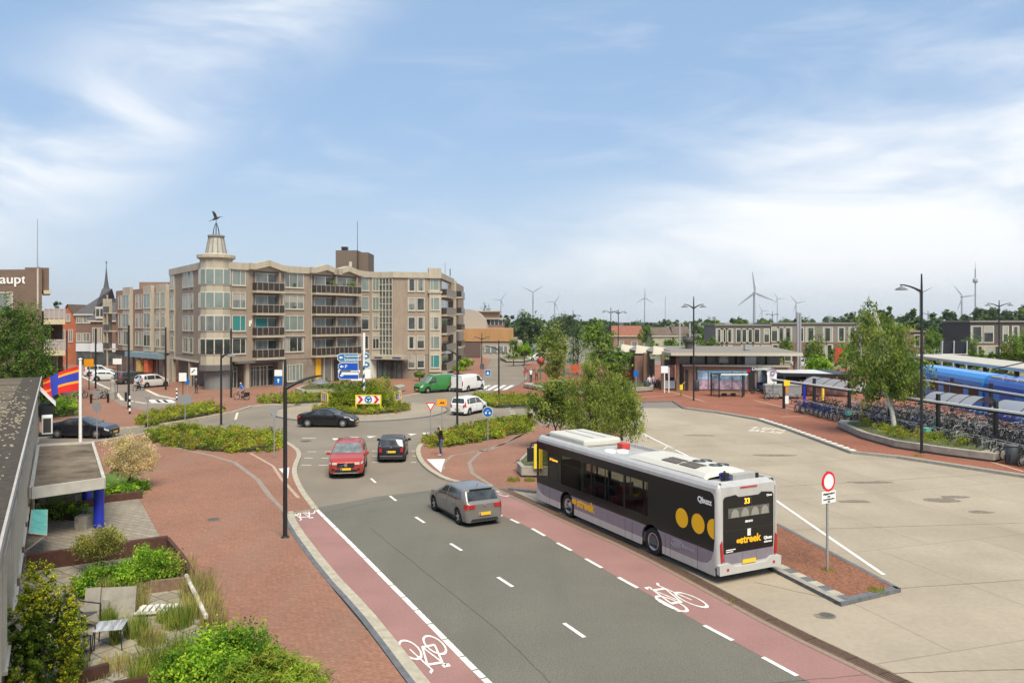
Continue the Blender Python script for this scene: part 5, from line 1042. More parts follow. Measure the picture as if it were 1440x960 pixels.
for y in (.55, .12): mb.lathe([(0, 3.1), (.20, 3.1), (.24, 3.07), (.24, 2.99)], 18, 0, Matrix.Translation((7.1-.25*(y < .3), y, 0)))
mb.each('roof_hatch', WHT, bus)
mb = MB(); mb.box(7.35, 7.75, -.62, -.22, 2.99, 3.25); mb.build('red_connector', mat('red box', (.5, .06, .05), .4), bus, bev=.04)
mb = MB(); mb.box(5.7, 6.4, .1, .8, 2.99, 3.02); mb.box(.45, .72, -.7, .25, 3.07, 3.26); mb.each('roof_box', WELL, bus)
mb = MB(); mb.path([(.55, .62, 3.08), (.5, .6, 3.3), (.62, .45, 3.36), (.75, .3, 3.2), (.6, .35, 3.12)], .035, 6, 0); mb.path([(.65, .55, 3.08), (.7, .6, 3.28), (.55, .5, 3.3), (.5, .3, 3.1)], .03, 6, 1); mb.cb((.6, .46, 3.2), (.2, .2, .24), 0); mb.build('roof_cable', [BLK, mat('blue cable', (.03, .05, .35), .5)], bus)
mb = MB(); mb.tube((.55, -.85, 3.07), (.55, -.85, 3.22), .07); mb.build('roof_aerial', BLK, bus)
for (x, y) in ((XR, 1.08), (XR, -1.08), (XFW, 1.08), (XFW, -1.08)):
    s_ = 1 if y > 0 else -1; T_ = Matrix.Translation((x, y, .48)) @ Matrix.Rotation(R(-90*s_), 4, 'X')
    mb = MB(); mb.lathe([(.30, .12), (.44, .14), (.48, .10), (.48, -.14), (.44, -.18)], 30, 0, T_); w = mb.build('wheel', RUB, bus)
    mb = MB(); mb.lathe([(.31, .12), (.28, .13), (.26, .05), (.14, .03), (.12, .09), (.0, .10)], 24, 0, T_)
    for i in range(8): mb.lathe([(0, .065), (.035, .065), (.035, .03)], 8, 1, T_ @ Matrix.Translation((.2*math.cos(i*math.pi/4), .2*math.sin(i*math.pi/4), 0)))
    mb.build('rim', [ALU, BLK], w)
    mb = MB(); mb.lathe([(.62, -.25), (.62, .14)], 24, 0, T_, a0=R(180) if s_ > 0 else 0, a1=R(360) if s_ > 0 else R(180)); mb.lathe([(.0, -.24), (.62, -.24)], 24, 0, T_); mb.build('wheel_arch', BLK, bus)
# mirror, wiper, seats, poles
mb = MB(); mb.path([(11.9, 1.1, 2.78), (12.25, 1.35, 2.7), (12.25, 1.42, 2.5)], .035, 6); mb.cb((12.25, 1.42, 2.18), (.16, .26, .62)); mb.build('mirror', BLK, bus, bev=.01)
def seat(x, y, z):
    m = MB(); m.box(x-.22, x+.22, y-.21, y+.21, z+.40, z+.50); m.add([(x-.24, y-.21, z+.5), (x-.24, y+.21, z+.5), (x-.36, y+.2, z+1.12), (x-.36, y-.2, z+1.12), (x-.16, y-.21, z+.5), (x-.16, y+.21, z+.5), (x-.29, y+.2, z+1.12), (x-.29, y-.2, z+1.12)], [(0, 1, 2, 3), (7, 6, 5, 4), (0, 4, 5, 1), (1, 5, 6, 2), (2, 6, 7, 3), (3, 7, 4, 0)]); m.box(x-.18, x+.1, y-.05, y+.05, z, z+.40)
    m.build('seat', SEATM, bus, bev=.03)
for x in (1.0, 1.8, 2.6, 3.5, 4.3, 5.6, 6.4, 8.2):
    for y in (-.95, -.5, .5, .95): seat(x, y, .72 if x < 4.4 else .40)
seat(10.9, .65, .75)
mb = MB(); mb.box(.4, 4.6, -1.18, 1.18, .36, .72); mb.box(10.2, 11.7, .1, 1.15, .36, .75); mb.build('floor_step', mat('bus floor', (.10, .10, .105), .8), bus)
mb = MB()
for x, y in ((5.0, .3), (5.0, -.3), (6.9, .9), (6.9, -.3), (7.6, .3), (8.9, .3), (9.6, -.3), (9.6, .35)): mb.tube((x, y, .4), (x, y, 2.85), .018)
mb.build('hand_pole', [METAL], bus)
mb = MB(); mb.box(9.9, 9.95, .15, 1.2, .4, 2.3); mb.build('driver_screen', mat('driver screen', (.06, .03, .04), .3), bus)

# ------------------------------------------------------------------ cars and vans
class Loft:
    """body surface S(x,q): q=0 roof centre, |q|=1 roof edge, 2 shoulder, 3 waist, 4 lower edge; sign of q is the side (left +)"""
    def __init__(s, sp): s.p = sp
    def it(s, tab, x):
        if x <= tab[0][0]: return tab[0][1]
        for (a, v), (b, w) in zip(tab, tab[1:]):
            if x <= b:
                t = (x-a)/(b-a); return v+(w-v)*t
        return tab[-1][1]
    def low(s, x):
        p = s.p; z = p['sill']; ra = p['R']+.055
        for c in p['ax']:
            if abs(x-c) < ra: z = max(z, p['R']+math.sqrt(max(0, ra*ra-(x-c)**2)))
        return z
    def S(s, x, q):
        p = s.p; sg = 1 if q >= 0 else -1; q = abs(q); w = s.it(p['w'], x); b = s.it(p['belt'], x); t = max(s.it(p['top'], x), b+.02); lo = s.low(x)
        h = t-b; wr = w-.05-p['tum']*h; zr = b+.90*h
        if q <= 1:
            k = q; y = wr*k*(1-.0); z = t-(t-zr)*(k**3.2)
        elif q <= 2:
            k = q-1; y = wr+(w-.035-wr)*k; z = zr+(b-zr)*k; y += .025*math.sin(k*math.pi)*(h > .2)
        elif q <= 3:
            k = q-2; y = w-.035+.035*math.sin(k*math.pi/2); zm = max(lo+.02, p['sill']+.45*(b-p['sill'])); z = b+(zm-b)*k
        else:
            k = q-3; zm = max(lo+.02, p['sill']+.45*(b-p['sill'])); y = w-.05*k*k; z = zm+(lo-zm)*k
        return Vector((x, sg*y, z))
    def N(s, x, q):
        e = 1e-3; a = s.S(x+e, q)-s.S(x-e, q); b = s.S(x, q-e)-s.S(x, q+e); n = a.cross(b)
        n = n.normalized() if n.length > 1e-12 else Vector((0, 0, 1))
        c = s.S(x, q)-Vector((x, 0, .7)); return n if n.dot(c) >= 0 else -n
    def panel(s, mb, c, off=.008, n=8, m=6, mi=0):
        P = []
        for i in range(n+1):
            for j in range(m+1):
                u, v = i/n, j/m
                x = (c[0][0]*(1-u)+c[1][0]*u)*(1-v)+(c[3][0]*(1-u)+c[2][0]*u)*v; q = (c[0][1]*(1-u)+c[1][1]*u)*(1-v)+(c[3][1]*(1-u)+c[2][1]*u)*v
                P.append(tuple(s.S(x, q)+s.N(x, q)*off))
        mb.add(P, [(i*(m+1)+j, (i+1)*(m+1)+j, (i+1)*(m+1)+j+1, i*(m+1)+j+1) for i in range(n) for j in range(m)], mi, None, True)
CGL = mat('car glass', (.035, .038, .037), .04, var=.75, scale=2.6, spec=.9); CGLL = mat('windscreen glass', (.15, .17, .165), .04, var=.5, scale=2.2, spec=.9); LAMP = mat('clear lamp', (.55, .56, .56), .12, var=.3, scale=18, spec=.9); CHR = mat('chrome', (.62, .62, .62), .15, metal=.9, var=0); PLAS = mat('black trim plastic', (.03, .03, .032), .6, var=.1)
def car(name, label, cat, loc, rz, sp, paint, group=None, far=False):
    t = thing(name, label, cat, loc, rz, group); L_ = Loft(sp); xb, xf = -sp['L']/2, sp['L']/2; Rw = sp['R']
    xs = set([xb+(xf-xb)*i/(30 if far else 56) for i in range((30 if far else 56)+1)])
    for c in sp['ax']:
        for a in range(0, 181, 15): xs.add(c+(Rw+.055)*math.cos(R(a))*.9999)
    for k in ('top', 'w', 'belt'):
        for x, _ in sp[k]: xs.add(min(max(x, xb), xf))
    xs = sorted(xs); qs = [-4, -3.5, -3, -2.6, -2.2, -2, -1.6, -1.2, -1, -.93, -.8, -.5, 0, .5, .8, .93, 1, 1.2, 1.6, 2, 2.2, 2.6, 3, 3.5, 4]; nq = len(qs)
    mb = MB(); V = [tuple(L_.S(x, q)) for x in xs for q in qs]
    mb.add(V, [(i*nq+j, i*nq+j+1, (i+1)*nq+j+1, (i+1)*nq+j) for i in range(len(xs)-1) for j in range(nq-1)], 0, None, True)
    mb.add(V[:nq], [tuple(range(nq))], 0); mb.add(V[-nq:], [tuple(range(nq-1, -1, -1))], 0)
    mb.build('body', paint, t)
    W_ = max(w for _, w in sp['w']); mb = MB(); mb.box(xb+.25, xf-.25, -W_+.22, W_-.22, sp['sill']-.03, sp['sill']+.42); mb.build('underbody', BLK, t)
    mb = MB(); ws = sp['ws']; L_.panel(mb, [(ws[0], -.97), (ws[0], .97), (ws[1], .92), (ws[1], -.92)], .006, 10, 5); mb.build('windscreen', CGLL if sp.get('light') else CGL, t)
    rw = sp['rw']; mb = MB(); L_.panel(mb, [(rw[0], -.9), (rw[0], .9), (rw[1], .88), (rw[1], -.88)], .006, 10, 5); mb.build('rear_window', CGL, t)
    for s_ in (1, -1):
        mb = MB()
        for sw in sp['sw']: L_.panel(mb, [(a, s_*q) for a, q in sw], .006, 6, 5)
        mb.each('side_window', CGL, t)
    if not far:
        mb = MB()
        for s_ in (1, -1):
            for xd in sp.get('doors', ()): L_.panel(mb, [(xd, s_*2.02), (xd+.012, s_*2.02), (xd+.012, s_*3.75), (xd, s_*3.75)], .003, 1, 8)
            L_.panel(mb, [(sp['ax'][0]+Rw+.12, s_*3.72), (sp['ax'][1]-Rw-.12, s_*3.72), (sp['ax'][1]-Rw-.12, s_*3.98), (sp['ax'][0]+Rw+.12, s_*3.98)], .012, 6, 2)
        mb.build('door_line', PLAS, t)
        mb = MB()
        for s_ in (1, -1):
            for xd in sp.get('doors', ())[:2]: v = L_.S(xd+.18, s_*2.3); mb.cb((v.x, v.y+.015*s_, v.z), (.2, .035, .035))
        mb.each('door_handle', paint, t)
    for key, nm, m_ in (('head', 'headlight', LAMP), ('tail', 'tail_lamp', RED)):
        for s_ in (1, -1):
            mb = MB()
            for c in sp[key]:
                if c[0] == 'S': L_.panel(mb, [(a, s_*q) for a, q in c[1]], .010, 4, 4)
                else: (x, pts) = c[1]; d = .02 if x > 0 else -.02; mb.prism([(s_*y, z) for y, z in pts], -abs(d), abs(d), 0, frameM((x, 0, 0), (0, 1, 0), (0, 0, 1)), bot=True)
            mb.build(nm, m_, t)
    for nm, m_, x, pts in sp.get('flat', ()):
        mb = MB(); mb.prism(pts, -.015, .015, 0, frameM((x, 0, 0), (0, 1, 0), (0, 0, 1)), bot=True); mb.build(nm, m_, t)
    for x, s_ in ((xf+sp.get('pf', .03), 1), (xb-sp.get('pr', .03), -1)):
        z = sp['plz'][0 if s_ > 0 else 1]; mb = MB(); mb.box(x-.012, x+.012, -.26, .26, z, z+.115, 0); mb.box(x-.013 if s_ < 0 else x+.012, x-.012 if s_ < 0 else x+.013, .215*(-s_)-.03, .215*(-s_)+.03, z+.005, z+.11, 1); mb.build('number_plate', [PLATE, PL_BLUE], t)
    for s_ in (1, -1):
        mx, mz = sp['mir']; v = L_.S(mx, s_*1.9); mb = MB(); mb.cb((mx, v.y+s_*.13, mz), (.12, .2, .14)); mb.box(mx-.03, mx+.03, min(v.y-.05*s_, v.y+.1*s_), max(v.y-.05*s_, v.y+.1*s_), mz-.07, mz-.03); mb.build('mirror', sp.get('mirm', paint), t, bev=.03)
        for ax in sp['ax']:
            w_ = L_.it(sp['w'], ax); T_ = Matrix.Translation((ax, s_*(w_-.13), Rw)) @ Matrix.Rotation(R(-90*s_), 4, 'X')
            mb = MB(); mb.lathe([(Rw*.66, .10), (Rw*.90, .115), (Rw, .08), (Rw, -.10), (Rw*.9, -.12)], 22, 0, T_); w = mb.build('wheel', RUB, t)
            mb = MB(); mb.lathe([(Rw*.68, .10), (Rw*.64, .112), (Rw*.60, .06), (0, .03)], 20, 1, T_)
            for i in range(sp.get('spokes', 5)): a = 2*math.pi*i/sp.get('spokes', 5); mb.add([(.05*math.cos(a+1.57), .05*math.sin(a+1.57), .09), (.05*math.cos(a-1.57), .05*math.sin(a-1.57), .09), (Rw*.64*math.cos(a-.14), Rw*.64*math.sin(a-.14), .10), (Rw*.64*math.cos(a+.14), Rw*.64*math.sin(a+.14), .10)], [(0, 1, 2, 3)], 0, T_)
            mb.lathe([(0, .10), (.05, .10), (.06, .05)], 10, 0, T_); mb.build('rim', [ALU, BLK], w)
            mb = MB(); mb.lathe([(Rw+.05, -.3), (Rw+.05, .085)], 18, 0, T_); mb.build('wheel_arch', BLK, t)
    for nm, m_, pts, r in sp.get('rods', ()):
        mb = MB(); mb.path(pts, r, 6); mb.build(nm, m_, t)
    return t
def pnt(name, c, metal=.35, rough=.28): return mat(name, c, rough, metal=metal, var=.04, scale=3, coat=.5)
HATCH = dict(L=4.05, R=.315, sill=.20, ax=(-1.27, 1.28), tum=.30, w=[(-2.03, .70), (-1.95, .80), (-1.6, .87), (1.4, .87), (1.85, .80), (2.0, .66), (2.03, .58)],
  belt=[(-2.03, .88), (-1.9, .95), (1.0, .90), (1.75, .78), (2.03, .60)], top=[(-2.03, .90), (-1.90, 1.02), (-1.62, 1.40), (-1.2, 1.45), (-.2, 1.46), (.25, 1.40), (1.02, .97), (1.75, .82), (2.03, .62)],
  ws=(1.0, .27), rw=(-1.90, -1.64), sw=[[(-.12, 1.92), (.88, 1.92), (.22, 1.14), (-.12, 1.10)], [(-1.15, 1.9), (-.2, 1.92), (-.2, 1.10), (-1.05, 1.12)], [(-1.5, 1.72), (-1.22, 1.86), (-1.12, 1.14), (-1.35, 1.2)]],
  doors=(-1.08, -.16, .98), head=[('S', [(1.62, 2.05), (1.98, 2.05), (1.98, 2.5), (1.75, 2.5)])], tail=[('S', [(-2.0, 2.05), (-1.78, 2.1), (-1.82, 2.55), (-2.0, 2.55)]), ('F', (-2.035, [(.42, .76), (.69, .74), (.70, .90), (.42, .89)]))],
  flat=[('rear_bumper', PLAS, -2.04, [(-.62, .24), (.62, .24), (.55, .33), (-.55, .33)]), ('emblem', CHR, -2.04, [(.05*math.cos(R(a)), .86+.05*math.sin(R(a))) for a in range(0, 360, 30)]), ('grille', PLAS, 2.04, [(-.5, .45), (.5, .45), (.5, .58), (-.5, .58)])], plz=(.4, .46), mir=(.78, .98),
  rods=[('spoiler', BLK, [(-1.66, -.5, 1.42), (-1.66, .5, 1.42)], .03), ('aerial', BLK, [(-1.25, 0, 1.44), (-1.42, 0, 1.62)], .008)])
SEDAN = dict(L=4.55, R=.33, sill=.19, ax=(-1.40, 1.38), tum=.34, w=[(-2.27, .66), (-2.2, .78), (-1.8, .89), (1.5, .90), (2.0, .84), (2.2, .70), (2.27, .58)],
  belt=[(-2.27, .86), (-2.1, .93), (-1.0, .94), (.9, .88), (1.9, .74), (2.27, .58)], top=[(-2.27, .88), (-2.15, 1.00), (-1.55, 1.06), (-.75, 1.38), (-.2, 1.42), (.15, 1.40), (1.05, .96), (1.9, .80), (2.27, .60)],
  ws=(1.02, .2), rw=(-1.50, -.80), sw=[[(.0, 1.9), (.88, 1.9), (.2, 1.15), (.0, 1.1)], [(-1.15, 1.86), (-.08, 1.9), (-.08, 1.1), (-.72, 1.12)]], doors=(-.98, -.04, .95),
  head=[('S', [(1.92, 2.02), (2.2, 2.02), (2.2, 2.45), (1.95, 2.4)])], tail=[('S', [(-2.24, 2.02), (-1.95, 2.05), (-2.0, 2.45), (-2.24, 2.5)]), ('F', (-2.275, [(.38, .72), (.66, .70), (.66, .86), (.38, .86)]))],
  flat=[('grille', PLAS, 2.275, [(-.3, .42), (.3, .42), (.34, .56), (-.34, .56)])], plz=(.34, .52), mir=(.78, .97), spokes=10)
SUV = dict(L=4.42, R=.36, sill=.28, ax=(-1.33, 1.37), tum=.30, w=[(-2.2, .74), (-2.1, .86), (-1.7, .93), (1.6, .93), (2.0, .88), (2.15, .78), (2.21, .70)],
  belt=[(-2.2, .98), (-2.0, 1.05), (1.0, 1.02), (1.9, .94), (2.21, .82)], top=[(-2.2, 1.0), (-2.05, 1.15), (-1.75, 1.58), (-1.2, 1.64), (-.1, 1.65), (.3, 1.60), (1.05, 1.14), (1.85, 1.02), (2.15, .92), (2.21, .84)],
  ws=(1.02, .32), rw=(-2.02, -1.78), sw=[[(-.1, 1.92), (.88, 1.92), (.28, 1.14), (-.1, 1.10)], [(-1.15, 1.9), (-.18, 1.92), (-.18, 1.10), (-1.1, 1.12)], [(-1.65, 1.7), (-1.22, 1.86), (-1.16, 1.14), (-1.4, 1.2)]], doors=(-1.05, -.14, .98), light=1,
  head=[('S', [(1.80, 2.02), (2.14, 2.02), (2.14, 2.34), (1.90, 2.40)]), ('F', (2.215, [(.44, .74), (.70, .75), (.70, .86), (.48, .85)]))], tail=[('S', [(-2.15, 1.3), (-1.95, 1.6), (-1.98, 2.4), (-2.15, 2.5)])],
  flat=[('grille', BLK, 2.225, [(-.42, .60), (.42, .60), (.46, .72), (.40, .84), (-.40, .84), (-.46, .72)]), ('emblem', CHR, 2.245, [(-.34, .63), (-.30, .63), (.10, .82), (.06, .82)]), ('emblem', CHR, 2.25, [(.085*math.cos(R(a)), .725+.085*math.sin(R(a))) for a in range(0, 360, 24)]), ('lower_grille', BLK, 2.225, [(-.6, .36), (.6, .36), (.5, .50), (-.5, .50)]), ('skid_plate', ALU, 2.235, [(-.62, .29), (.62, .29), (.56, .345), (-.56, .345)]), ('fog_lamp', BLK, 2.225, [(.55, .44), (.72, .46), (.72, .58), (.56, .52)]), ('fog_lamp', BLK, 2.225, [(-.55, .44), (-.72, .46), (-.72, .58), (-.56, .52)])], plz=(.46, .6), mir=(.82, 1.12), spokes=5, pf=.05,
  rods=[('roof_rail', CHR, [(-1.6, .60, 1.62), (-1.0, .62, 1.68), (.1, .60, 1.66)], .022), ('roof_rail', CHR, [(-1.6, -.60, 1.62), (-1.0, -.62, 1.68), (.1, -.60, 1.66)], .022)])
MINI = dict(L=3.65, R=.30, sill=.20, ax=(-1.22, 1.22), tum=.26, w=[(-1.83, .68), (-1.74, .78), (-1.4, .84), (1.3, .84), (1.7, .76), (1.8, .66), (1.83, .6)],
  belt=[(-1.83, .84), (-1.7, .92), (.9, .90), (1.5, .84), (1.83, .66)], top=[(-1.83, .86), (-1.74, .95), (-1.55, 1.34), (-1.2, 1.40), (-.1, 1.41), (.3, 1.36), (.85, .97), (1.5, .88), (1.83, .7)],
  ws=(.84, .32), rw=(-1.74, -1.57), sw=[[(-.3, 1.92), (.72, 1.92), (.28, 1.14), (-.3, 1.08)], [(-1.4, 1.9), (-.4, 1.92), (-.4, 1.08), (-1.3, 1.12)]], doors=(-.4, .85),
  head=[('S', [(1.45, 1.7), (1.75, 2.0), (1.75, 2.4), (1.5, 2.4)])], tail=[('F', (-1.835, [(.53, .62), (.69, .62), (.69, .84), (.54, .84)]))], flat=[('rear_bumper', PLAS, -1.85, [(-.62, .22), (.62, .22), (.66, .36), (-.66, .36)]), ('chrome_strip', CHR, -1.85, [(-.66, .38), (.66, .38), (.66, .41), (-.66, .41)]), ('emblem', CHR, -1.84, [(.05*math.cos(R(a)), .89+.03*math.sin(R(a))) for a in range(0, 360, 30)])], plz=(.4, .58), mir=(.68, .98), spokes=8)
MPV = dict(L=3.95, R=.30, sill=.20, ax=(-1.25, 1.3), tum=.22, w=[(-1.97, .72), (-1.9, .80), (-1.6, .84), (1.4, .84), (1.8, .78), (1.97, .62)],
  belt=[(-1.97, .95), (1.0, .95), (1.7, .86), (1.97, .66)], top=[(-1.97, .98), (-1.92, 1.1), (-1.78, 1.52), (-1.3, 1.60), (-.1, 1.62), (.4, 1.55), (1.3, 1.0), (1.75, .9), (1.97, .70)],
  ws=(1.25, .45), rw=(-1.93, -1.79), sw=[[(-.1, 1.92), (1.05, 1.92), (.38, 1.14), (-.1, 1.1)], [(-1.2, 1.9), (-.18, 1.92), (-.18, 1.1), (-1.15, 1.12)], [(-1.6, 1.86), (-1.28, 1.9), (-1.25, 1.14), (-1.55, 1.16)]], doors=(-1.1, -.14, 1.0),
  head=[('S', [(1.5, 2.0), (1.9, 2.0), (1.9, 2.4), (1.6, 2.4)])], tail=[('S', [(-1.95, 1.1), (-1.80, 1.1), (-1.82, 2.5), (-1.95, 2.5)]), ('F', (-1.975, [(.56, .7), (.71, .7), (.71, .98), (.60, .98)]))], flat=[('rear_bumper', PLAS, -1.98, [(-.65, .22), (.65, .22), (.65, .34), (-.65, .34)])], plz=(.4, .52), mir=(.85, 1.0), spokes=6)
VAN = dict(L=5.0, R=.33, sill=.24, ax=(-1.45, 1.55), tum=.10, w=[(-2.5, .86), (-2.42, .93), (-2, .96), (1.5, .96), (2.2, .88), (2.45, .74), (2.5, .64)],
  belt=[(-2.5, 1.08), (1.2, 1.08), (2.1, .98), (2.5, .74)], top=[(-2.5, 1.80), (-2.42, 1.92), (-2.2, 1.97), (.6, 1.98), (.95, 1.9), (1.75, 1.16), (2.2, 1.04), (2.5, .80)],
  ws=(1.70, .98), rw=(-2.49, -2.44), sw=[[(.42, 1.9), (1.5, 1.9), (1.02, 1.12), (.42, 1.1)]], doors=(.3, 1.4), light=1,
  head=[('S', [(2.1, 1.9), (2.42, 2.0), (2.42, 2.5), (2.2, 2.45)])], tail=[('F', (-2.51, [(.74, .75), (.86, .75), (.86, 1.25), (.76, 1.25)]))],
  flat=[('grille', PLAS, 2.51, [(-.5, .52), (.5, .52), (.52, .68), (-.52, .68)]), ('door_gap', PLAS, -2.503, [(-.006, .5), (.006, .5), (.006, 1.85), (-.006, 1.85)]), ('rear_bumper', PLAS, -2.52, [(-.8, .28), (.8, .28), (.8, .46), (-.8, .46)])], plz=(.38, .5), mir=(1.25, 1.2), mirm=PLAS, spokes=6)
def vang(fx, fy, rx, ry):     # position and heading from the photo points under the front and the rear of a vehicle
    f_, r_ = Vector(G(fx, fy)), Vector(G(rx, ry)); d = f_-r_; c = (f_+r_)/2; return (c.x, c.y, 0.012), math.atan2(d.y, d.x)
def at(px, py, deg, z=.012): x, y = G(px, py); return (x, y, z), R(deg)
def place(spec, loc, rz, *a, **k): pass
P_, A_ = at(652, 724, 118); car('hatchback_car', 'grey five door hatchback driving away on the dark asphalt beside the bus', 'car', P_, A_, HATCH, pnt('warm grey metallic', (.23, .215, .20)))
P_, A_ = at(490.5, 662, 278); car('suv_car', 'red SUV with black roof driving towards the viewer', 'car', P_, A_, SUV, pnt('red metallic', (.42, .045, .03), .2))
P_, A_ = at(553, 643, 95); car('small_car', 'dark blue small car with black roof waiting at the roundabout beside the red SUV', 'car', P_, A_, MINI, pnt('dark blue black', (.018, .021, .030), .2))
P_, A_ = at(462, 599, -4); car('sedan_car', 'black saloon car driving round the roundabout', 'car', P_, A_, SEDAN, pnt('black metallic', (.014, .014, .016), .2))
P_, A_ = at(118, 614, -2); car('sedan_car', 'black saloon car behind the flagpole at the left', 'car', P_, A_, SEDAN, pnt('black blue metallic', (.016, .017, .026), .2))
P_, A_ = at(660, 581, 62); car('hatchback_car', 'white small family car leaving the roundabout, red tail lamps', 'car', P_, A_, MPV, pnt('white car paint', (.72, .73, .72), 0))
P_, A_ = at(612, 551, 218); car('delivery_van', 'green van with roof rack driving onto the roundabout', 'van', P_, A_, {**VAN, 'rods': [('roof_rail', mat('pale rack', (.45, .5, .42), .5), [(-2.2, y, 2.05), (.7, y, 2.05)], .03) for y in (-.6, .6)]+[('roof_rail', mat('pale rack', (.45, .5, .42), .5), [(x, -.6, 2.06), (x, .6, 2.06)], .03) for x in (-2.1, -1.2, -.3, .6)]}, pnt('van green', (.035, .19, .045), .1))
P_, A_ = at(659, 549, 60); car('delivery_van', 'white van driving away behind the green van', 'van', P_, A_, VAN, pnt('white van paint', (.70, .70, .70), 0))
for px, py, a, spc, c, lb in ((214, 545, 60, MPV, (.66, .66, .65), 'silver white car parked in the side street nearest the pillar'), (152, 536, 20, HATCH, (.62, .64, .66), 'silver car parked in the side street, second from the shops'), (139, 529, 30, MPV, (.60, .60, .60), 'white car parked furthest up the side street'), (184, 540, 60, MPV, (.07, .08, .09), 'dark grey car parked in the side street behind the cyclist')):
    P_, A_ = at(px, py, a, .12); car('parked_car', lb, 'car', P_, A_, spc, pnt('paint '+lb[:12], c, .1), 'cars parked in the side street', far=True)
for px, py, a, c, lb in ((741, 501, 230, (.66, .66, .66), 'white car parked by the planter at the bend of the road'), (755, 507, 200, (.6, .6, .6), 'pale car parked behind the round leafed tree'), (949, 480, 180, (.5, .5, .52), 'pale car parked beyond the station roof'), (888, 481, 180, (.6, .6, .6), 'white car parked beyond the twin lamps'), (1128, 516, 180, (.55, .56, .58), 'silver car parked in front of the row houses'), (1316, 502, 180, (.5, .5, .5), 'silver car parked behind the solar panel frame')):
    P_, A_ = at(px, py, a, .02); car('parked_car', lb, 'car', P_, A_, MPV, pnt('paint '+lb[:14], c, .1), 'cars parked in the distance', far=True)
# ------------------------------------------------------------------ street furniture
LSH = mat('lamp shade grey', (.16, .165, .17), .5, var=.1)
def lamp(label, px, py, top, joint, dirs, reach=1.25, z0=.1, Y=None, r=.075, group='black street lamps'):
    if Y is None: x, y = G(px, py, z0)
    else: x, y = XW(px, Y), Y
    t = thing('street_lamp', label, 'street lamp', (x, y, z0), 0, group); H = ZH(top, y)-z0; J = ZH(joint, y)-z0
    mb = MB(); mb.tube((0, 0, 0), (0, 0, J), r*1.15, r, 10); mb.tube((0, 0, J), (0, 0, H), r*.95, r*.6, 8); mb.lathe([(r*2.2, 0), (r*2, .03), (r*1.15, .06)], 12); mb.build('pole', BLK, t)
    for a in dirs:
        c, s = math.cos(R(a)), math.sin(R(a)); mb = MB()
        pts = [(reach*k*c, reach*k*s, J+.42*math.sin(k*1.5)-.0) for k in (0, .15, .35, .6, .85, 1.06)]; mb.path(pts, [.085, .075, .06, .05, .042, .035], 8); o = mb.build('arm', BLK, t)
        T_ = Matrix.Translation((reach*c, reach*s, J+.42)); mb = MB(); mb.lathe([(.03, 0), (.03, -.10), (.10, -.13), (.36, -.27), (.37, -.31), (.30, -.32)], 18, 0, T_); mb.lathe([(0, -.30), (.30, -.305)], 16, 1, T_, sm=False); mb.build('lamp_shade', [LSH, WHT], o)
    return t
lamp('black street lamp standing on the red pavement nearest the viewer, arm over the cycle lane', 401, 755, 505, 546, (35,), 1.35)
lamp('tall black street lamp in front of the birch planter, arm to the left', 1296, 637, 385, 410, (180,), 1.25)
lamp('tall black street lamp with two arms in front of the station building', 975.5, 563, 417, 433.5, (0, 180), .95)
lamp('black street lamp behind the left hedge in front of the corner turret', 311, 597, 482, 503, (0,), .8)
lamp('black street lamp rising from the hedge beside the white family car', 643, 599, 478, 499, (180,), .8)
lamp('black street lamp in the hedge by the zebra crossing', 701.5, 560, 478, 492, (180,), 1.4)
for px, Y, tp, jt, lb in ((859, 140, 432, 440, 'left one of the twin far street lamps beyond the trees'), (869.5, 140, 435, 441, 'right one of the twin far street lamps beyond the trees'), (1086, 185, 437, 443.5, 'small far double street lamp in front of the row houses'), (1405, 96, 422, 431, 'double street lamp in front of the black row houses, far right'), (1305, 185, 436, 442.5, 'small far double street lamp just right of the tall lamp post'), (806, 150, 436, 446, 'far street lamp half hidden by the dark conifer'), (677.5, 132, 468, 477, 'double street lamp in front of the brown garage door')):
    lamp(lb, px, 0, tp, jt, (0, 180), 1.3 if Y > 120 else 1.4, Y=Y)
def pole(name, label, cat, px, py, top, r=.07, m=BLK, group=None, z0=.1):
    x, y = G(px, py, z0); mb = MB(); mb.tube((0, 0, 0), (0, 0, ZH(top, y)-z0), r, r*.85, 8); o = mb.build(name, m, None, loc=(x, y, z0)); tag(o, label, cat, group); return o
for px, py, tp, lb in ((325, 559, 462, 'black wire pole right of the corner turret'), (233, 548, 460, 'black wire pole in front of the red brown shops'), (181, 575, 457, 'black wire pole rising from the crossing'), (134.5, 546, 462, 'black wire pole beside the orange sign'), (94, 522, 465, 'black wire pole before the orange gabled house')):
    pole('wire_pole', lb, 'pole', px, py, tp, .11)
cbl = MB(); a_, b_ = Vector((*G(233, 548), ZH(497, G(233, 548)[1]))), Vector((*G(325, 559), ZH(487, G(325, 559)[1])))
cbl.path([tuple(a_.lerp(b_, k/8)+Vector((0, 0, -.5*math.sin(math.pi*k/8)))) for k in range(9)], .02, 4); tag(cbl.build('span_wire', BLK), 'dark span wire hanging between two black poles before the turret', 'wire')
SGB = mat('sign back grey', (.30, .31, .32), .5, metal=.3, var=.1); SBL = mat('sign blue', (.01, .12, .40), .4); SRD = mat('sign red', (.62, .02, .04), .4); SOR = mat('sign orange', (.80, .33, .02), .5, var=0); SYE = mat('sign yellow', (.80, .58, .03), .5, var=0)
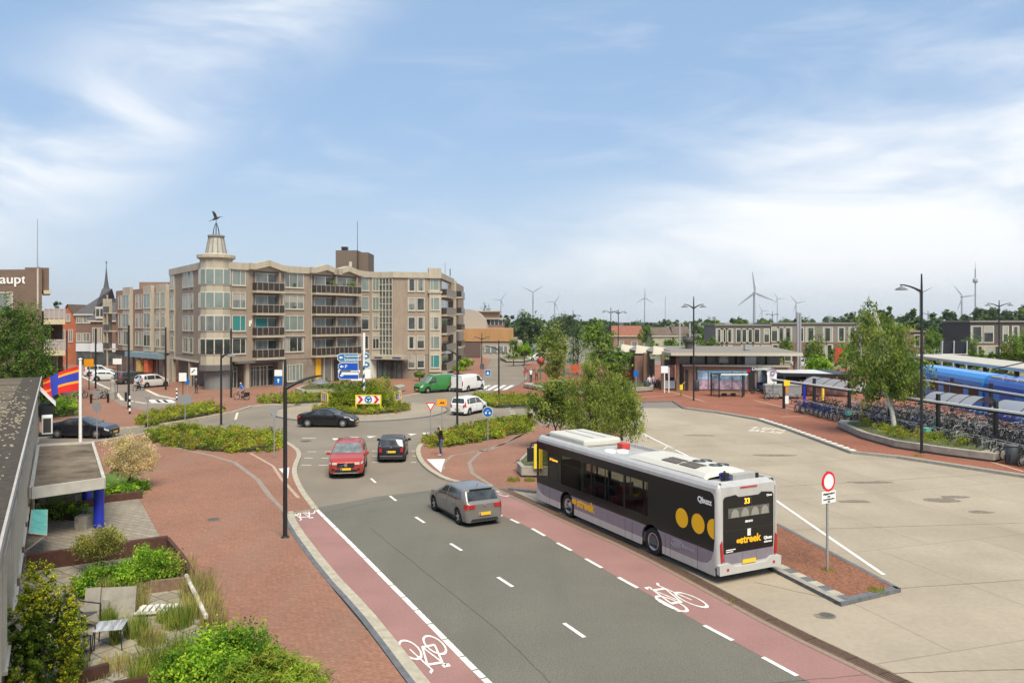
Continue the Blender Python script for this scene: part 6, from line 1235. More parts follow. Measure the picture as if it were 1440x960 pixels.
def sign(label, px, py, plates, rz=0, z0=.1, pole_m=METAL, r=.035, top=None, name='traffic_sign', cat='sign', group=None, dx2=None):
    """plates: (kind, photo row of the centre, half width m, half height m, colours); the face looks towards -Y before rz"""
    x, y = G(px, py, z0); t = thing(name, label, cat, (x, y, z0), rz, group); tz = max(ZH(p[1], y)-z0+p[3] for p in plates) if top is None else ZH(top, y)-z0
    mb = MB(); mb.tube((0, .03, 0), (0, .03, tz), r, n=8); mb.build('post', pole_m, t)
    for kind, cy, hw, hh, cols in plates:
        z = ZH(cy, y)-z0; T_ = frameM((0, 0, z), (1, 0, 0), (0, 0, 1)); mb = MB()
        if kind == 'disc':
            e = lambda a, b, za, mi: mb.lathe([(a, za), (b, za)], 26, mi, T_ @ Matrix.Scale(hh/hw, 4, (0, 1, 0)), sm=False)
            mb.lathe([(0, .0), (hw, .0), (hw, .025)], 26, 0, T_, sm=False); e(0, hw, .026, 0); e(0, hw*(.74 if cols[0] is SRD else .92), .030, 1)
        elif kind == 'rect':
            mb.box(-hw, hw, -.025, 0, z-hh, z+hh, 0)
            if len(cols) > 1: mb.box(-hw*.93, hw*.93, -.029, -.025, z-hh*.93, z+hh*.93, 1)
        elif kind == 'tri':
            mb.prism([(-hw, hh), (hw, hh), (0, -hh)], 0, .025, 0, T_, bot=True)
            if len(cols) > 1: mb.prism([(-hw*.68, hh*.78), (hw*.68, hh*.78), (0, -hh*.55)], .027, .029, 1, T_)
        extra = [c for c in cols if isinstance(c, tuple)]
        for ex in extra:
            if ex[0] == 'txt': mb.text(ex[1], ex[2], T_ @ Matrix.Translation((0, ex[3], .033)), ex[4], .001, .004)
            elif ex[0] == 'poly': mb.prism(ex[1], .031, .034, ex[2], T_)
        mb.build('sign_plate', [c for c in cols if not isinstance(c, tuple)], t)
    return t
ARW = [(-.06, -.22), (.06, -.22), (.06, .04), (.17, .04), (0, .24), (-.17, .04), (-.06, .04)]
x, y = G(1164, 802, .12)
sign('round red and white no vehicles sign above a white lettered board on the traffic island', 1164.5, 802, [('disc', 676.5, .315, .33, [SRD, WHT]), ('rect', 698.5, .34, .19, [WHT, WHT, ('txt', 'uitgezonderd', .105, .09, 2), ('txt', 'bus', .10, -.0, 2), ('txt', 'vergunninghouders', .072, -.08, 2), ('txt', 'taxi', .085, -.16, 2), BLK])], R(30), .12, r=.04)
sign('round blue cycle path sign on a grey post at the corner of the red pavement', 686, 635, [('disc', 579, .33, .33, [WHT, SBL, ('poly', [(.065*math.cos(R(a))+.12, .065*math.sin(R(a))-.06) for a in range(0, 360, 30)], 2), ('poly', [(.065*math.cos(R(a))-.12, .065*math.sin(R(a))-.06) for a in range(0, 360, 30)], 2), ('poly', [(-.11, -.04), (-.03, .09), (.09, .09), (.09, .115), (-.05, .115)], 2), WHT])], R(-8))
MATS['x'] = WHT
sign('red bordered give way triangle beside the orange sign at the pavement tip', 605.5, 620, [('tri', 572, .34, .30, [SRD, WHT])], R(10))
sign('orange detour sign on a thin post behind the person at the kerb', 621.5, 605, [('rect', 566, .36, .26, [SOR, SOR, ('poly', [(-.2, -.1), (-.05, .1), (.02, -.02), (.1, .1), (.2, -.1), (.1, -.06), (-.1, -.06)], 2), BLK])], R(5))
sign('grey back of a give way triangle on a post by the left kerb', 385.5, 645, [('tri', 580, .36, .34, [SGB]), ('rect', 588.5, .30, .02, [SGB])], R(15))
sign('grey back of a square sign on a pale post in the left hedge', 260, 592, [('rect', 561, .55, .36, [SGB])])
sign('white zone sign above a blue arrow sign in front of the apartment entrance', 391.5, 557, [('rect', 525, .42, .40, [WHT]), ('rect', 535, .42, .5, [SBL, SBL, ('poly', ARW, 2), WHT])])
sign('white sign on a black post between the pillars of the turret', 257, 572, [('rect', 530, .36, .40, [WHT])], pole_m=BLK); sign('small round blue sign on a post left of the turret', 263.5, 560, [('disc', 536, .24, .34, [SBL, SBL])]); sign('white square sign high on a post under the turret', 272.5, 557, [('rect', 522, .36, .40, [WHT, WHT, ('poly', [(-.2, -.2), (.2, .2), (.1, .25), (-.25, -.1)], 2), BLK])])
sign('grey backs of a triangle and a round sign on one post behind the black saloon', 136, 618, [('tri', 556, .34, .30, [SGB]), ('disc', 571, .33, .33, [SGB, SGB])])
sign('small grey triangle sign back on a post at the far left hedge', 207.5, 607, [('tri', 562, .24, .24, [SGB])])
sign('orange sign board on black legs in the side street', 125, 548, [('rect', 510, .62, .50, [BLK, SOR])], pole_m=BLK, r=.06); sign('white board on a black post before the pale shop', 165, 553, [('rect', 508, .5, .32, [WHT])], pole_m=BLK)
sign('square blue pedestrian crossing sign beside the zebra crossing', 686, 549, [('rect', 524, .34, .34, [WHT, SBL, ('poly', [(-.18, -.16), (.18, -.16), (0, .18)], 2), WHT])])
sign('blue square sign on a post between the trees and the station', 894.5, 556, [('rect', 525, .26, .34, [SBL])]); sign('round blue sign half hidden in the shrubs of the playground', 792, 556, [('disc', 536.5, .36, .36, [SBL, SBL])])
sign('grey square panel on a lamp post at the bend of the road', 678, 522, [('rect', 515, .34, .45, [mat('dark panel', (.08, .09, .12), .5)])], r=.05); sign('thin blue sign by the parked white car at the bend', 749, 513, [('rect', 492, .5, .5, [mat('grey blue panel', (.12, .15, .26), .5)])], r=.05)
t = sign('blue bus stop sign on two white posts in front of the station', 934.5, 552, [('rect', 519.5, .42, .42, [mat('bus stop blue', (.05, .33, .72), .4), WHT]), ('rect', 519.5, .38, .38, [mat('bus stop blue', (.05, .33, .72), .4)])], pole_m=WHT, r=.06, name='bus_stop_sign')
mb = MB(); mb.tube((.5, .03, 0), (.5, .03, 2.9), .06); mb.build('post', WHT, t)
t = sign('bus stop post with yellow flag and orange and white panels by the platform kerb', 1106.5, 584, [('rect', 538.5, .26, .24, [SYE]), ('rect', 548, .12, .24, [mat('orange panel', (.62, .22, .05), .5)]), ('rect', 562, .15, .34, [WHT])], r=.03, name='bus_stop_sign')
for px, py, tp, lb in ((1041, 558, 523, 'thin grey post beside the bus shelter'), (1063, 553, 526, 'thin grey post behind the motor scooter'), (1088.5, 561, 533, 'thin grey post before the waste container')): pole('post', lb, 'post', px, py, tp, .05, METAL)
# direction post on the roundabout
x, y = RX+.25, RY-.3; t = thing('direction_post', 'tall blue and white striped post with blue direction boards on the roundabout', 'signpost', (x, y, .15)); zf = lambda py: ZH(py, y)-.15
mb = MB(); mb.tube((0, 0, 0), (0, 0, zf(468)), .11, n=12, mi=0)
for i in range(5):
    z = .3+i*.75; mb.add([(.116*math.cos(2*math.pi*k/12), .116*math.sin(2*math.pi*k/12), z+.45*(k % 12)/12+dz) for dz in (0, .36) for k in range(12)], [(k, k+1, 13+k, 12+k) for k in range(11)], 1)
mb.build('post', [WHT, mat('post blue', (.012, .07, .22), .5)], t)
def dboard(cy, hh, x0, x1, mi_list, lines, arrow, rz=0, white=False):
    z = zf(cy); mb = MB(); w0, w1 = (x0-514)*y/F, (x1-514)*y/F; T_ = Matrix.Rotation(rz, 4, 'Z') @ frameM((0, -.13, z), (1, 0, 0), (0, 0, 1)); d = .18*hh if w0 < 0 else 0; tip = .25
    pts = [(w0, -hh*.5), (w0, hh*.5), (w0+tip, hh), (w1, hh), (w1, -hh), (w0+tip, -hh)] if w0 < 0 else [(w0, -hh), (w0, hh), (w1-tip, hh), (w1, hh*.5), (w1, -hh*.5), (w1-tip, -hh)]
    mb.prism(pts, 0, .04, 0, T_, bot=True); c_ = ((w0+w1)/2); mb.prism([(c_+(px-c_)*.96, pz*.88) for px, pz in pts], .042, .044, 1, T_)
    xa = w0+.32 if w0 < 0 else w1-.32; sg = -1 if w0 < 0 else 1
    mb.prism([(xa+sg*.16, 0), (xa-sg*.02, .15), (xa-sg*.02, .05), (xa-sg*.18, .05), (xa-sg*.18, -.05), (xa-sg*.02, -.05), (xa-sg*.02, -.15)], .046, .048, 2, T_)
    for txt, sz, dz, mi in lines: mb.text(txt, sz, T_ @ Matrix.Translation((w0+.62 if w0 < 0 else w0+.12, dz, .047)), mi, .001, .004, 'LEFT')
    mb.build('direction_board', mi_list, t)
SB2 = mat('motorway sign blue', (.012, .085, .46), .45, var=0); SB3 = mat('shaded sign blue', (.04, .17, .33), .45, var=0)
dboard(502.5, .38, 477, 506.5, [WHT, SB3, WHT], [('Centrumwest', .27, .06, 2), ('Sydwesterend', .27, -.26, 2)], 1)
dboard(515, .36, 478, 506.5, [WHT, SB2, WHT], [('P', .42, -.14, 2)], 1); dboard(527.5, .36, 478, 507, [WHT, SB2, WHT], [], 1)
z = zf(522); mb = MB(); mb.box((478-514)*y/F, -.35, -.17, -.13, z-.12, z+.14, 0); mb.box((480-514)*y/F, -1.2, -.175, -.17, z-.05, z+.07, 1); z = zf(524.5); mb.box((483-514)*y/F, -.5, -.20, -.175, z-.14, z+.10, 0); z = zf(533); mb.box((496-514)*y/F, -.15, -.16, -.12, z-.12, z+.1, 0); mb.each('white_board', [WHT, DFRAME], t)
dboard(500.5, .32, 515.5, 522, [WHT, SB3, WHT], [], 1); dboard(512.5, .32, 515.5, 522.5, [WHT, SB3, WHT], [], 1); z = zf(524.5); mb = MB(); mb.box(.1, .62, -.16, -.12, z-.45, z+.35); mb.build('white_board', WHT, t)
# roundabout chevron boards
def chev(label, px, py, rz, w=1.05):
    x, y = G(px, py, .17); t = thing('chevron_board', label, 'road sign', (x, y, .17), rz, 'yellow framed roundabout boards')
    mb = MB(); mb.box(-w-.12, -w, -.05, .05, 0, 1.45); mb.box(w, w+.12, -.05, .05, 0, 1.45); mb.box(-w, w, -.05, .05, 1.37, 1.45); mb.box(-w, w, -.05, .05, .62, .68); mb.build('frame', SYE, t)
    mb = MB(); mb.box(-w, w, -.03, .03, .68, 1.37, 0); T_ = frameM((0, -.034, 1.025), (1, 0, 0), (0, 0, 1))
    for cx in (-.72, .72): mb.prism([(cx-.28, .34), (cx-.02, .34), (cx+.26, 0), (cx-.02, -.34), (cx-.28, -.34), (cx, 0)], 0, .004, 1, T_)
    mb.lathe([(0, .002), (.33, .002)], 26, 2, T_, sm=False)
    for a in (90, 210, 330): c, s = math.cos(R(a)), math.sin(R(a)); mb.prism([(.12*c-.11*s, .12*s+.11*c), (.21*c-.09*s, .21*s+.09*c), (.21*c+.11*s, .21*s-.11*c), (.25*c+.19*s-.1*c, .25*s-.19*c-.1*s), (.12*c+.08*s, .12*s-.08*c)], .004, .007, 3, T_)
    mb.build('chevron_panel', [WHT, SRD, SBL, WHT], t)
chev('chevron board with blue roundabout sign facing the street, front of the roundabout bed', 518, 577.5, 0); chev('chevron board turned to the left arm of the roundabout', 456.5, 573.5, R(-62)); chev('chevron board seen edge on at the right of the roundabout bed', 559.5, 572, R(84))
# flagpole and flag
x, y = XW(113, 47), 47.0; t = thing('flagpole', 'white flagpole behind the canopy', 'flagpole', (x, y, .1)); mb = MB(); mb.tube((0, 0, 0), (0, 0, ZH(508, y)), .10, .075, 12); mb.lathe([(.09, ZH(508, y)), (.12, ZH(508, y)+.05), (0, ZH(508, y)+.12)], 12); mb.build('pole', WHT, t)
fl_ = MB(); zt = ZH(514, y); Wf, Hf = 2.55, 1.5; nx, nz = 40, 20
def fp(u, v):
    k = u/1.0; return (x-.1-Wf*.83*k, y+.22*math.sin(k*7+v*1.4)*k-.3*k, zt-v*Hf*(1-.25*k)+(-.90*k**1.05)*.9+.10*math.sin(k*6)*k)
V = [fp(i/nx, j/nz) for i in range(nx+1) for j in range(nz+1)]; f_, m_ = [], []
for i in range(nx):
    for j in range(nz):
        f_.append((i*(nz+1)+j, (i+1)*(nz+1)+j, (i+1)*(nz+1)+j+1, i*(nz+1)+j+1)); v = (j+.5)/nz; u = (i+.5)/nx
        band = .25 < v < .62
        col = 1 if ((band and u < .55) or (abs(u-.62) < .10)) else 0
        if (abs(v-.22) < .05 or abs(v-.66) < .05) and abs(u-.62) > .10: col = 2
        m_.append(col)
for q, (ff, mm) in enumerate(zip(f_, m_)): fl_.add([V[k] for k in ff], [(0, 1, 2, 3)], mm, None, True)
fl_.f = fl_.f; o = fl_.build('flag', [mat('flag red', (.60, .025, .02), .8, var=.05), mat('flag blue', (.03, .05, .36), .8, var=.05), mat('flag orange', (.80, .33, .03), .8, var=0)]); tag(o, 'red and blue flag with orange stripes blowing to the left of the white pole', 'flag')
# bollards, marker posts, bins, statue
for i, (px, py, lb) in enumerate(((128, 567, 'leftmost short black bollard by the give way sign'), (152, 566, 'short black bollard beside the stone statue'), (177, 564, 'short black bollard left of the wire pole'), (78, 566, 'short black bollard behind the clipped hedge, left'), (104, 566, 'short black bollard behind the clipped hedge, right'))):
    x, y = G(px, py, .1); mb = MB(); mb.lathe([(.11, 0), (.11, .78), (.13, .8), (.13, .88), (.06, .93), (0, .93)], 12); tag(mb.build('bollard', BLK, None, loc=(x, y, .1)), lb, 'bollard', 'black bollards at the side street')
for px, py, lb in ((182.5, 582, 'tall black and white banded post at the crossing'), (248.5, 562, 'short black and white banded post by the pillar')):
    x, y = G(px, py, .1); mb = MB(); h = 1.6 if px < 200 else 1.2
    for i in range(6): mb.tube((0, 0, h*i/6), (0, 0, h*(i+1)/6), .08, n=10, mi=i % 2)
    tag(mb.build('marker_post', [BLK, WHT], None, loc=(x, y, .1)), lb, 'post')
for px, py, lb in ((189, 566, 'left short grey post before the cyclist in the side street'), (199.5, 565, 'right short grey post before the cyclist in the side street')):
    x, y = G(px, py, .1); mb = MB(); mb.tube((0, 0, 0), (0, 0, 1.3), .05); tag(mb.build('post', METAL, None, loc=(x, y, .1)), lb, 'post')
STONE = mat('statue stone', (.30, .275, .24), .9, var=.25, scale=6)
x, y = G(158.5, 561, .1); t = thing('statue', 'grey stone statue on a plinth in the side street square', 'statue', (x, y, .1)); mb = MB(); mb.box(-.32, .32, -.32, .32, 0, .8); mb.build('plinth', STONE, t, bev=.02); mb = MB(); mb.lathe([(.30, .8), (.28, 1.1), (.2, 1.4), (.27, 1.7), (.24, 1.95), (.1, 2.02), (.08, 2.08), (.15, 2.2), (.14, 2.32), (.05, 2.42), (0, 2.43)], 12); mb.build('figure', STONE, t)
x, y = G(1423, 653, .1); t = thing('litter_bin', 'dark grey round litter bin at the end of the bench planter', 'bin', (x, y, .1)); mb = MB(); mb.lathe([(.27, 0), (.31, .06), (.31, .98), (.29, 1.0)], 20); mb.build('bin_body', mat('bin grey', (.055, .06, .07), .5, var=.15), t); mb = MB(); mb.lathe([(.30, 1.02), (.33, 1.06), (.33, 1.12), (.2, 1.16), (0, 1.17)], 20); mb.build('lid', mat('bin lid', (.10, .105, .115), .5), t); mb = MB(); mb.lathe([(.25, .98), (.25, 1.04)], 16); mb.build('neck', BLK, t)
for px, py, lb in ((909.5, 550, 'dark litter bin in front of the lavender planter'), (979.5, 549.5, 'dark litter bin against the station wall')):
    x, y = G(px, py, .1); mb = MB(); mb.lathe([(.28, 0), (.32, .05), (.32, 1.1), (.25, 1.25), (0, 1.27)], 14); tag(mb.build('litter_bin', mat('bin grey', (.055, .06, .07), .5, var=.15), None, loc=(x, y, .1)), lb, 'bin')
x, y = G(958, 557, .1); t = thing('ticket_post', 'yellow card reader post in front of the station', 'post', (x, y, .1)); mb = MB(); mb.box(-.1, .1, -.08, .08, 0, .9, 0); mb.build('post', mat('olive post', (.22, .17, .04), .5), t); mb = MB(); mb.box(-.17, .16, -.12, .12, .7, 1.25); mb.add([(.0, -.12, 1.2), (.4, -.12, 1.55), (.4, .12, 1.55), (0, .12, 1.2)], [(0, 1, 2, 3)]); mb.build('reader_head', SYE, t)
for px, lb in ((1088, 'grey waste container beside the pizza shop, left'), (1112, 'grey waste container behind the yellow bus stop flag, right')):
    x, y = XW(px, 81), 81.0; t = thing('waste_container', lb, 'container', (x, y, .1), R(-5)); mb = MB(); mb.prism([(-.9, .3), (.9, .3), (1.0, 1.35), (-1.0, 1.35)], -.55, .55, 0, frameM((0, 0, 0), (1, 0, 0), (0, 0, 1)), bot=True); mb.build('tub', mat('container grey', (.24, .25, .25), .5, var=.15), t); mb = MB(); mb.prism([(-1.02, 1.36), (1.02, 1.36), (.95, 1.52), (-.95, 1.52)], -.6, .6, 0, frameM((0, 0, 0), (1, 0, 0), (0, 0, 1)), bot=True); mb.build('lid', mat('container lid', (.33, .34, .34), .5), t)
    mb = MB(); [mb.lathe([(0, 0), (.1, 0), (.1, .06), (0, .06)], 10, 0, Matrix.Translation((dx, .0, .1)) @ Matrix.Rotation(R(90), 4, 'X')) for dx in (-.7, .7)]; mb.each('wheel', RUB, t)
x, y = XW(1085.5, 82.5), 82.5; t = thing('sign_board', 'white panel with a round purple emblem beside the pizza shop', 'sign', (x, y, .1)); mb = MB(); mb.box(-.5, .5, -.04, .04, 1.3, 2.4, 0); mb.lathe([(0, -.05), (.55, -.05), (.55, .03)], 22, 0, Matrix.Translation((0, 0, 2.55)) @ Matrix.Rotation(R(-90), 4, 'X') @ Matrix.Scale(-1, 4, (0, 0, 1))); mb.build('panel', WHT, t); mb = MB(); mb.lathe([(.12, -.055), (.26, -.055)], 20, 0, Matrix.Translation((0, -.12, 2.55)) @ Matrix.Rotation(R(-90), 4, 'X'), sm=False); mb.build('emblem', mat('purple print', (.22, .12, .32), .5), t); mb = MB(); mb.box(-.45, -.4, 0, .05, 0, 1.3); mb.box(.4, .45, 0, .05, 0, 1.3); mb.each('leg', METAL, t)
# bus shelter
sx0, sx1, sy = XW(999, 84), XW(1045, 84), 84.0; t = thing('bus_shelter', 'glass bus shelter with black frame and bench in front of the mural', 'bus shelter', (0, 0, 0))
mb = MB()
for px, dy in ((999, -.3), (1005, -1.8), (1045, -.3), (1037, -1.8)): mb.cb((XW(px, sy), sy+dy, 1.35), (.12, .12, 2.5))
mb.each('post', BLK, t); mb = MB(); mb.box(sx0, sx1, sy-2.0, sy-.1, 2.52, 2.60, 0); mb.box(sx0+.6, sx1-.1, sy-2.08, sy-2.0, 2.50, 2.63, 1); mb.build('roof', [BLK, WHT], t); mb = MB(); mb.box(sx0+.1, sx1-.1, sy-.33, sy-.30, .4, 2.4); mb.box(sx0, sx0+.03, sy-1.6, sy-.4, .4, 2.3); mb.box(sx1-.03, sx1, sy-1.6, sy-.4, .4, 2.3); mb.each('glass_panel', tintglass('clear glass', (.86, .90, .89), .3), t); mb = MB(); mb.box(sx0+.5, sx1-.7, sy-1.2, sy-.7, .5, .58); mb.build('bench', mat('bench wood', (.30, .22, .13), .7), t)
mb = MB(); mb.box(sx0+1.0, sx0+1.5, sy-1.0, sy-.8, .1, .5); mb.box(sx1-1.6, sx1-1.1, sy-1.0, sy-.8, .1, .5); mb.each('bench_leg', BLK, t)
# concrete bench planters
BCON = mat('weathered concrete', (.33, .30, .25), .9, var=.28, scale=1.6, bump=.2)
def planter(label, pts, h, w, pal, n=700, z0=.1, hh=.35, sz=.07, fill=True, name='bench_planter'):
    gp = GL(pts, z0); t = thing(name, label, 'planter'); mb = MB(); mb.prism(gp, z0+.12, z0+h, 0, bot=True); mb.prism([tuple(Vector(p)*.97+(sum((Vector(q) for q in gp), Vector((0, 0)))/len(gp))*.03) for p in gp], z0-.02, z0+.12, 1); mb.build('rim', [BCON, DKERB], t, bev=.04)
    if fill:
        m2 = MB(); c2 = sum((Vector(q) for q in gp), Vector((0, 0)))/len(gp); m2.prism([tuple(Vector(p)*.86+c2*.14) for p in gp], z0+h, z0+h+.03); m2.build('soil', mat('mossy soil', (.085, .095, .035), .95, var=.5, scale=4), t)
        c = sum((Vector(q) for q in gp), Vector((0, 0)))/len(gp); bl = []; cen = [Vector(p)*.62+c*.38 for p in gp]
        for i in range(len(cen)):
            for k in range(4): q = cen[i].lerp(cen[(i+1) % len(cen)], k/4); bl.append((q.x, q.y, z0+h+hh*.25, w, w, hh)); q = q.lerp(c, .5); bl.append((q.x, q.y, z0+h+hh*.25, w, w, hh))
        V, mi = leaves(bl, n, sz, len(label), nmat=len(LG[pal]), clump=.5); leafobj('planting', V, mi, LG[pal], t)
    return t
planter('long concrete bench planter round the birch tree by the bicycle racks', [(1178, 602), (1184, 598.5), (1216, 603), (1262, 609), (1330, 626), (1412, 640), (1413, 647), (1398, 650), (1330, 641), (1258, 630), (1212, 617)], .50, .5, 'cover', 9000, hh=.3, sz=.05)
planter('concrete bench planter beside the front of the bus', [(727, 664), (749, 640), (790, 638), (806, 660), (780, 672), (733, 671)], .55, .5, 'lav', 500)
planter('long curved concrete planter at the playground', [(736, 545), (742, 543), (800, 549), (850, 549), (905, 541), (914, 545), (905, 549), (850, 556), (790, 556)], .5, .6, 'cover', 1600, hh=.7, sz=.10)
planter('lavender planter with stone edge in front of the station entrance', [(872, 541), (905, 540), (921, 543), (918, 550), (880, 553), (866, 547)], .55, .6, 'lav', 900, hh=.5)
planter('concrete planter round the lime green trees at the bend of the road', [(703, 505), (712, 503), (742, 503), (745, 507), (738, 509), (712, 509)], .5, 1.0, 'green', 600, hh=.8, sz=.14)
planter('low concrete planter in front of the apartment building', [(415, 551), (425, 547), (500, 546), (508, 549), (500, 552), (425, 554)], .45, .6, 'green', 1200, hh=.7, sz=.11)
planter('dark round concrete planter by the apartment entrance', [(553, 549), (566, 547), (570, 550), (560, 552)], .6, .3, 'green', 60, fill=False)
x, y = G(757, 672, .1); t = thing('information_post', 'yellow information post beside the front of the bus', 'post', (x, y, .1)); mb = MB(); mb.box(-.22, .22, -.06, .06, .5, 1.75); mb.build('panel', SYE, t); mb = MB(); mb.tube((0, 0, 0), (0, 0, .5), .05); mb.build('post', METAL, t)
# playground
x, y = G(760, 534, .1); t = thing('playground_drum', 'red lattice climbing ball on a green post at the playground', 'play equipment', (x, y, .1)); mb = MB(); mb.tube((0, 0, 0), (0, 0, 2.3), .1); mb.build('post', mat('playground green', (.02, .24, .10), .5), t); mb = MB(); mb.lathe([(.1, 2.2), (.4, 2.3), (.55, 2.55), (.55, 2.8), (.4, 3.05), (.1, 3.15)], 10, sm=False); mb.build('ball', mat('playground red', (.30, .04, .035), .5, var=.5, scale=3), t)
x, y = G(788, 530, .1); t = thing('climbing_frame', 'green climbing frame with netting behind the shrubs of the playground', 'play equipment', (x, y, .1)); mb = MB()
for dx in (-1.6, -.5, .6, 1.7): mb.tube((dx, 0, 0), (dx, 0, 2.6), .07); mb.tube((dx, 1.5, 0), (dx, 1.5, 2.2), .07)
for z in (.6, 1.2, 1.8, 2.4): mb.tube((-1.6, 0, z), (1.7, 0, z), .04)
mb.build('frame', mat('playground green', (.02, .24, .10), .5), t); mb = MB(); mb.box(-.4, .6, .2, 1.4, 1.3, 2.3); mb.build('tower_box', mat('playground green', (.02, .24, .10), .5), t)
x, y = G(809, 533, .1); t = thing('play_tower', 'orange play panels seen through the weeping tree', 'play equipment', (x, y, .1)); mb = MB(); mb.box(-.55, .55, 0, .1, .9, 2.1); mb.build('panel', mat('play orange', (.42, .10, .04), .6, var=.4, scale=2), t); mb = MB(); mb.tube((-.6, .1, 0), (-.6, .1, 2.4), .06); mb.tube((.6, .1, 0), (.6, .1, 2.4), .06); mb.each('post', METAL, t)
x, y = G(872, 541, .1); mb = MB(); mb.box(-1.7, 1.7, 0, .25, 0, .35, 0); mb.box(-1.7, 1.7, .25, .32, .35, 1.0, 0); tag(mb.build('orange_bench', mat('orange boards red', (.60, .11, .03), .6), None, loc=(x, y, .7)), 'bright orange bench behind the lavender planter', 'bench')
# tall mast, panel frame, radio mast
x, y = XW(1123.5, 105), 105.0; t = thing('catenary_mast', 'tall galvanised steel mast beyond the kiosk', 'mast', (x, y, 0)); mb = MB(); mb.box(-.28, -.10, -.15, .15, 0, ZH(439, y)); mb.box(.10, .28, -.15, .15, 0, ZH(440, y)); mb.box(-.1, .1, -.03, .03, 0, ZH(440, y)); mb.build('pole', METAL, t)
for px, yy, tp, lb in ((956, 150, 455, 'thin railway mast left of the double street lamp'), (970, 150, 454, 'thin railway mast behind the double street lamp'), (1210, 115, 470, 'railway mast hidden by the birch')): x = XW(px, yy); mb = MB(); mb.cb((0, 0, ZH(tp, yy)/2), (.3, .3, ZH(tp, yy))); tag(mb.build('railway_mast', METAL, None, loc=(x, yy, 0)), lb, 'mast')
x, y = XW(1341, 100), 100.0; t = thing('panel_frame', 'slanted dark panel on a grey steel frame beside the railway', 'panel', (x, y, 0)); z0, z1 = ZH(500, y), ZH(480, y); mb = MB(); mb.prism([(-1.4, z0+.3), (1.6, z0+.3), (1.6, z1), (-1.4, z1)], -.05, .05, 0, frameM((0, 0, 0), (1, 0, 0), (0, 0, 1)), bot=True); mb.build('panel', mat('dark panel face', (.02, .025, .035), .4, var=.2), t); mb = MB()
for dx in (-1.5, 0, 1.7): mb.tube((dx-.6, -.9, 1.0), (dx, -.1, z1+.1), .09); mb.tube((dx, .3, 0), (dx, .2, z1), .09)
mb.tube((-2, -.6, z0+.2), (1.5, -.6, z0+.2), .07); mb.build('frame', METAL, t)
PW_ = mat('turbine grey', (.22, .245, .27), .6, var=.03)
x, y = XW(1371.5, 900), 900.0; t = thing('radio_mast', 'tall thin radio mast on the horizon at the right', 'mast', (x, y, 0)); mb = MB(); mb.tube((0, 0, 0), (0, 0, ZH(378, y)), .9, .7, 6); mb.tube((0, 0, ZH(378, y)), (0, 0, ZH(369, y)), .25, .15, 5); mb.build('pole', PW_, t); mb = MB(); mb.lathe([(1.0, ZH(398, y)), (2.6, ZH(397, y)), (2.6, ZH(392, y)), (1.0, ZH(391, y))], 10); mb.build('antenna', mat('antenna grey', (.34, .36, .38), .6), t)
# wind turbines
for i, (px, hub, bl, a0, Y, lb) in enumerate(((1060.5, 412, 30, 97, 2100, 'nearest wind turbine, behind the grey row houses'), (749.5, 411, 16, 33, 3000, 'wind turbine with raised blades behind the bend of the road'), (704.5, 422, 12, 55, 3600, 'wind turbine left of the dark tree crowns'), (780, 425, 13, 55, 3800, 'wind turbine right of the dark tree crowns'), (906.5, 419, 14, 90, 3300, 'wind turbine above the factory hall'), (935.5, 423, 8, 90, 3600, 'wind turbine with hidden blades left of the double street lamp'), (1093, 420, 10, 0, 3300, 'wind turbine just right of the nearest one'), (1119.5, 426, 14, 130, 3600, 'wind turbine behind the steel mast'), (1071.5, 437, 10, 120, 4200, 'small wind turbine low on the horizon behind the row houses'), (1352.5, 417.5, 20, 128, 2600, 'wind turbine beside the radio mast'), (1294, 412, 18, 27, 2800, 'wind turbine hidden by the tall street lamp'))):
    x = XW(px, Y); z = ZH(hub, Y); r = bl*Y/F; t = thing('wind_turbine', lb, 'wind turbine', (x, Y, 0), 0, 'wind turbines on the horizon'); mb = MB(); mb.tube((0, 0, 0), (0, 0, z), r*.065, r*.045, 10); mb.build('tower', PW_, t); mb = MB(); mb.cb((0, r*.02, z), (r*.07, r*.2, r*.08)); mb.build('nacelle', PW_, t)
    for k in range(3):
        if bl == 8 and k: continue
        a = R(a0+120*k); c, s = math.cos(a), math.sin(a); mb = MB(); n_ = (-s, c); q = lambda l, w: (c*r*l+n_[0]*r*w, 0, s*r*l+n_[1]*r*w)
        mb.add([(p[0], yy-r*.12, z+p[2]) for yy in (-.3, .3) for p in (q(0, -.02), q(.2, -.06), q(1, -.012), q(1, .012), q(.25, .04), q(0, .03))], [(0, 1, 2, 3, 4, 5), (11, 10, 9, 8, 7, 6)]+[(i, (i+1) % 6, 6+(i+1) % 6, 6+i) for i in range(6)]); mb.build('blade', PW_, t)
# ---- train and platform roof
A_, B_ = Vector((44.6, 90.0)), Vector((36.5, 38.0)); wt = Wall(A_, B_)
t = thing('passenger_train', 'bright blue passenger train with dark windows standing behind the bicycle racks', 'train'); TB = mat('train light blue', (.03, .25, .66), .35, var=.06, coat=.3); TD = mat('train deep blue', (.012, .12, .50), .35, var=.06, coat=.3)
u1 = wt.u(1383); pr = [(.0, -.6), (.0, 2.85), (.12, 3.2), (.5, 3.52), (1.45, 3.62), (2.4, 3.52), (2.78, 3.2), (2.9, 2.85), (2.9, -.6)]
def coach(ua, ub, m, nm='coach_body'):
    mb = MB(); mb.add([tuple(wt.M @ Vector((u, w, z))) for u in (ua, ub) for w, z in pr], [(i, i+1, 10+i, 9+i) for i in range(8)]+[tuple(range(8, -1, -1)), tuple(range(9, 18))], 0, None, False); return mb.build(nm, m, t)
coach(8, u1-.25, TB); coach(u1+.25, wt.len, TD); mb = MB(); wt.box(mb, u1-.25, u1+.25, -2.6, -.3, 0, 3.2); mb.build('gangway', BLK, t)
mb = MB()
u = u1-3.2
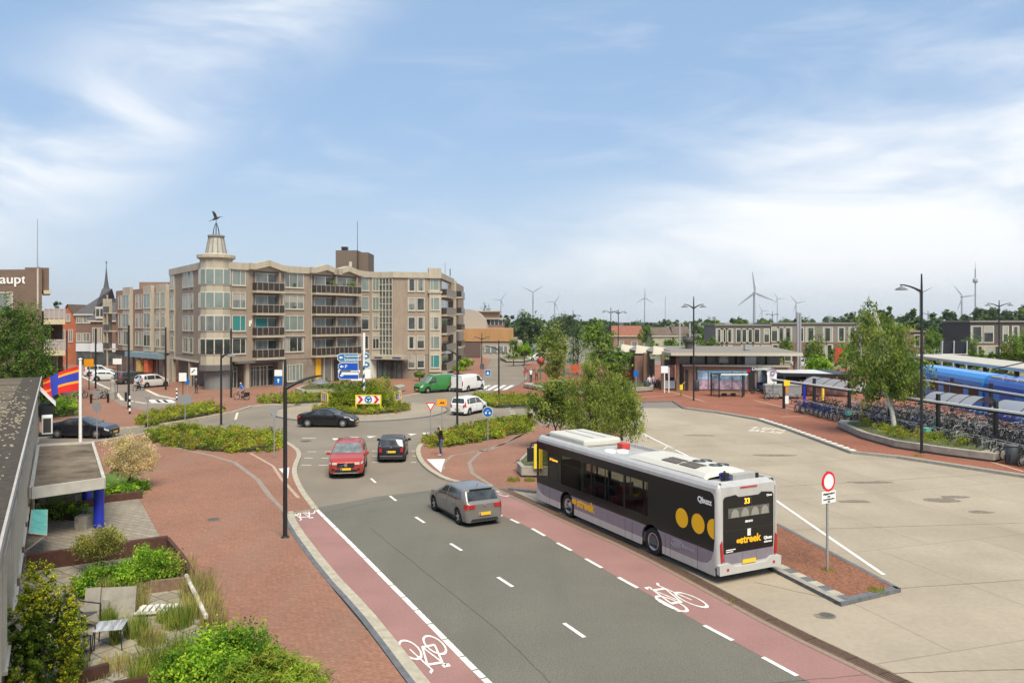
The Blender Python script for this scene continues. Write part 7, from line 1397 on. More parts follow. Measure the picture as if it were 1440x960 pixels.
for k, w_ in ((0, 2.0), (-3.2, 2.0), (-5.6, 1.3), (-9, 2), (-12.3, 2)): wt.box(mb, u1-3.0+k, u1-3.0+k+w_, 0, .02, 1.25, 2.45)
mb.each('side_window', mat('train window', (.012, .014, .018), .25, var=0, spec=.3), t); mb = MB()
for k in range(4): wt.box(mb, u1+.6+k*2.4, u1+2.8+k*2.4, -1.6, -.3, 3.3, 3.52)
mb.each('roof_unit', mat('beige roof unit', (.50, .44, .34), .7), t); mb = MB()
for k in range(3): wt.box(mb, u1+1.6+k*4, u1+3.0+k*4, 0, .015, .4, 2.5)
mb.each('door', TB, t)
c_ = wt.M @ Vector((u1+3.0, 1.4, 0)); mb = MB(); mb.path([(c_.x, c_.y, 3.6), (c_.x-1.2, c_.y+1.5, 4.15), (c_.x+.9, c_.y-.2, 4.95)], .05, 6); mb.tube((c_.x+.9-.7, c_.y-.2+.2, 4.95), (c_.x+.9+.7, c_.y-.4, 4.95), .04); mb.build('pantograph', BLK, t)
pc = thing('platform_roof', 'long pale flat platform roof behind the blue train', 'platform roof'); wp = Wall((49.6, 96), (41, 46)); mb = MB(); wp.box(mb, 0, wp.len, -5, .5, 3.85, 4.12, 0); wp.box(mb, 0, wp.len, -4.9, .4, 4.12, 4.14, 1); mb.build('roof_slab', [mat('pale roof edge', (.52, .50, .46), .7), mat('pale gravel roof', (.44, .41, .36), .9, var=.15, scale=1)], pc); mb = MB(); [wp.box(mb, u, u+.25, -2.4, -2.1, 0, 3.85) for u in range(2, int(wp.len), 7)]; mb.each('post', BLK, pc)
# ---- bicycle shelters
def shelter(label, a, b, z, arch_off, n, arcs):
    t = thing('bicycle_shelter', label, 'bicycle shelter'); w = Wall(a, b)       # outwards = towards the buses
    mb = MB(); w.box(mb, 0, w.len, -.05, .10, z-.02, z+.10, 0); mb.build('gutter', WHT, t); mb = MB(); w.box(mb, 0, w.len, -.22, -.06, z-.16, z-.02, 0); mb.build('beam', BLK, t)
    mb = MB()
    for i in range(n): u = .6+(w.len-1.2)*i/(n-1); w.box(mb, u-.10, u+.10, -1.05, -.85, .1, z+.45)
    mb.each('post', BLK, t)
    mb = MB()
    for i in range(n): u = .6+(w.len-1.2)*i/(n-1); w.box(mb, u-.05, u+.05, -.9, -.2, z-.18, z-.06)
    mb.each('bracket', BLK, t)
    for (u0, u1) in arcs:
        for k in range(2):
            mb = MB(); w0 = -arch_off; P = []
            for j in range(11):
                f = j/10; P.append((w0-2.3*f, z-.12+.55*math.sin(math.pi*f)))
            for (wa, za), (wc, zc) in zip(P, P[1:]):
                mb.add([tuple(w.M @ Vector(q)) for q in ((u0, -wa, za), (u1, -wa, za), (u1, -wc, zc), (u0, -wc, zc))], [(0, 1, 2, 3)], 0, None, True)
            if k == 0: mb.build('roof_sheet', POLY, t)
            else:
                mb = MB()
                for u in [u0+(u1-u0)*q/4 for q in range(5)]: mb.path([tuple(w.M @ Vector((u, -wa, za+.01))) for wa, za in P], .03, 5)
                mb.build('roof_rib', BLK, t)
    return t, w
POLY = bpy.data.materials.new('polycarbonate'); POLY.use_nodes = True; _b = POLY.node_tree.nodes['Principled BSDF']; _b.inputs['Base Color'].default_value = (.46, .48, .49, 1); _b.inputs['Roughness'].default_value = .3; _b.inputs['Alpha'].default_value = .55
s1, ws1 = shelter('front bicycle shelter with white gutter, black posts and arched clear roof', (24.3, 72.0), (32.2, 32.8), 2.8, 1.3, 9, [(3, 9), (10, 15.5), (18, 22.5), (24, 33)])
s2, ws2 = shelter('rear bicycle shelter with white gutter between the racks and the train', (37.3, 78), (35.2, 36), 2.95, 1.2, 8, [])
mb = MB(); x, y = G(1131, 574.5, .1); mb.box(-.11, .11, -.11, .11, 0, 2.65); tag(mb.build('shelter_column', BLUE, None, loc=(x, y, .1)), 'royal blue square column at the head of the front bicycle shelter', 'column')
for px, py, lb in ((1157, 566, 'yellow post among the blue bicycles under the shelter'), (1126, 556, 'yellow post behind the royal blue column')): x, y = G(px, py, .1); mb = MB(); mb.cb((0, 0, .95), (.18, .3, 1.5)); mb.cb((0, 0, .1), (.1, .1, .2)); tag(mb.build('locker_post', SYE, None, loc=(x, y, .1)), lb, 'post')
# bicycles
def bicycle(name, fm, extra=None, joined=False, col2=None):
    parts = []; root = None if joined else thing(name, 'bicycle', 'bicycle', (0, 0, -50))
    J = MB(); mats = [fm, RUB, SPK, BLK, extra or BLK]
    def emit(nm, m, mi):
        if joined: k = len(J.v); J.v += m.v; J.f += [[i+k for i in f] for f in m.f]; J.mi += [mi if x == 0 else 2 for x in m.mi]; J.sm += m.sm; return None
        return m.build(nm, [mats[mi], SPK], root)
    fr = MB(); bb = (-.03, 0, .29); hd = (.42, 0, .80); st_ = (-.20, 0, .78); rx, fx = -.52, .56
    for a, b, r in ((bb, st_, .017), (bb, (.44, 0, .62), .02), (st_, hd, .016), (bb, (rx, .05, .34), .011), (bb, (rx, -.05, .34), .011), (st_, (rx, .05, .34), .009), (st_, (rx, -.05, .34), .009), ((.44, 0, .60), (.40, 0, .92), .02), ((.44, .05, .62), (fx, .05, .34), .012), ((.44, -.05, .62), (fx, -.05, .34), .012)): fr.tube(a, b, r*1.35, n=5)
    emit('frame', fr, 0)
    for cx in (rx, fx):
        T_ = Matrix.Translation((cx, 0, .34)) @ Matrix.Rotation(R(90), 4, 'X'); w = MB(); w.lathe([(.34, -.024), (.35, 0), (.34, .024), (.300, .02), (.300, -.02), (.34, -.024)], 20, 0, T_); k = len(w.f)
        for i in range(7): a = math.pi*i/7; w.tube((cx+.31*math.cos(a), 0, .34+.31*math.sin(a)), (cx-.31*math.cos(a), 0, .34-.31*math.sin(a)), .006, n=3, mi=1, cap=False)
        w.tube((cx, -.05, .34), (cx, .05, .34), .03, n=6, mi=1); emit('wheel', w, 1)
        m = MB(); m.lathe([(.375, -.025), (.38, .0), (.375, .025)], 12, 0, T_, a0=R(200 if cx < 0 else 230), a1=R(350 if cx < 0 else 330)); emit('mudguard', m, 3)
    s_ = MB(); s_.tube(st_, (-.24, 0, .93), .014, n=5); s_.add([(-.38, -.09, .95), (-.38, .09, .95), (-.05, .03, .94), (-.05, -.03, .94), (-.38, -.09, 1.0), (-.38, .09, 1.0), (-.05, .02, .97), (-.05, -.02, .97)], [(0, 3, 2, 1), (4, 5, 6, 7), (0, 1, 5, 4), (1, 2, 6, 5), (2, 3, 7, 6), (3, 0, 4, 7)]); emit('saddle', s_, 3)
    h = MB(); h.path([(.22, .28, 1.02), (.36, .24, 1.06), (.42, .1, 1.08), (.42, -.1, 1.08), (.36, -.24, 1.06), (.22, -.28, 1.02)], .013, 5); h.tube((.40, 0, .92), (.42, 0, 1.08), .014, n=5); emit('handlebar', h, 2)
    c = MB(); c.add([(-.08, .035, .38), (.06, .035, .36), (.06, .035, .22), (-.50, .035, .30), (-.50, .035, .37)], [(0, 1, 2, 3, 4)]); c.path([(rx-.22, .06, .72), (-.22, .06, .72), (-.22, -.06, .72), (rx-.22, -.06, .72)], .009, 4, close=True); c.tube((rx-.1, .06, .72), (rx, .06, .36), .007, n=4); c.tube((rx-.1, -.06, .72), (rx, -.06, .36), .007, n=4); emit('carrier', c, 3)
    if extra:
        e = MB(); e.box(.48, .82, -.2, .2, .80, 1.06); emit('front_crate', e, 4)
    if joined: return J.build(name, mats)
    return root
SPK = mat('spoke steel', (.55, .55, .54), .4, metal=.5, var=0)
BC = [mat('bike black', (.02, .02, .022), .35, var=.1), mat('bike grey', (.30, .31, .32), .35, var=.1), mat('bike blue', (.02, .04, .22), .35, var=.1), mat('bike silver', (.46, .46, .45), .35, metal=.4, var=.05), mat('bike dark green', (.03, .06, .045), .35, var=.1)]
BN = ['black', 'grey', 'blue', 'silver', 'dark green']
CRT = [mat('teal crate', (.12, .42, .35), .6), mat('brown wicker', (.16, .085, .04), .9, var=.3, scale=20), mat('black crate', (.03, .03, .03), .6)]
protos = [bicycle('bicycle', c) for c in BC]; protoc = [bicycle('bicycle', BC[k], CRT[k2]) for k, k2 in ((0, 0), (0, 1), (1, 2))]; protoj = [bicycle('bicycle', c, None, True) for c in BC]; CN = ['black bicycle with a teal crate', 'black bicycle with a wicker basket', 'grey bicycle with a black crate']
used = set(); rb = random.Random(11)
def put(src, loc, rz, label, group):
    if src.name not in used: used.add(src.name); src.location = loc; src.rotation_euler[2] = rz; tag(src, label, 'bicycle', group); o = src
    else: o = copy_tree(src, loc, rz, label, group)
    o.rotation_euler[0] = rb.uniform(-.07, .07); return o
r0, r1 = Vector(G(1112, 577, .1)), Vector(G(1432, 655, .1)); dr = (r1-r0).normalized(); nr_ = Vector((-dr.y, dr.x))
if nr_.x < 0: nr_ = -nr_
def rack(off, s0, s1, step, prot, gname, where, parts=True, flip=False):
    s = s0
    while s < s1:
        p = r0+dr*(s+rb.uniform(-.06, .06))+nr_*(off+rb.uniform(-.16, .16)); ang = math.atan2(-nr_.y, -nr_.x)+rb.uniform(-.16, .16)+(math.pi if flip else 0)+R(8)
        kk = rb.random(); lift = (.12+(.30 if off > 1.5 else 0))*(int(s/step) % 2)
        if s < 6.5 and off < 1.5 and parts: k = 2
        else: k = 0 if kk < .45 else (1 if kk < .62 else (3 if kk < .80 else (2 if kk < .87 else 4)))
        if parts and rb.random() < .10 and s > 8: j = rb.randrange(3); put(protoc[j], (p.x, p.y, .1), ang, CN[j]+' in '+where, gname)
        else: put((protos if parts else protoj)[k], (p.x, p.y, .1+lift), ang, BN[k]+' bicycle parked in '+where, gname)
        s += step
rack(.55, 1.0, 34, .42, protos, 'bicycles in the front rack', 'the front row of the racks along the paving')
rack(2.1, .5, 35, .47, protos, 'bicycles in the second rack', 'the second row under the front shelter', parts=False, flip=True)
rack(3.5, 4, 35, .5, protos, 'bicycles in the middle rack', 'the middle row between the shelter posts', parts=False)
rack(5.3, 5, 35, .56, protos, 'bicycles in the third rack', 'the third row behind the front shelter', parts=False)
rack(7.2, 6, 35, .58, protos, 'bicycles in the back rack', 'the back row before the train', parts=False, flip=True)
put(protos[2], (*G(1117, 569, .1), .1), R(170), 'blue bicycle standing apart beside the royal blue column', None)
put(protoc[0], (*G(1328, 617, .1), .1), R(150), 'black bicycle with teal crate held by the person at the racks', None)
for px, py, a, k, lb in ((113, 560, 70, 0, 'black bicycle parked left of the give way sign'), (140, 561, 60, 3, 'silver bicycle parked between the bollards, left'), (146, 560, 50, 0, 'black bicycle parked between the bollards, middle'), (151, 559, 65, 1, 'grey bicycle parked between the bollards beside the statue'), (922, 545, 60, 0, 'black bicycle standing under the station canopy'), (928, 541, 40, 1, 'grey bicycle standing under the station canopy near the pillar'), (1085, 562, 10, 1, 'grey bicycle lying by the waste container')):
    put(protos[k], (*G(px, py, .1), .1), R(a), lb, None)
# motor scooter
x, y = G(1066, 553.5, .1); t = thing('motor_scooter', 'black motor scooter parked in front of the pizza shop', 'scooter', (x, y, .1), R(172)); mb = MB()
for cx in (-.55, .6): mb.lathe([(.14, -.06), (.24, -.05), (.25, 0), (.24, .05), (.14, .06)], 14, 0, Matrix.Translation((cx, 0, .25)) @ Matrix.Rotation(R(90), 4, 'X'))
mb.each('wheel', RUB, t); mb = MB(); mb.path([(-.75, 0, .62), (-.4, 0, .58), (-.1, 0, .42), (.25, 0, .42), (.42, 0, .85)], [.12, .17, .12, .10, .08], 8); mb.build('body', BLK, t); mb = MB(); mb.cb((-.4, 0, .80), (.7, .26, .12)); mb.build('saddle', BLK, t, bev=.04); mb = MB(); mb.path([(.42, .3, 1.02), (.46, 0, 1.05), (.42, -.3, 1.02)], .02); mb.tube((.6, 0, .25), (.44, 0, 1.04), .04); mb.build('handlebar', BLK, t); mb = MB(); mb.cb((-.85, 0, .95), (.4, .4, .4)); mb.build('luggage_box', mat('scooter box', (.10, .03, .03), .5), t, bev=.03)
# ------------------------------------------------------------------ people
SKIN = mat('skin', (.52, .33, .24), .6, var=.05)
def person(label, loc, rz, top, legs, shoe=(.05, .045, .04), hair=(.05, .035, .025), pose=None, h=1.72, sleeve=.5, lean=0, name='person', group=None, extra=()):
    """joints are local: facing +x, left = +y; one voxel-remeshed skin over tapered limbs, coloured by the nearest bone"""
    J = dict(pel=(0, 0, .95), che=(.01, 0, 1.30), nek=(.0, 0, 1.47), hed=(.03, 0, 1.60), top=(.0, 0, 1.68), shL=(0, .18, 1.40), shR=(0, -.18, 1.40), elL=(-.03, .24, 1.12), elR=(-.03, -.24, 1.12), wrL=(.10, .23, .90), wrR=(.10, -.23, .90),
             hiL=(0, .09, .92), hiR=(0, -.09, .92), knL=(.03, .10, .50), knR=(.03, -.10, .50), anL=(-.02, .10, .09), anR=(-.02, -.10, .09), toL=(.16, .12, .035), toR=(.16, -.12, .035)); J.update(pose or {})
    J = {k: Vector(v)*(h/1.72) for k, v in J.items()}; mb = MB(); bones = []
    def limb(a, b, r0, r1, tagc, n=10):
        a_, b_ = (J[a] if isinstance(a, str) else a), (J[b] if isinstance(b, str) else b); mb.tube(a_, b_, r0, r1, n)
        for p, r in ((a_, r0), (b_, r1)): mb.lathe([(0, -r), (r*.7, -r*.7), (r, 0), (r*.7, r*.7), (0, r)], n, 0, Matrix.Translation(p))
        bones.append((a_, b_, tagc, r0))
    for s in 'LR':
        limb('hi'+s, 'kn'+s, .088, .058, 'legs'); limb('kn'+s, 'an'+s, .056, .038, 'legs'); limb('an'+s, 'to'+s, .045, .036, 'shoe'); limb('sh'+s, 'el'+s, .056, .042, 'top'); limb('el'+s, 'wr'+s, .040, .028, 'skin' if sleeve < 1 else 'top')
        e, w = J['el'+s], J['wr'+s]; d = (w-e).normalized(); side = d.cross(Vector((0, 0, 1)));  side = side.normalized() if side.length > .1 else Vector((1, 0, 0)); up = side.cross(d)
        palm = w+d*.085; limb(w, palm, .030, .034, 'skin', 8)
        for i, ln in enumerate((.060, .070, .066, .052)):
            b0 = palm+side*(.027-.018*i); m_ = b0+d*ln*.6-up*.006; limb(b0, m_, .0105, .0095, 'skin', 6); limb(m_, m_+d*ln*.35-up*.022, .0095, .008, 'skin', 6)
        limb(w+d*.03, w+d*.075+side*.045, .012, .009, 'skin', 6)
    limb('pel', 'che', .125, .135, 'top', 12); limb('hiL', 'hiR', .095, .095, 'legs', 12); limb('shL', 'shR', .065, .065, 'top'); limb('che', 'nek', .12, .06, 'top'); limb('nek', 'hed', .055, .06, 'skin')
    hd, up_ = J['hed'], (J['top']-J['nek']).normalized(); fw = Vector((1, 0, 0)); fw = (fw-up_*fw.dot(up_)).normalized()
    limb(hd-up_*.03+fw*.01, hd+up_*.055, .078, .088, 'skin', 12); nose = hd+fw*.10+up_*.0; limb(hd+fw*.07+up_*.02, nose, .014, .016, 'skin', 6); limb(hd+fw*.06-up_*.085, hd+fw*.02-up_*.06, .032, .05, 'skin', 8)
    for s in (1, -1): sd = up_.cross(fw)*s; limb(hd+sd*.085, hd+sd*.092-up_*.03, .018, .014, 'skin', 6)
    ob = mb.build('shape', SKIN); md = ob.modifiers.new('remesh', 'REMESH'); md.mode = 'VOXEL'; md.voxel_size = .0105; md.use_smooth_shade = True; sm = ob.modifiers.new('smooth', 'SMOOTH'); sm.iterations = 3; sm.factor = .5
    dg = bpy.context.evaluated_depsgraph_get(); dg.update(); me = bpy.data.meshes.new_from_object(ob.evaluated_get(dg)); bpy.data.objects.remove(ob)
    cols = [mat('skin', (.52, .33, .24)), mat('top '+label[:30], top, .85, var=.12, scale=6), mat('trousers '+label[:30], legs, .85, var=.15, scale=6), mat('shoes '+label[:30], shoe, .7)]; me.materials.clear(); [me.materials.append(c) for c in cols]
    n = len(me.polygons); cen = np.empty(n*3, np.float32); me.polygons.foreach_get('center', cen); cen = cen.reshape(-1, 3); best = np.full(n, 1e9); ix = np.zeros(n, np.int32); K = {'skin': 0, 'top': 1, 'legs': 2, 'shoe': 3}
    for a, b, tg, r in bones:
        A_, B_ = np.array(a), np.array(b); ab = B_-A_; tt = np.clip(((cen-A_) @ ab)/(ab @ ab+1e-9), 0, 1); dd = np.linalg.norm(cen-(A_+tt[:, None]*ab), axis=1)-r
        m_ = dd < best; best[m_] = dd[m_]; ix[m_] = K[tg]
    me.polygons.foreach_set('material_index', ix); me.polygons.foreach_set('use_smooth', [True]*n)
    t = bpy.data.objects.new(name, me); C.objects.link(t); t.location = loc; t.rotation_euler = (0, lean, rz); tag(t, label, 'person', group)
    hr = MB(); T_ = frameM(hd+up_*.035-fw*.012, fw, up_.cross(fw)); hr.lathe([(.098, -.045), (.104, .0), (.098, .05), (.072, .088), (.03, .104), (0, .106)], 16, 0, T_); k = hr.v; hr.v = [tuple(Vector(p)-fw*.03*(1 if (Vector(p)-hd).dot(fw) > .05 and (Vector(p)-hd).dot(up_) < .06 else 0)) for p in k]; hr.build('hair', mat('hair '+label[:30], hair, .8, var=.2), t, smooth=True)
    ey = MB()
    for s in (1, -1): sd = up_.cross(fw)*s; ey.lathe([(0, .0), (.011, .0)], 8, 0, frameM(hd+fw*.089+sd*.033+up_*.025, sd, up_), sm=False)
    ey.build('eyes', mat('eye dark', (.02, .015, .012), .3, var=0), t)
    for nm, m_, bx, c in extra: e = MB(); e.cb(c, bx); e.build(nm, m_, t, bev=.02)
    return t
JEANS = (.055, .085, .17)
person('person in dark top and jeans with one arm raised, waiting at the kerb', (*G(620, 640.5, .1), .1), R(205), (.022, .016, .016), JEANS, (.45, .36, .30), (.02, .016, .015), dict(hed=(.10, .0, 1.575), top=(.13, 0, 1.66), elL=(.10, .30, 1.52), wrL=(.10, .10, 1.70), elR=(.08, -.24, 1.14), wrR=(.28, -.12, 1.24), knL=(.06, .1, .5)), 1.74)
x, y = G(620, 640.5, .1); b_ = MB(); b_.path([(.10, -.14, 0), (-.06, -.17, .01), (-.16, -.05, 0), (-.14, .12, 0)], [.05, .075, .075, .05], 10); o = b_.build('shoulder_bag', mat('maroon bag', (.07, .02, .02), .6), None, loc=(x, y, 1.13), rz=R(205)); tag(o, 'maroon bag slung round the waist of the person at the kerb', 'bag')
mb = MB(); mb.box(-.04, .04, -.005, .005, -.08, .08); tag(mb.build('mobile_phone', BLK, None, loc=(x-.20, y-.10, 1.42), rz=R(200)), 'dark phone in the hand of the person waiting at the kerb', 'phone')
RIDE = dict(pel=(-.20, 0, 1.05), che=(-.02, 0, 1.37), nek=(.06, 0, 1.52), hed=(.12, 0, 1.65), top=(.12, 0, 1.75), shL=(.02, .18, 1.44), shR=(.02, -.18, 1.44), elL=(.16, .24, 1.22), elR=(.16, -.24, 1.22), wrL=(.26, .24, 1.09), wrR=(.26, -.24, 1.09), hiL=(-.20, .09, 1.0), hiR=(-.20, -.09, 1.0), knL=(.16, .11, .80), knR=(.10, -.11, .66), anL=(.03, .11, .42), anR=(-.06, -.11, .22), toL=(.18, .12, .36), toR=(.1, -.12, .16))
def rider(px, py, rz, label, blabel, top, legs, k=0, hair=(.3, .25, .2)):
    x, y = G(px, py, .1); o = put(protos[k], (x, y, .1), rz, blabel, None); o.rotation_euler[0] = 0; person(label, (x, y, .1), rz, top, legs, hair=hair, pose=RIDE); return x, y
x, y = rider(340, 562, R(172), 'person in a blue jersey and shorts cycling past the corner turret', 'black bicycle ridden past the corner turret', (.07, .16, .48), (.35, .24, .17), 0, (.55, .4, .3))
mb = MB(); mb.cb((-.55, .17, .58), (.38, .16, .40)); mb.cb((-.55, -.17, .58), (.38, .16, .40)); tag(mb.build('pannier_bag', BLK, None, loc=(x, y, .1), rz=R(172)), 'black pannier bags on the bicycle passing the turret', 'bag')
rider(195, 549, R(70), 'person in a pale blue shirt cycling away into the side street', 'black bicycle ridden into the side street', (.30, .38, .50), (.03, .03, .035), 4)
WALK = dict(knL=(.16, .1, .50), anL=(.22, .1, .1), toL=(.38, .11, .06), knR=(.02, -.1, .5), anR=(-.22, -.1, .12), toR=(-.08, -.11, .03), elL=(-.12, .24, 1.14), wrL=(-.06, .25, .92), elR=(.06, -.24, 1.14), wrR=(.22, -.22, .96))
person('person in a red jacket and pale trousers walking at the edge of the bend', (*G(738.5, 535, .1), .1), R(80), (.42, .035, .04), (.42, .38, .30), pose=WALK, sleeve=1); rider(746.5, 537, R(85), 'person in a white top riding away beside the red jacket', 'dark red bicycle ridden beside the red jacket', (.62, .62, .64), (.05, .05, .06), 1)
person('person in an olive jacket walking beside the planter at the playground', (*G(754.5, 535, .1), .1), R(95), (.19, .18, .13), (.035, .035, .045), pose=WALK, sleeve=1, hair=(.35, .3, .22))
person('person in a dark jacket standing between the pillars under the turret', (*G(276, 553, .1), .1), R(-80), (.05, .042, .038), (.03, .03, .03), sleeve=1)
person('person in a white blouse standing at the front row of bicycles', (*G(1319, 616, .1), .1), R(25), (.62, .57, .54), (.075, .085, .115), hair=(.10, .05, .03), pose=dict(elR=(.12, -.24, 1.16), wrR=(.36, -.2, 1.08), elL=(.10, .24, 1.16), wrL=(.36, .2, 1.08)))
person('person in a white shirt and navy skirt beside the lavender planter', (*G(913, 548, .1), .1), R(-60), (.66, .64, .64), (.05, .05, .14)); person('person in a pale top with a child seat bag beside the station entrance', (*G(919, 547, .1), .1), R(-120), (.55, .42, .42), (.04, .05, .16), pose=WALK)
# ------------------------------------------------------------------ planting
def poly_blobs(pts, step, r, h, z0, rg):
    xs = [p[0] for p in pts]; ys = [p[1] for p in pts]; out = []; n = len(pts)
    def inside(x, y):
        c = False
        for i in range(n):
            (xa, ya), (xb, yb) = pts[i], pts[(i+1) % n]
            if (ya > y) != (yb > y) and x < (xb-xa)*(y-ya)/(yb-ya)+xa: c = not c
        return c
    x = min(xs)
    while x < max(xs):
        y = min(ys)
        while y < max(ys):
            px, py = x+rg.uniform(-.3, .3)*step, y+rg.uniform(-.3, .3)*step
            if inside(px, py): k = rg.uniform(.75, 1.25); out.append((px, py, z0+h*.45*k, r, r, h*.6*k))
            y += step
        x += step
    return out
def hedge(label, gp, h, n, pal='cover', size=.066, z0=.1, step=.55, name='ground_cover_hedge', cat='hedge', core=True):
    t = thing(name, label, cat); rg = random.Random(len(label)); bl = poly_blobs(gp, step, step*.75, h, z0, rg)
    if core:
        c = sum((Vector(q) for q in gp), Vector((0, 0)))/len(gp); mb = MB(); mb.prism([tuple(Vector(p)*.92+c*.08) for p in gp], z0-.02, z0+h*.45); mb.build('soil_core', mat('hedge core', (.05, .06, .022), .95, var=.4, scale=3), t)
    V, mi = leaves(bl, int(n*2.1) if pal == 'cover' else n, size, len(label)*3, nmat=len(LG[pal]), clump=.5, shell=.6, up=.7); leafobj('foliage', V, mi, LG[pal], t); return t
hedge('low ground cover bed on the left, between the pavement and the roundabout', GL([(203, 616), (212, 607), (255, 602), (330, 606), (385, 612), (401, 623), (394, 634), (345, 637), (300, 636), (230, 628)], .1), .42, 17000)
hedge('low ground cover bed behind the left arm of the roundabout', GL([(192, 594), (215, 582), (265, 571), (300, 570), (317, 578), (290, 585), (240, 593), (200, 600)], .1), .46, 9000)
hedge('narrow ground cover strip before the apartment building', GL([(362, 567), (366, 562), (430, 558), (500, 558), (510, 561), (470, 565), (420, 568)], .1), .55, 8000)
hedge('large ground cover bed behind the waiting person', GL([(597, 628), (603, 619), (640, 606), (690, 595), (740, 590), (752, 596), (745, 607), (700, 617), (650, 626), (612, 630)], .1), .46, 18000)
hedge('ground cover bed between the zebra crossing and the side road', GL([(662, 562), (667, 557), (700, 556), (760, 560), (800, 565), (800, 572), (700, 573), (672, 568)], .1), .46, 12000)
hedge('low plant ring of the roundabout bed', [(RX+4.3*math.cos(R(a)), RY+4.3*math.sin(R(a))) for a in range(0, 360, 12)], .42, 11000, z0=.15)
hedge('clipped green hedge behind the black saloon at the left', GL([(59, 588), (60, 575), (104, 572), (106, 585)], .1), 1.1, 5000, 'bright', .09, name='clipped_hedge')
t = thing('shrub', 'tall loose shrub filling the middle of the roundabout', 'shrub', (RX, RY+.4, .15)); V, mi = leaves([(-1.7, 0, 1.1, 1.5, 1.3, 1.15), (-.2, .3, 1.3, 1.5, 1.4, 1.35), (1.5, 0, 1.35, 1.5, 1.3, 1.35), (.7, -.5, .9, 1.6, 1.2, .9), (-2.3, -.3, .7, .9, .9, .7)], 20000, .066, 5, nmat=3, clump=.26); leafobj('foliage', V, mi, LG['cover'][:3], t); mb = MB(); [mb.tube((dx, 0, 0), (dx*1.6, .1, 1.5), .05, .02) for dx in (-1.2, -.4, .4, 1.1)]; mb.build('stem', BARK, t)
# trees near the viewer
bx, by = G(1258, 613, .1); sc_ = by/F
tree('birch_tree', 'tall birch with white twin trunk in the concrete planter', (bx, by, .5), [(-1.3, 0, 5.5, 2.3, 2.0, 2.4), (.3, .2, 4.3, 1.9, 1.8, 1.6), (-2.0, .1, 3.6, 1.3, 1.4, 1.7), (-1.7, 0, 7.6, 1.0, 1.0, 1.6), (-.3, -.2, 6.4, 1.4, 1.3, 1.5), (.9, 0, 3.3, 1.2, 1.2, 1.1), (-.6, -.4, 3.3, 1.5, 1.2, 1.2)], 15000, .105, 'birch', [(0, 0, .14), (.12, .1, .12)], 4, WBARK, 22, droop=.35, top=(-1.4, 0, 8.4), clump=.26)
wy = 47.5
def wx(px): return XW(px, wy)
tree('weeping_tree', 'weeping birch with hanging branches in the middle of the group behind the bus', (wx(842), wy, .1), [(-.2, 0, 4.6, 1.0, 1.0, 1.3), (-1.0, .1, 3.3, 1.0, 1.0, 1.6), (.6, 0, 3.5, 1.1, 1.1, 1.7), (-.3, -.3, 2.6, 1.5, 1.2, 1.3), (-.4, 0, 5.5, .55, .55, .8), (1.2, .1, 2.7, .8, .8, 1.3), (-1.6, .1, 2.5, .7, .7, 1.1)], 24000, .075, 'weep', (0, 0, .14), 8, BARK, 16, droop=1.9, clump=.2, aspect=.34)
tree('small_tree', 'loose multi stemmed small tree left of the weeping birch', (wx(785), wy+1, .1), [(-.7, 0, 3.0, 1.0, 1.0, 1.0), (.3, 0, 3.5, 1.0, 1.0, .9), (.2, .2, 2.4, 1.2, .9, .8), (-1.3, 0, 2.5, .7, .7, .6)], 7000, .085, 'weep', [(0, 0, .07), (.35, .1, .06)], 3, BARK, 10, clump=.3)
tree('small_tree', 'drooping young birch right of the weeping birch, hanging over the bus', (wx(876), wy+.5, .1), [(.1, 0, 3.2, 1.0, .9, 1.3), (.5, 0, 2.2, .9, .8, 1.3), (-.3, .1, 3.9, .8, .8, .9)], 9000, .085, 'weep', (0, 0, .10), 6, BARK, 12, droop=.9, clump=.26, aspect=.4)
tree('columnar_tree', 'dense dark green tree in front of the lettered building, far left', (XW(26, 62), 62, 0), [(0, 0, 5.2, 2.05, 2.0, 4.6), (.3, -.2, 3.6, 2.1, 1.9, 3.2), (-.6, 0, 7.4, 1.3, 1.4, 2.0), (.7, 0, 2.4, 1.5, 1.5, 2.2)], 30000, .085, 'mid', (0, 0, .2), 12, None, 10, clump=.16, shell=.86)
cx, cy = G(183, 687, .1); tree('ball_tree', 'cream flowering ball shaped standard tree beside the blue columns', (cx, cy, .1), [(0, 0, 1.62, 1.18, 1.1, 1.0), (.25, 0, 1.35, 1.0, .9, .7), (-.1, 0, 2.15, .6, .6, .5), (-.6, .1, 1.3, .6, .6, .6)], 15000, .036, 'cream', (0, 0, .06), 2, None, 12, clump=.18)
def yew(label, px, py, h, r, n, seed):
    x, y = G(px, py); bl = []; rg = random.Random(seed)
    for i in range(24): a = rg.uniform(0, 6.28); k = math.sqrt(rg.random())*.92*r; hh = h*(1.02-.42*(k/r)**2)*rg.uniform(.80, 1.0); bl += [(k*math.cos(a), k*math.sin(a), hh*.55, r*.21, r*.21, hh*.46)]
    t = thing('yew_shrub', label, 'shrub', (x, y, 0)); V, mi = leaves(bl, n, .026, seed, nmat=3, clump=.10, shell=.9, up=.8); mi = np.where(mi == 1, 0, mi); mi = np.where((V[::4, 2] > h*.66) & (np.arange(len(mi)) % 2 == 0), 1, mi); mi = np.where((V[::4, 0] > r*.45) & (np.arange(len(mi)) % 5 < 2), 1, mi); leafobj('foliage', V, mi, LG['yew'], t); mb = MB(); mb.tube((0, 0, 0), (0, 0, h*.7), .08, .03); mb.build('stem', BARK, t)  # golden tips; the right side is also coloured gold as if sunlit
yew('tall dark yew shrub with yellow tips against the near wall', 60, 985, 2.95, .80, 46000, 21); yew('lower golden tipped yew at the bottom left corner', 30, 1075, 1.8, .75, 20000, 22)
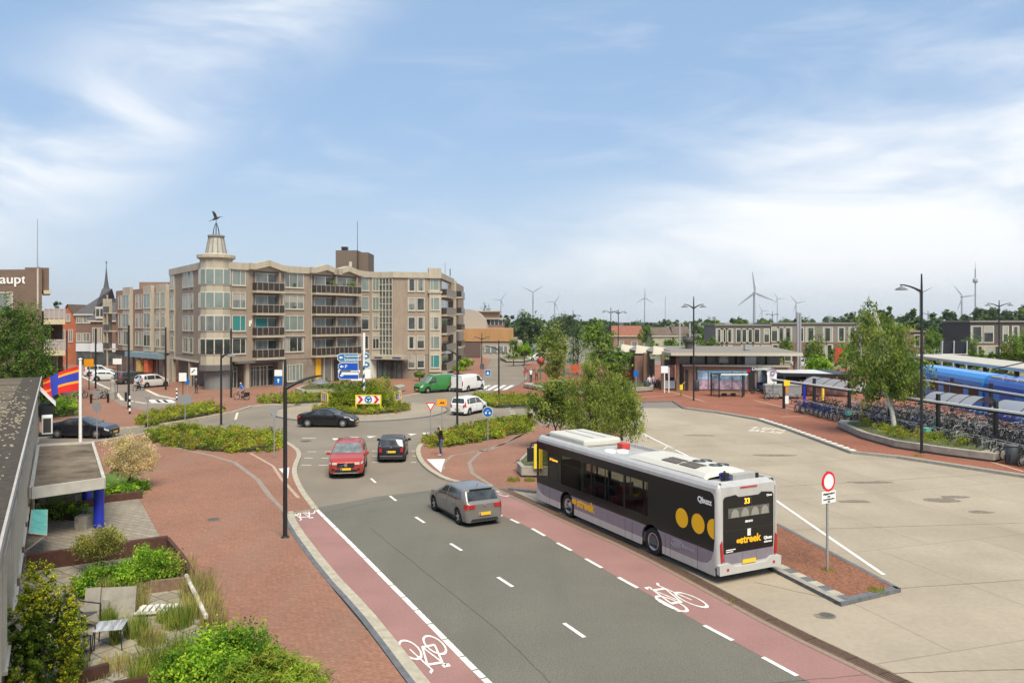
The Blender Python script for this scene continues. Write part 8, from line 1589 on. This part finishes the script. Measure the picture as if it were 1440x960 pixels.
def bush(label, px, py, blobs, n, size, pal, seed, droop=0, name='shrub', cat='shrub', **kw):
    x, y = G(px, py, .0); t = thing(name, label, cat, (x, y, 0)); V, mi = leaves(blobs, n, size, seed, nmat=len(LG[pal]), droop=droop, **kw); leafobj('foliage', V, mi, LG[pal], t); mb = MB()
    for i in range(5): a = i*1.26; b = blobs[i % len(blobs)]; mb.tube((.1*math.cos(a), .1*math.sin(a), 0), (b[0]*.8, b[1]*.8, b[2]+.2*b[5]), .03, .012, 5)
    mb.build('stem', BARK, t)
bush('big bright green bush at the bottom of the garden', 300, 985, [(0, 0, .75, .85, .8, .75), (.6, .1, .85, .75, .7, .7), (-.5, -.2, .6, .6, .6, .6), (.3, -.5, .7, .8, .6, .6)], 34000, .036, 'bright', 31, clump=.2)
bush('feathery lime green juniper in front of the bright bush', 392, 1000, [(0, 0, .62, .85, .6, .55), (.45, -.2, .45, .7, .6, .45), (-.5, -.3, .75, .6, .5, .5), (0, -.5, .6, 1.0, .6, .5), (-.1, -.1, .95, .5, .4, .35)], 24000, .055, 'juniper', 32, clump=.2, aspect=.2, up=.9)
bush('rounded green garden shrub behind the leaning slabs', 152, 842, [(0, 0, .5, .75, .6, .5), (-.45, 0, .45, .5, .5, .42), (.5, .1, .55, .6, .5, .5)], 15000, .034, 'bright', 33, clump=.25); bush('lighter green garden shrub beside the brick wall', 205, 828, [(0, 0, .65, .6, .55, .6), (.35, .1, .55, .5, .5, .5)], 12000, .034, 'bright', 34, clump=.28); bush('dark brownish shrub in the corner of the garden wall', 238, 822, [(0, 0, .45, .4, .5, .45)], 1800, .05, 'olive', 35, clump=.4)
bush('loose olive green small tree rising above the garden wall', 140, 808, [(0, 0, 1.05, .65, .55, .35), (.3, 0, 1.25, .45, .4, .3), (-.3, 0, .9, .5, .4, .3)], 6500, .032, 'olive', 36, clump=.35, name='small_tree', cat='tree')
hedge('low box hedge left of the canopy columns', [(-20.4, 31.8), (-17.6, 31.2), (-17.4, 31.9), (-20.2, 32.5)], .55, 2600, 'bright', .06, name='box_hedge', step=.35); hedge('low box hedge beside the cream ball tree', GL([(150, 704), (198, 697), (205, 686), (196, 684), (152, 693)], .1), .5, 3200, 'bright', .06, name='box_hedge', step=.35)
struct(MB().prism(GL([(70, 716), (120, 712), (152, 704), (200, 690), (192, 668), (165, 664), (60, 680)], .1), .10, .135, 0, side_mi=1).build('lawn', [LAWN, SOIL]))
mb = MB(); mb.ribbon(GL([(54, 722), (118, 714), (150, 706), (200, 700)], .1), .18, .1, 0, .32); tag(mb.build('garden_edge', mat('dark garden brick', (.085, .04, .03), .9, var=.3, scale=8)), 'low dark brick edging along the box hedges', 'edging')
# garden on the left
struct(MB().prism(GL([(10, 800), (235, 772), (262, 822), (330, 960), (420, 1160), (-60, 1160)], .1), .10, .112).build('garden_paving', pavemat('mossy garden tiles', (.33, .29, .225), .5, .5, .55, .14, .4, ROADROT+.15, msize=.03, stain=(.22, .21, .10, .4, .6, .6))))
GW = mat('dark garden brick', (.085, .04, .03), .9, var=.3, scale=8)
def lowwall(label, pts, w, h, m=GW, name='garden_wall', cat='wall'):
    mb = MB(); mb.ribbon(GL(pts, .1), w, .1, 0, h); return tag(mb.build(name, m), label, cat)
lowwall('long low dark brick wall between the paving and the garden', [(37, 803), (130, 790), (236, 775)], .22, .55); lowwall('short dark timber fence running back along the pavement', [(236, 775), (256, 800), (271, 826)], .12, .5); lowwall('low brown brick border across the garden', [(175, 838), (268, 826)], .15, .35, mat('brown brick border', (.20, .13, .09), .9, var=.3, scale=8), 'garden_border', 'border'); lowwall('dark timber edging board at the bottom of the garden, left piece', [(86, 968), (153, 950)], .14, .30, mat('dark timber', (.07, .035, .025), .8, var=.3), 'timber_edging', 'edging'); lowwall('dark timber edging board at the bottom of the garden, right piece', [(160, 975), (245, 958)], .14, .25, mat('dark timber', (.07, .035, .025), .8, var=.3), 'timber_edging', 'edging')
mb = MB(); a_, b_ = G(262, 830, .1), G(290, 884, .1); mb.tube((*a_, .55), (*b_, .42), .065, n=10); tag(mb.build('white_pole', mat('weathered white pole', (.60, .56, .50), .6, var=.15)), 'weathered white pole lying along the edge of the garden', 'pole')
SLAB = mat('slab stone', (.30, .28, .245), .9, var=.25, scale=3)
for px, py, w, h, lb, rz in ((128, 872, .38, .85, 'narrow concrete slab leaning at the garden shrub', .2), (162, 868, 1.0, .80, 'wide concrete slab leaning at the garden shrub', .15), (142, 870, .32, .5, 'small tilted concrete slab between the two leaning slabs', -.3)):
    x, y = G(px, py, .1); mb = MB(); mb.box(-w/2, w/2, -.03, .03, 0, h); o = mb.build('leaning_slab', SLAB, None, loc=(x, y, .1), rz=rz); o.rotation_euler[0] = R(-14); tag(o, lb, 'slab')
def chair(label, px, py, rz):
    x, y = G(px, py, .11); t = thing('garden_chair', label, 'chair', (x, y, .11), rz, 'dark garden chairs'); sg = mat('dark woven seat', (.07, .07, .075), .8, var=.2, scale=30); mb = MB(); mb.add([(.30, -.28, .42), (.30, .28, .42), (-.22, .28, .34), (-.22, -.28, .34)], [(0, 1, 2, 3)]); o = mb.build('seat', sg, t); s_ = o.modifiers.new('thickness', 'SOLIDIFY'); s_.thickness = .03
    mb = MB(); mb.add([(-.22, -.28, .34), (-.22, .28, .34), (-.50, .28, .90), (-.50, -.28, .90)], [(0, 1, 2, 3)]); o = mb.build('backrest', sg, t); s_ = o.modifiers.new('thickness', 'SOLIDIFY'); s_.thickness = .03
    for s in (1, -1): mb = MB(); mb.path([(-.45, s*.31, .02), (.35, s*.31, .02), (.38, s*.31, .62), (-.28, s*.31, .62), (-.45, s*.31, .80)], .016, 6); mb.build('armrest_frame', BLK, t)
chair('dark metal garden armchair beside the leaning slabs', 112, 885, R(-15)); chair('dark metal garden armchair nearer the yew, facing the table', 106, 925, R(20))
x, y = G(155, 908, .11); t = thing('garden_table', 'small grey streaked garden table with thin metal legs', 'table', (x, y, .11), .25); mb = MB(); mb.box(-.34, .34, -.34, .34, .50, .53); mb.build('tabletop', mat('streaked table top', (.33, .34, .36), .5, var=.7, scale=7, stretch=(1, .1, 1)), t, bev=.02)
for sx in (-.3, .3):
    for sy_ in (-.3, .3): mb = MB(); mb.tube((sx, sy_, .5), (sx*1.15, sy_*1.15, 0), .014); mb.build('leg', BLK, t)
x, y = G(222, 862, .11); t = thing('broken_pallet', 'white weathered wooden slatted rack lying in the grass', 'pallet', (x, y, .2), .15); mb = MB()
for i in range(6): mb.cb((-.42+i*.17, 0, .06), (.12, .5, .04))
mb.each('slat', mat('white weathered wood', (.66, .63, .58), .8, var=.15), t); mb = MB(); mb.cb((0, .22, .02), (1.1, .06, .05)); mb.cb((0, -.22, .02), (1.1, .06, .05)); mb.each('rail', mat('white weathered wood', (.66, .63, .58), .8, var=.15), t)
def tuft(specs, name, pal, seed, label):
    rg = np.random.default_rng(seed); Vs, ms = [], []
    for (px, py, r, h, n) in specs:
        x, y = G(px, py, .1); a = rg.random(n)*6.283; rr_ = r*np.sqrt(rg.random(n)); bx_ = x+rr_*np.cos(a); by_ = y+rr_*np.sin(a); hh = h*(.5+.6*rg.random(n)); ln = rg.normal(size=(n, 2))*.22*hh[:, None]; d = rg.random(n)*3.14; w = .011
        p0 = np.stack([bx_-w*np.cos(d), by_-w*np.sin(d), np.full(n, .1)], 1); p1 = np.stack([bx_+w*np.cos(d), by_+w*np.sin(d), np.full(n, .1)], 1); tp = np.stack([bx_+ln[:, 0], by_+ln[:, 1], .1+hh], 1)
        q = np.stack([p0, p1, tp+np.array([.004, 0, 0]), tp], 1).reshape(-1, 3); Vs.append(q); ms.append(rg.integers(0, len(LG[pal]), n))
    return struct(leafobj(name, np.concatenate(Vs), np.concatenate(ms), LG[pal]), 'stuff')
tuft([(278, 838, .5, .75, 500), (285, 862, .5, .7, 450), (262, 800, .3, .45, 160), (300, 880, .35, .55, 250), (240, 790, .4, .3, 120), (190, 855, .35, .75, 250), (150, 850, .2, .8, 140), (165, 935, .4, .3, 150), (215, 905, .3, .5, 200), (235, 935, .4, .4, 160), (180, 940, .5, .25, 200), (120, 955, .5, .2, 100)], 'dry_grass', 'straw', 5, '')
tuft([(192, 893, .3, .6, 330), (250, 880, .4, .6, 380), (235, 872, .3, .45, 160), (205, 905, .18, .4, 150), (153, 878, .2, .5, 250), (162, 905, .12, .6, 140), (215, 945, .3, .75, 260), (232, 950, .3, .6, 260), (193, 962, .15, .6, 150), (118, 942, .1, .4, 80), (250, 925, .3, .6, 300), (118, 908, .12, .35, 70)], 'weeds', 'grass', 6, '')
tuft([(1030, 828+18, .05, .12, 20), (1232, 831, .25, .14, 160), (722, 676, .35, .22, 200), (745, 676, .3, .2, 160), (1165, 803, .2, .12, 90), (1292, 641, .3, .12, 120), (1200, 633, .1, .1, 20)], 'kerb_weeds', 'cover', 7, '')
# trees and shrubs further off
def ftree(label, px, Y, top, bot, hw, pal, n=2600, size=None, seed=1, name='tree', k=3, bark=None, **kw):
    rg = random.Random(seed*7+int(px)); zt, zb_ = ZH(top, Y), max(.6, ZH(bot, Y)); w = hw*Y/F; h = (zt-zb_)/2; c = zb_+h; bl = [(0, 0, c, w*.75, w*.75, h*.98)]
    for i in range(k+2): a = rg.uniform(0, 6.28); r_ = rg.uniform(.35, .6)*w; bl.append((r_*math.cos(a), r_*math.sin(a), zb_+h*rg.uniform(.45, 1.45), w*rg.uniform(.45, .62), w*rg.uniform(.45, .6), h*rg.uniform(.35, .55)))
    return tree(name, label, (XW(px, Y), Y, 0), bl, n, size or max(.09, w*.075), pal, (0, 0, .05*w+.05), seed, bark, 8, **kw)
FT = [('round dark green tree beside the station canopy', 868, 96, 488, 530, 22, 'green'), ('bright green tree behind the weeping birch', 838, 112, 452, 515, 24, 'green'), ('pointed dark conifer in the middle of the tree group', 812, 118, 443, 530, 13, 'dark'), ('grey green birch left of the dark conifer', 778, 125, 455, 520, 24, 'birch'), ('low reddish green tree beside the playground ball', 778, 97, 492, 535, 16, 'olive'), ('lime green round tree in the planter at the bend', 738, 142, 481, 503, 15, 'bright'), ('small dark tree left of the lime green one', 722, 141, 473, 503, 9, 'green'), ('large dark tree rising behind the bend of the road', 742, 235, 440, 500, 26, 'far'), ('tall narrow top of a dark tree behind the bend', 733, 236, 434, 470, 9, 'far'), ('broad dark tree crown on the skyline left of the conifer', 793, 250, 437, 490, 18, 'far'), ('dark tree with a high round top on the skyline', 777, 255, 444, 490, 14, 'far'), ('single poplar above the terraced flats', 681, 330, 421, 455, 6, 'far'), ('second shorter poplar above the terraced flats', 687, 332, 427, 455, 3.5, 'far'),
  ('rounded light green tree before the far hall', 908, 210, 453, 490, 11, 'green'), ('dark spreading tree before the far hall', 897, 260, 447, 485, 9, 'far'), ('light green tree left of the row houses', 990, 190, 452, 500, 13, 'green'), ('low green tree beyond the railway, left', 945, 180, 476, 502, 14, 'green'), ('wide low green tree beyond the railway', 965, 185, 468, 502, 13, 'far'), ('green tree top over the grey row houses, left', 1003, 200, 449, 480, 12, 'green'), ('green tree top over the grey row houses, middle', 1037, 200, 449, 480, 9, 'green'), ('green tree top over the grey row houses, right', 1078, 205, 450, 480, 14, 'green'), ('dark tree top right of the wind turbines', 1104, 230, 444, 480, 9, 'far'), ('dark tree top over the second row of houses', 1130, 230, 444, 480, 13, 'far'), ('pale tree top over the second row of houses', 1165, 225, 443, 480, 10, 'far'), ('tree top left of the birch crown', 1187, 220, 445, 480, 13, 'far'),
  ('bushy tree in front of the white panelled houses', 1102, 118, 476, 505, 14, 'green'), ('tall young tree beside the steel mast', 1150, 112, 459, 512, 12, 'green'), ('slim young tree before the red door', 1140, 110, 478, 515, 10, 'green'), ('low spreading green tree behind the kiosk', 1150, 98, 503, 530, 20, 'bright'), ('yellow leaved tree right of the tall street lamp', 1333, 150, 464, 490, 14, 'yellow'), ('yellow leaved tree top left of the tall street lamp', 1283, 160, 461, 485, 12, 'yellow'), ('green tree beside the yellow tree', 1312, 135, 455, 510, 14, 'green'), ('dark tree behind the slanted panel', 1362, 125, 474, 512, 16, 'far'), ('green tree left of the black row houses', 1350, 170, 452, 500, 12, 'green'), ('light green tree before the black row houses', 1428, 100, 470, 525, 18, 'green'), ('green tree right of the tall street lamp', 1300, 118, 478, 520, 14, 'green'), ('small green tree before the brick row houses', 1225, 120, 470, 520, 12, 'green'), ('shrub at the end of the apartment building', 654, 128, 503, 535, 12, 'bright'), ('second shrub at the end of the apartment building', 645, 118, 515, 540, 11, 'bright'), ('round shrub against the right wing of the apartments', 590, 105, 523, 540, 9, 'green'), ('low shrub by the right wing of the apartments', 606, 106, 526, 540, 6, 'green'), ('broad green tree between the railway and the brown row houses', 1248, 128, 468, 512, 22, 'green'), ('low green tree before the red front door', 1196, 122, 482, 515, 13, 'bright'), ('tall green tree before the black row houses, left', 1366, 118, 466, 520, 13, 'green'), ('round green tree at the right edge before the black row houses', 1446, 112, 462, 520, 16, 'green'), ('green tree in front of the grey row houses, left end', 1000, 140, 470, 505, 12, 'green'), ('low green shrub in the side street before the cream balconies', 82, 85, 515, 527, 14, 'bright')]
for i, (lb, px, Y, tp, bt, hw, pal) in enumerate(FT): ftree(lb, px, Y, tp, bt, hw, pal, n=3400 if hw > 15 else (2200 if hw > 8 else 900), seed=i+40, name='shrub' if 'shrub' in lb else ('conifer_tree' if 'conifer' in lb else 'tree'), cat='shrub' if 'shrub' in lb else 'tree')
def wood(name, segs, pal, n, size, seed):
    bl = []; rg = random.Random(seed)
    for (x0, x1, Y, tops) in segs:
        m = max(3, int((x1-x0)/3.5))
        for i in range(m):
            px = x0+(x1-x0)*(i+rg.random()*.6)/m; k = (px-x0)/(x1-x0)*(len(tops)-1); j = min(int(k), len(tops)-2); tp = tops[j]+(tops[j+1]-tops[j])*(k-j)+rg.uniform(-.5, 2.0)
            z = ZH(tp, Y); w = rg.uniform(6, 11)*Y/F; bl.append((XW(px, Y), Y+rg.uniform(-6, 12), z*.5, w, w, z*.5))
    V, mi = leaves(bl, n, size, seed, nmat=3, clump=.2, shell=.7, up=.6); return struct(leafobj(name, V, mi, LG[pal]), 'stuff')
wood('far_wood', [(655, 860, 420, (447, 445, 447, 448, 450)), (840, 1010, 480, (452, 453, 450, 452)), (985, 1220, 330, (450, 448, 449, 447, 446))], 'far', 30000, 1.0, 3)
wood('wooded_hill', [(1185, 1310, 290, (446, 441, 437, 436, 440, 447)), (1335, 1560, 300, (443, 434, 435, 433, 432, 431, 430)), (1290, 1350, 240, (449, 455, 450))], 'far', 42000, .8, 4)
wood('railway_scrub', [(1190, 1300, 108, (497, 492, 490)), (1300, 1460, 112, (497, 500, 494, 498)), (985, 1100, 135, (497, 500, 498)), (880, 1000, 175, (488, 482, 486))], 'green', 20000, .26, 5)
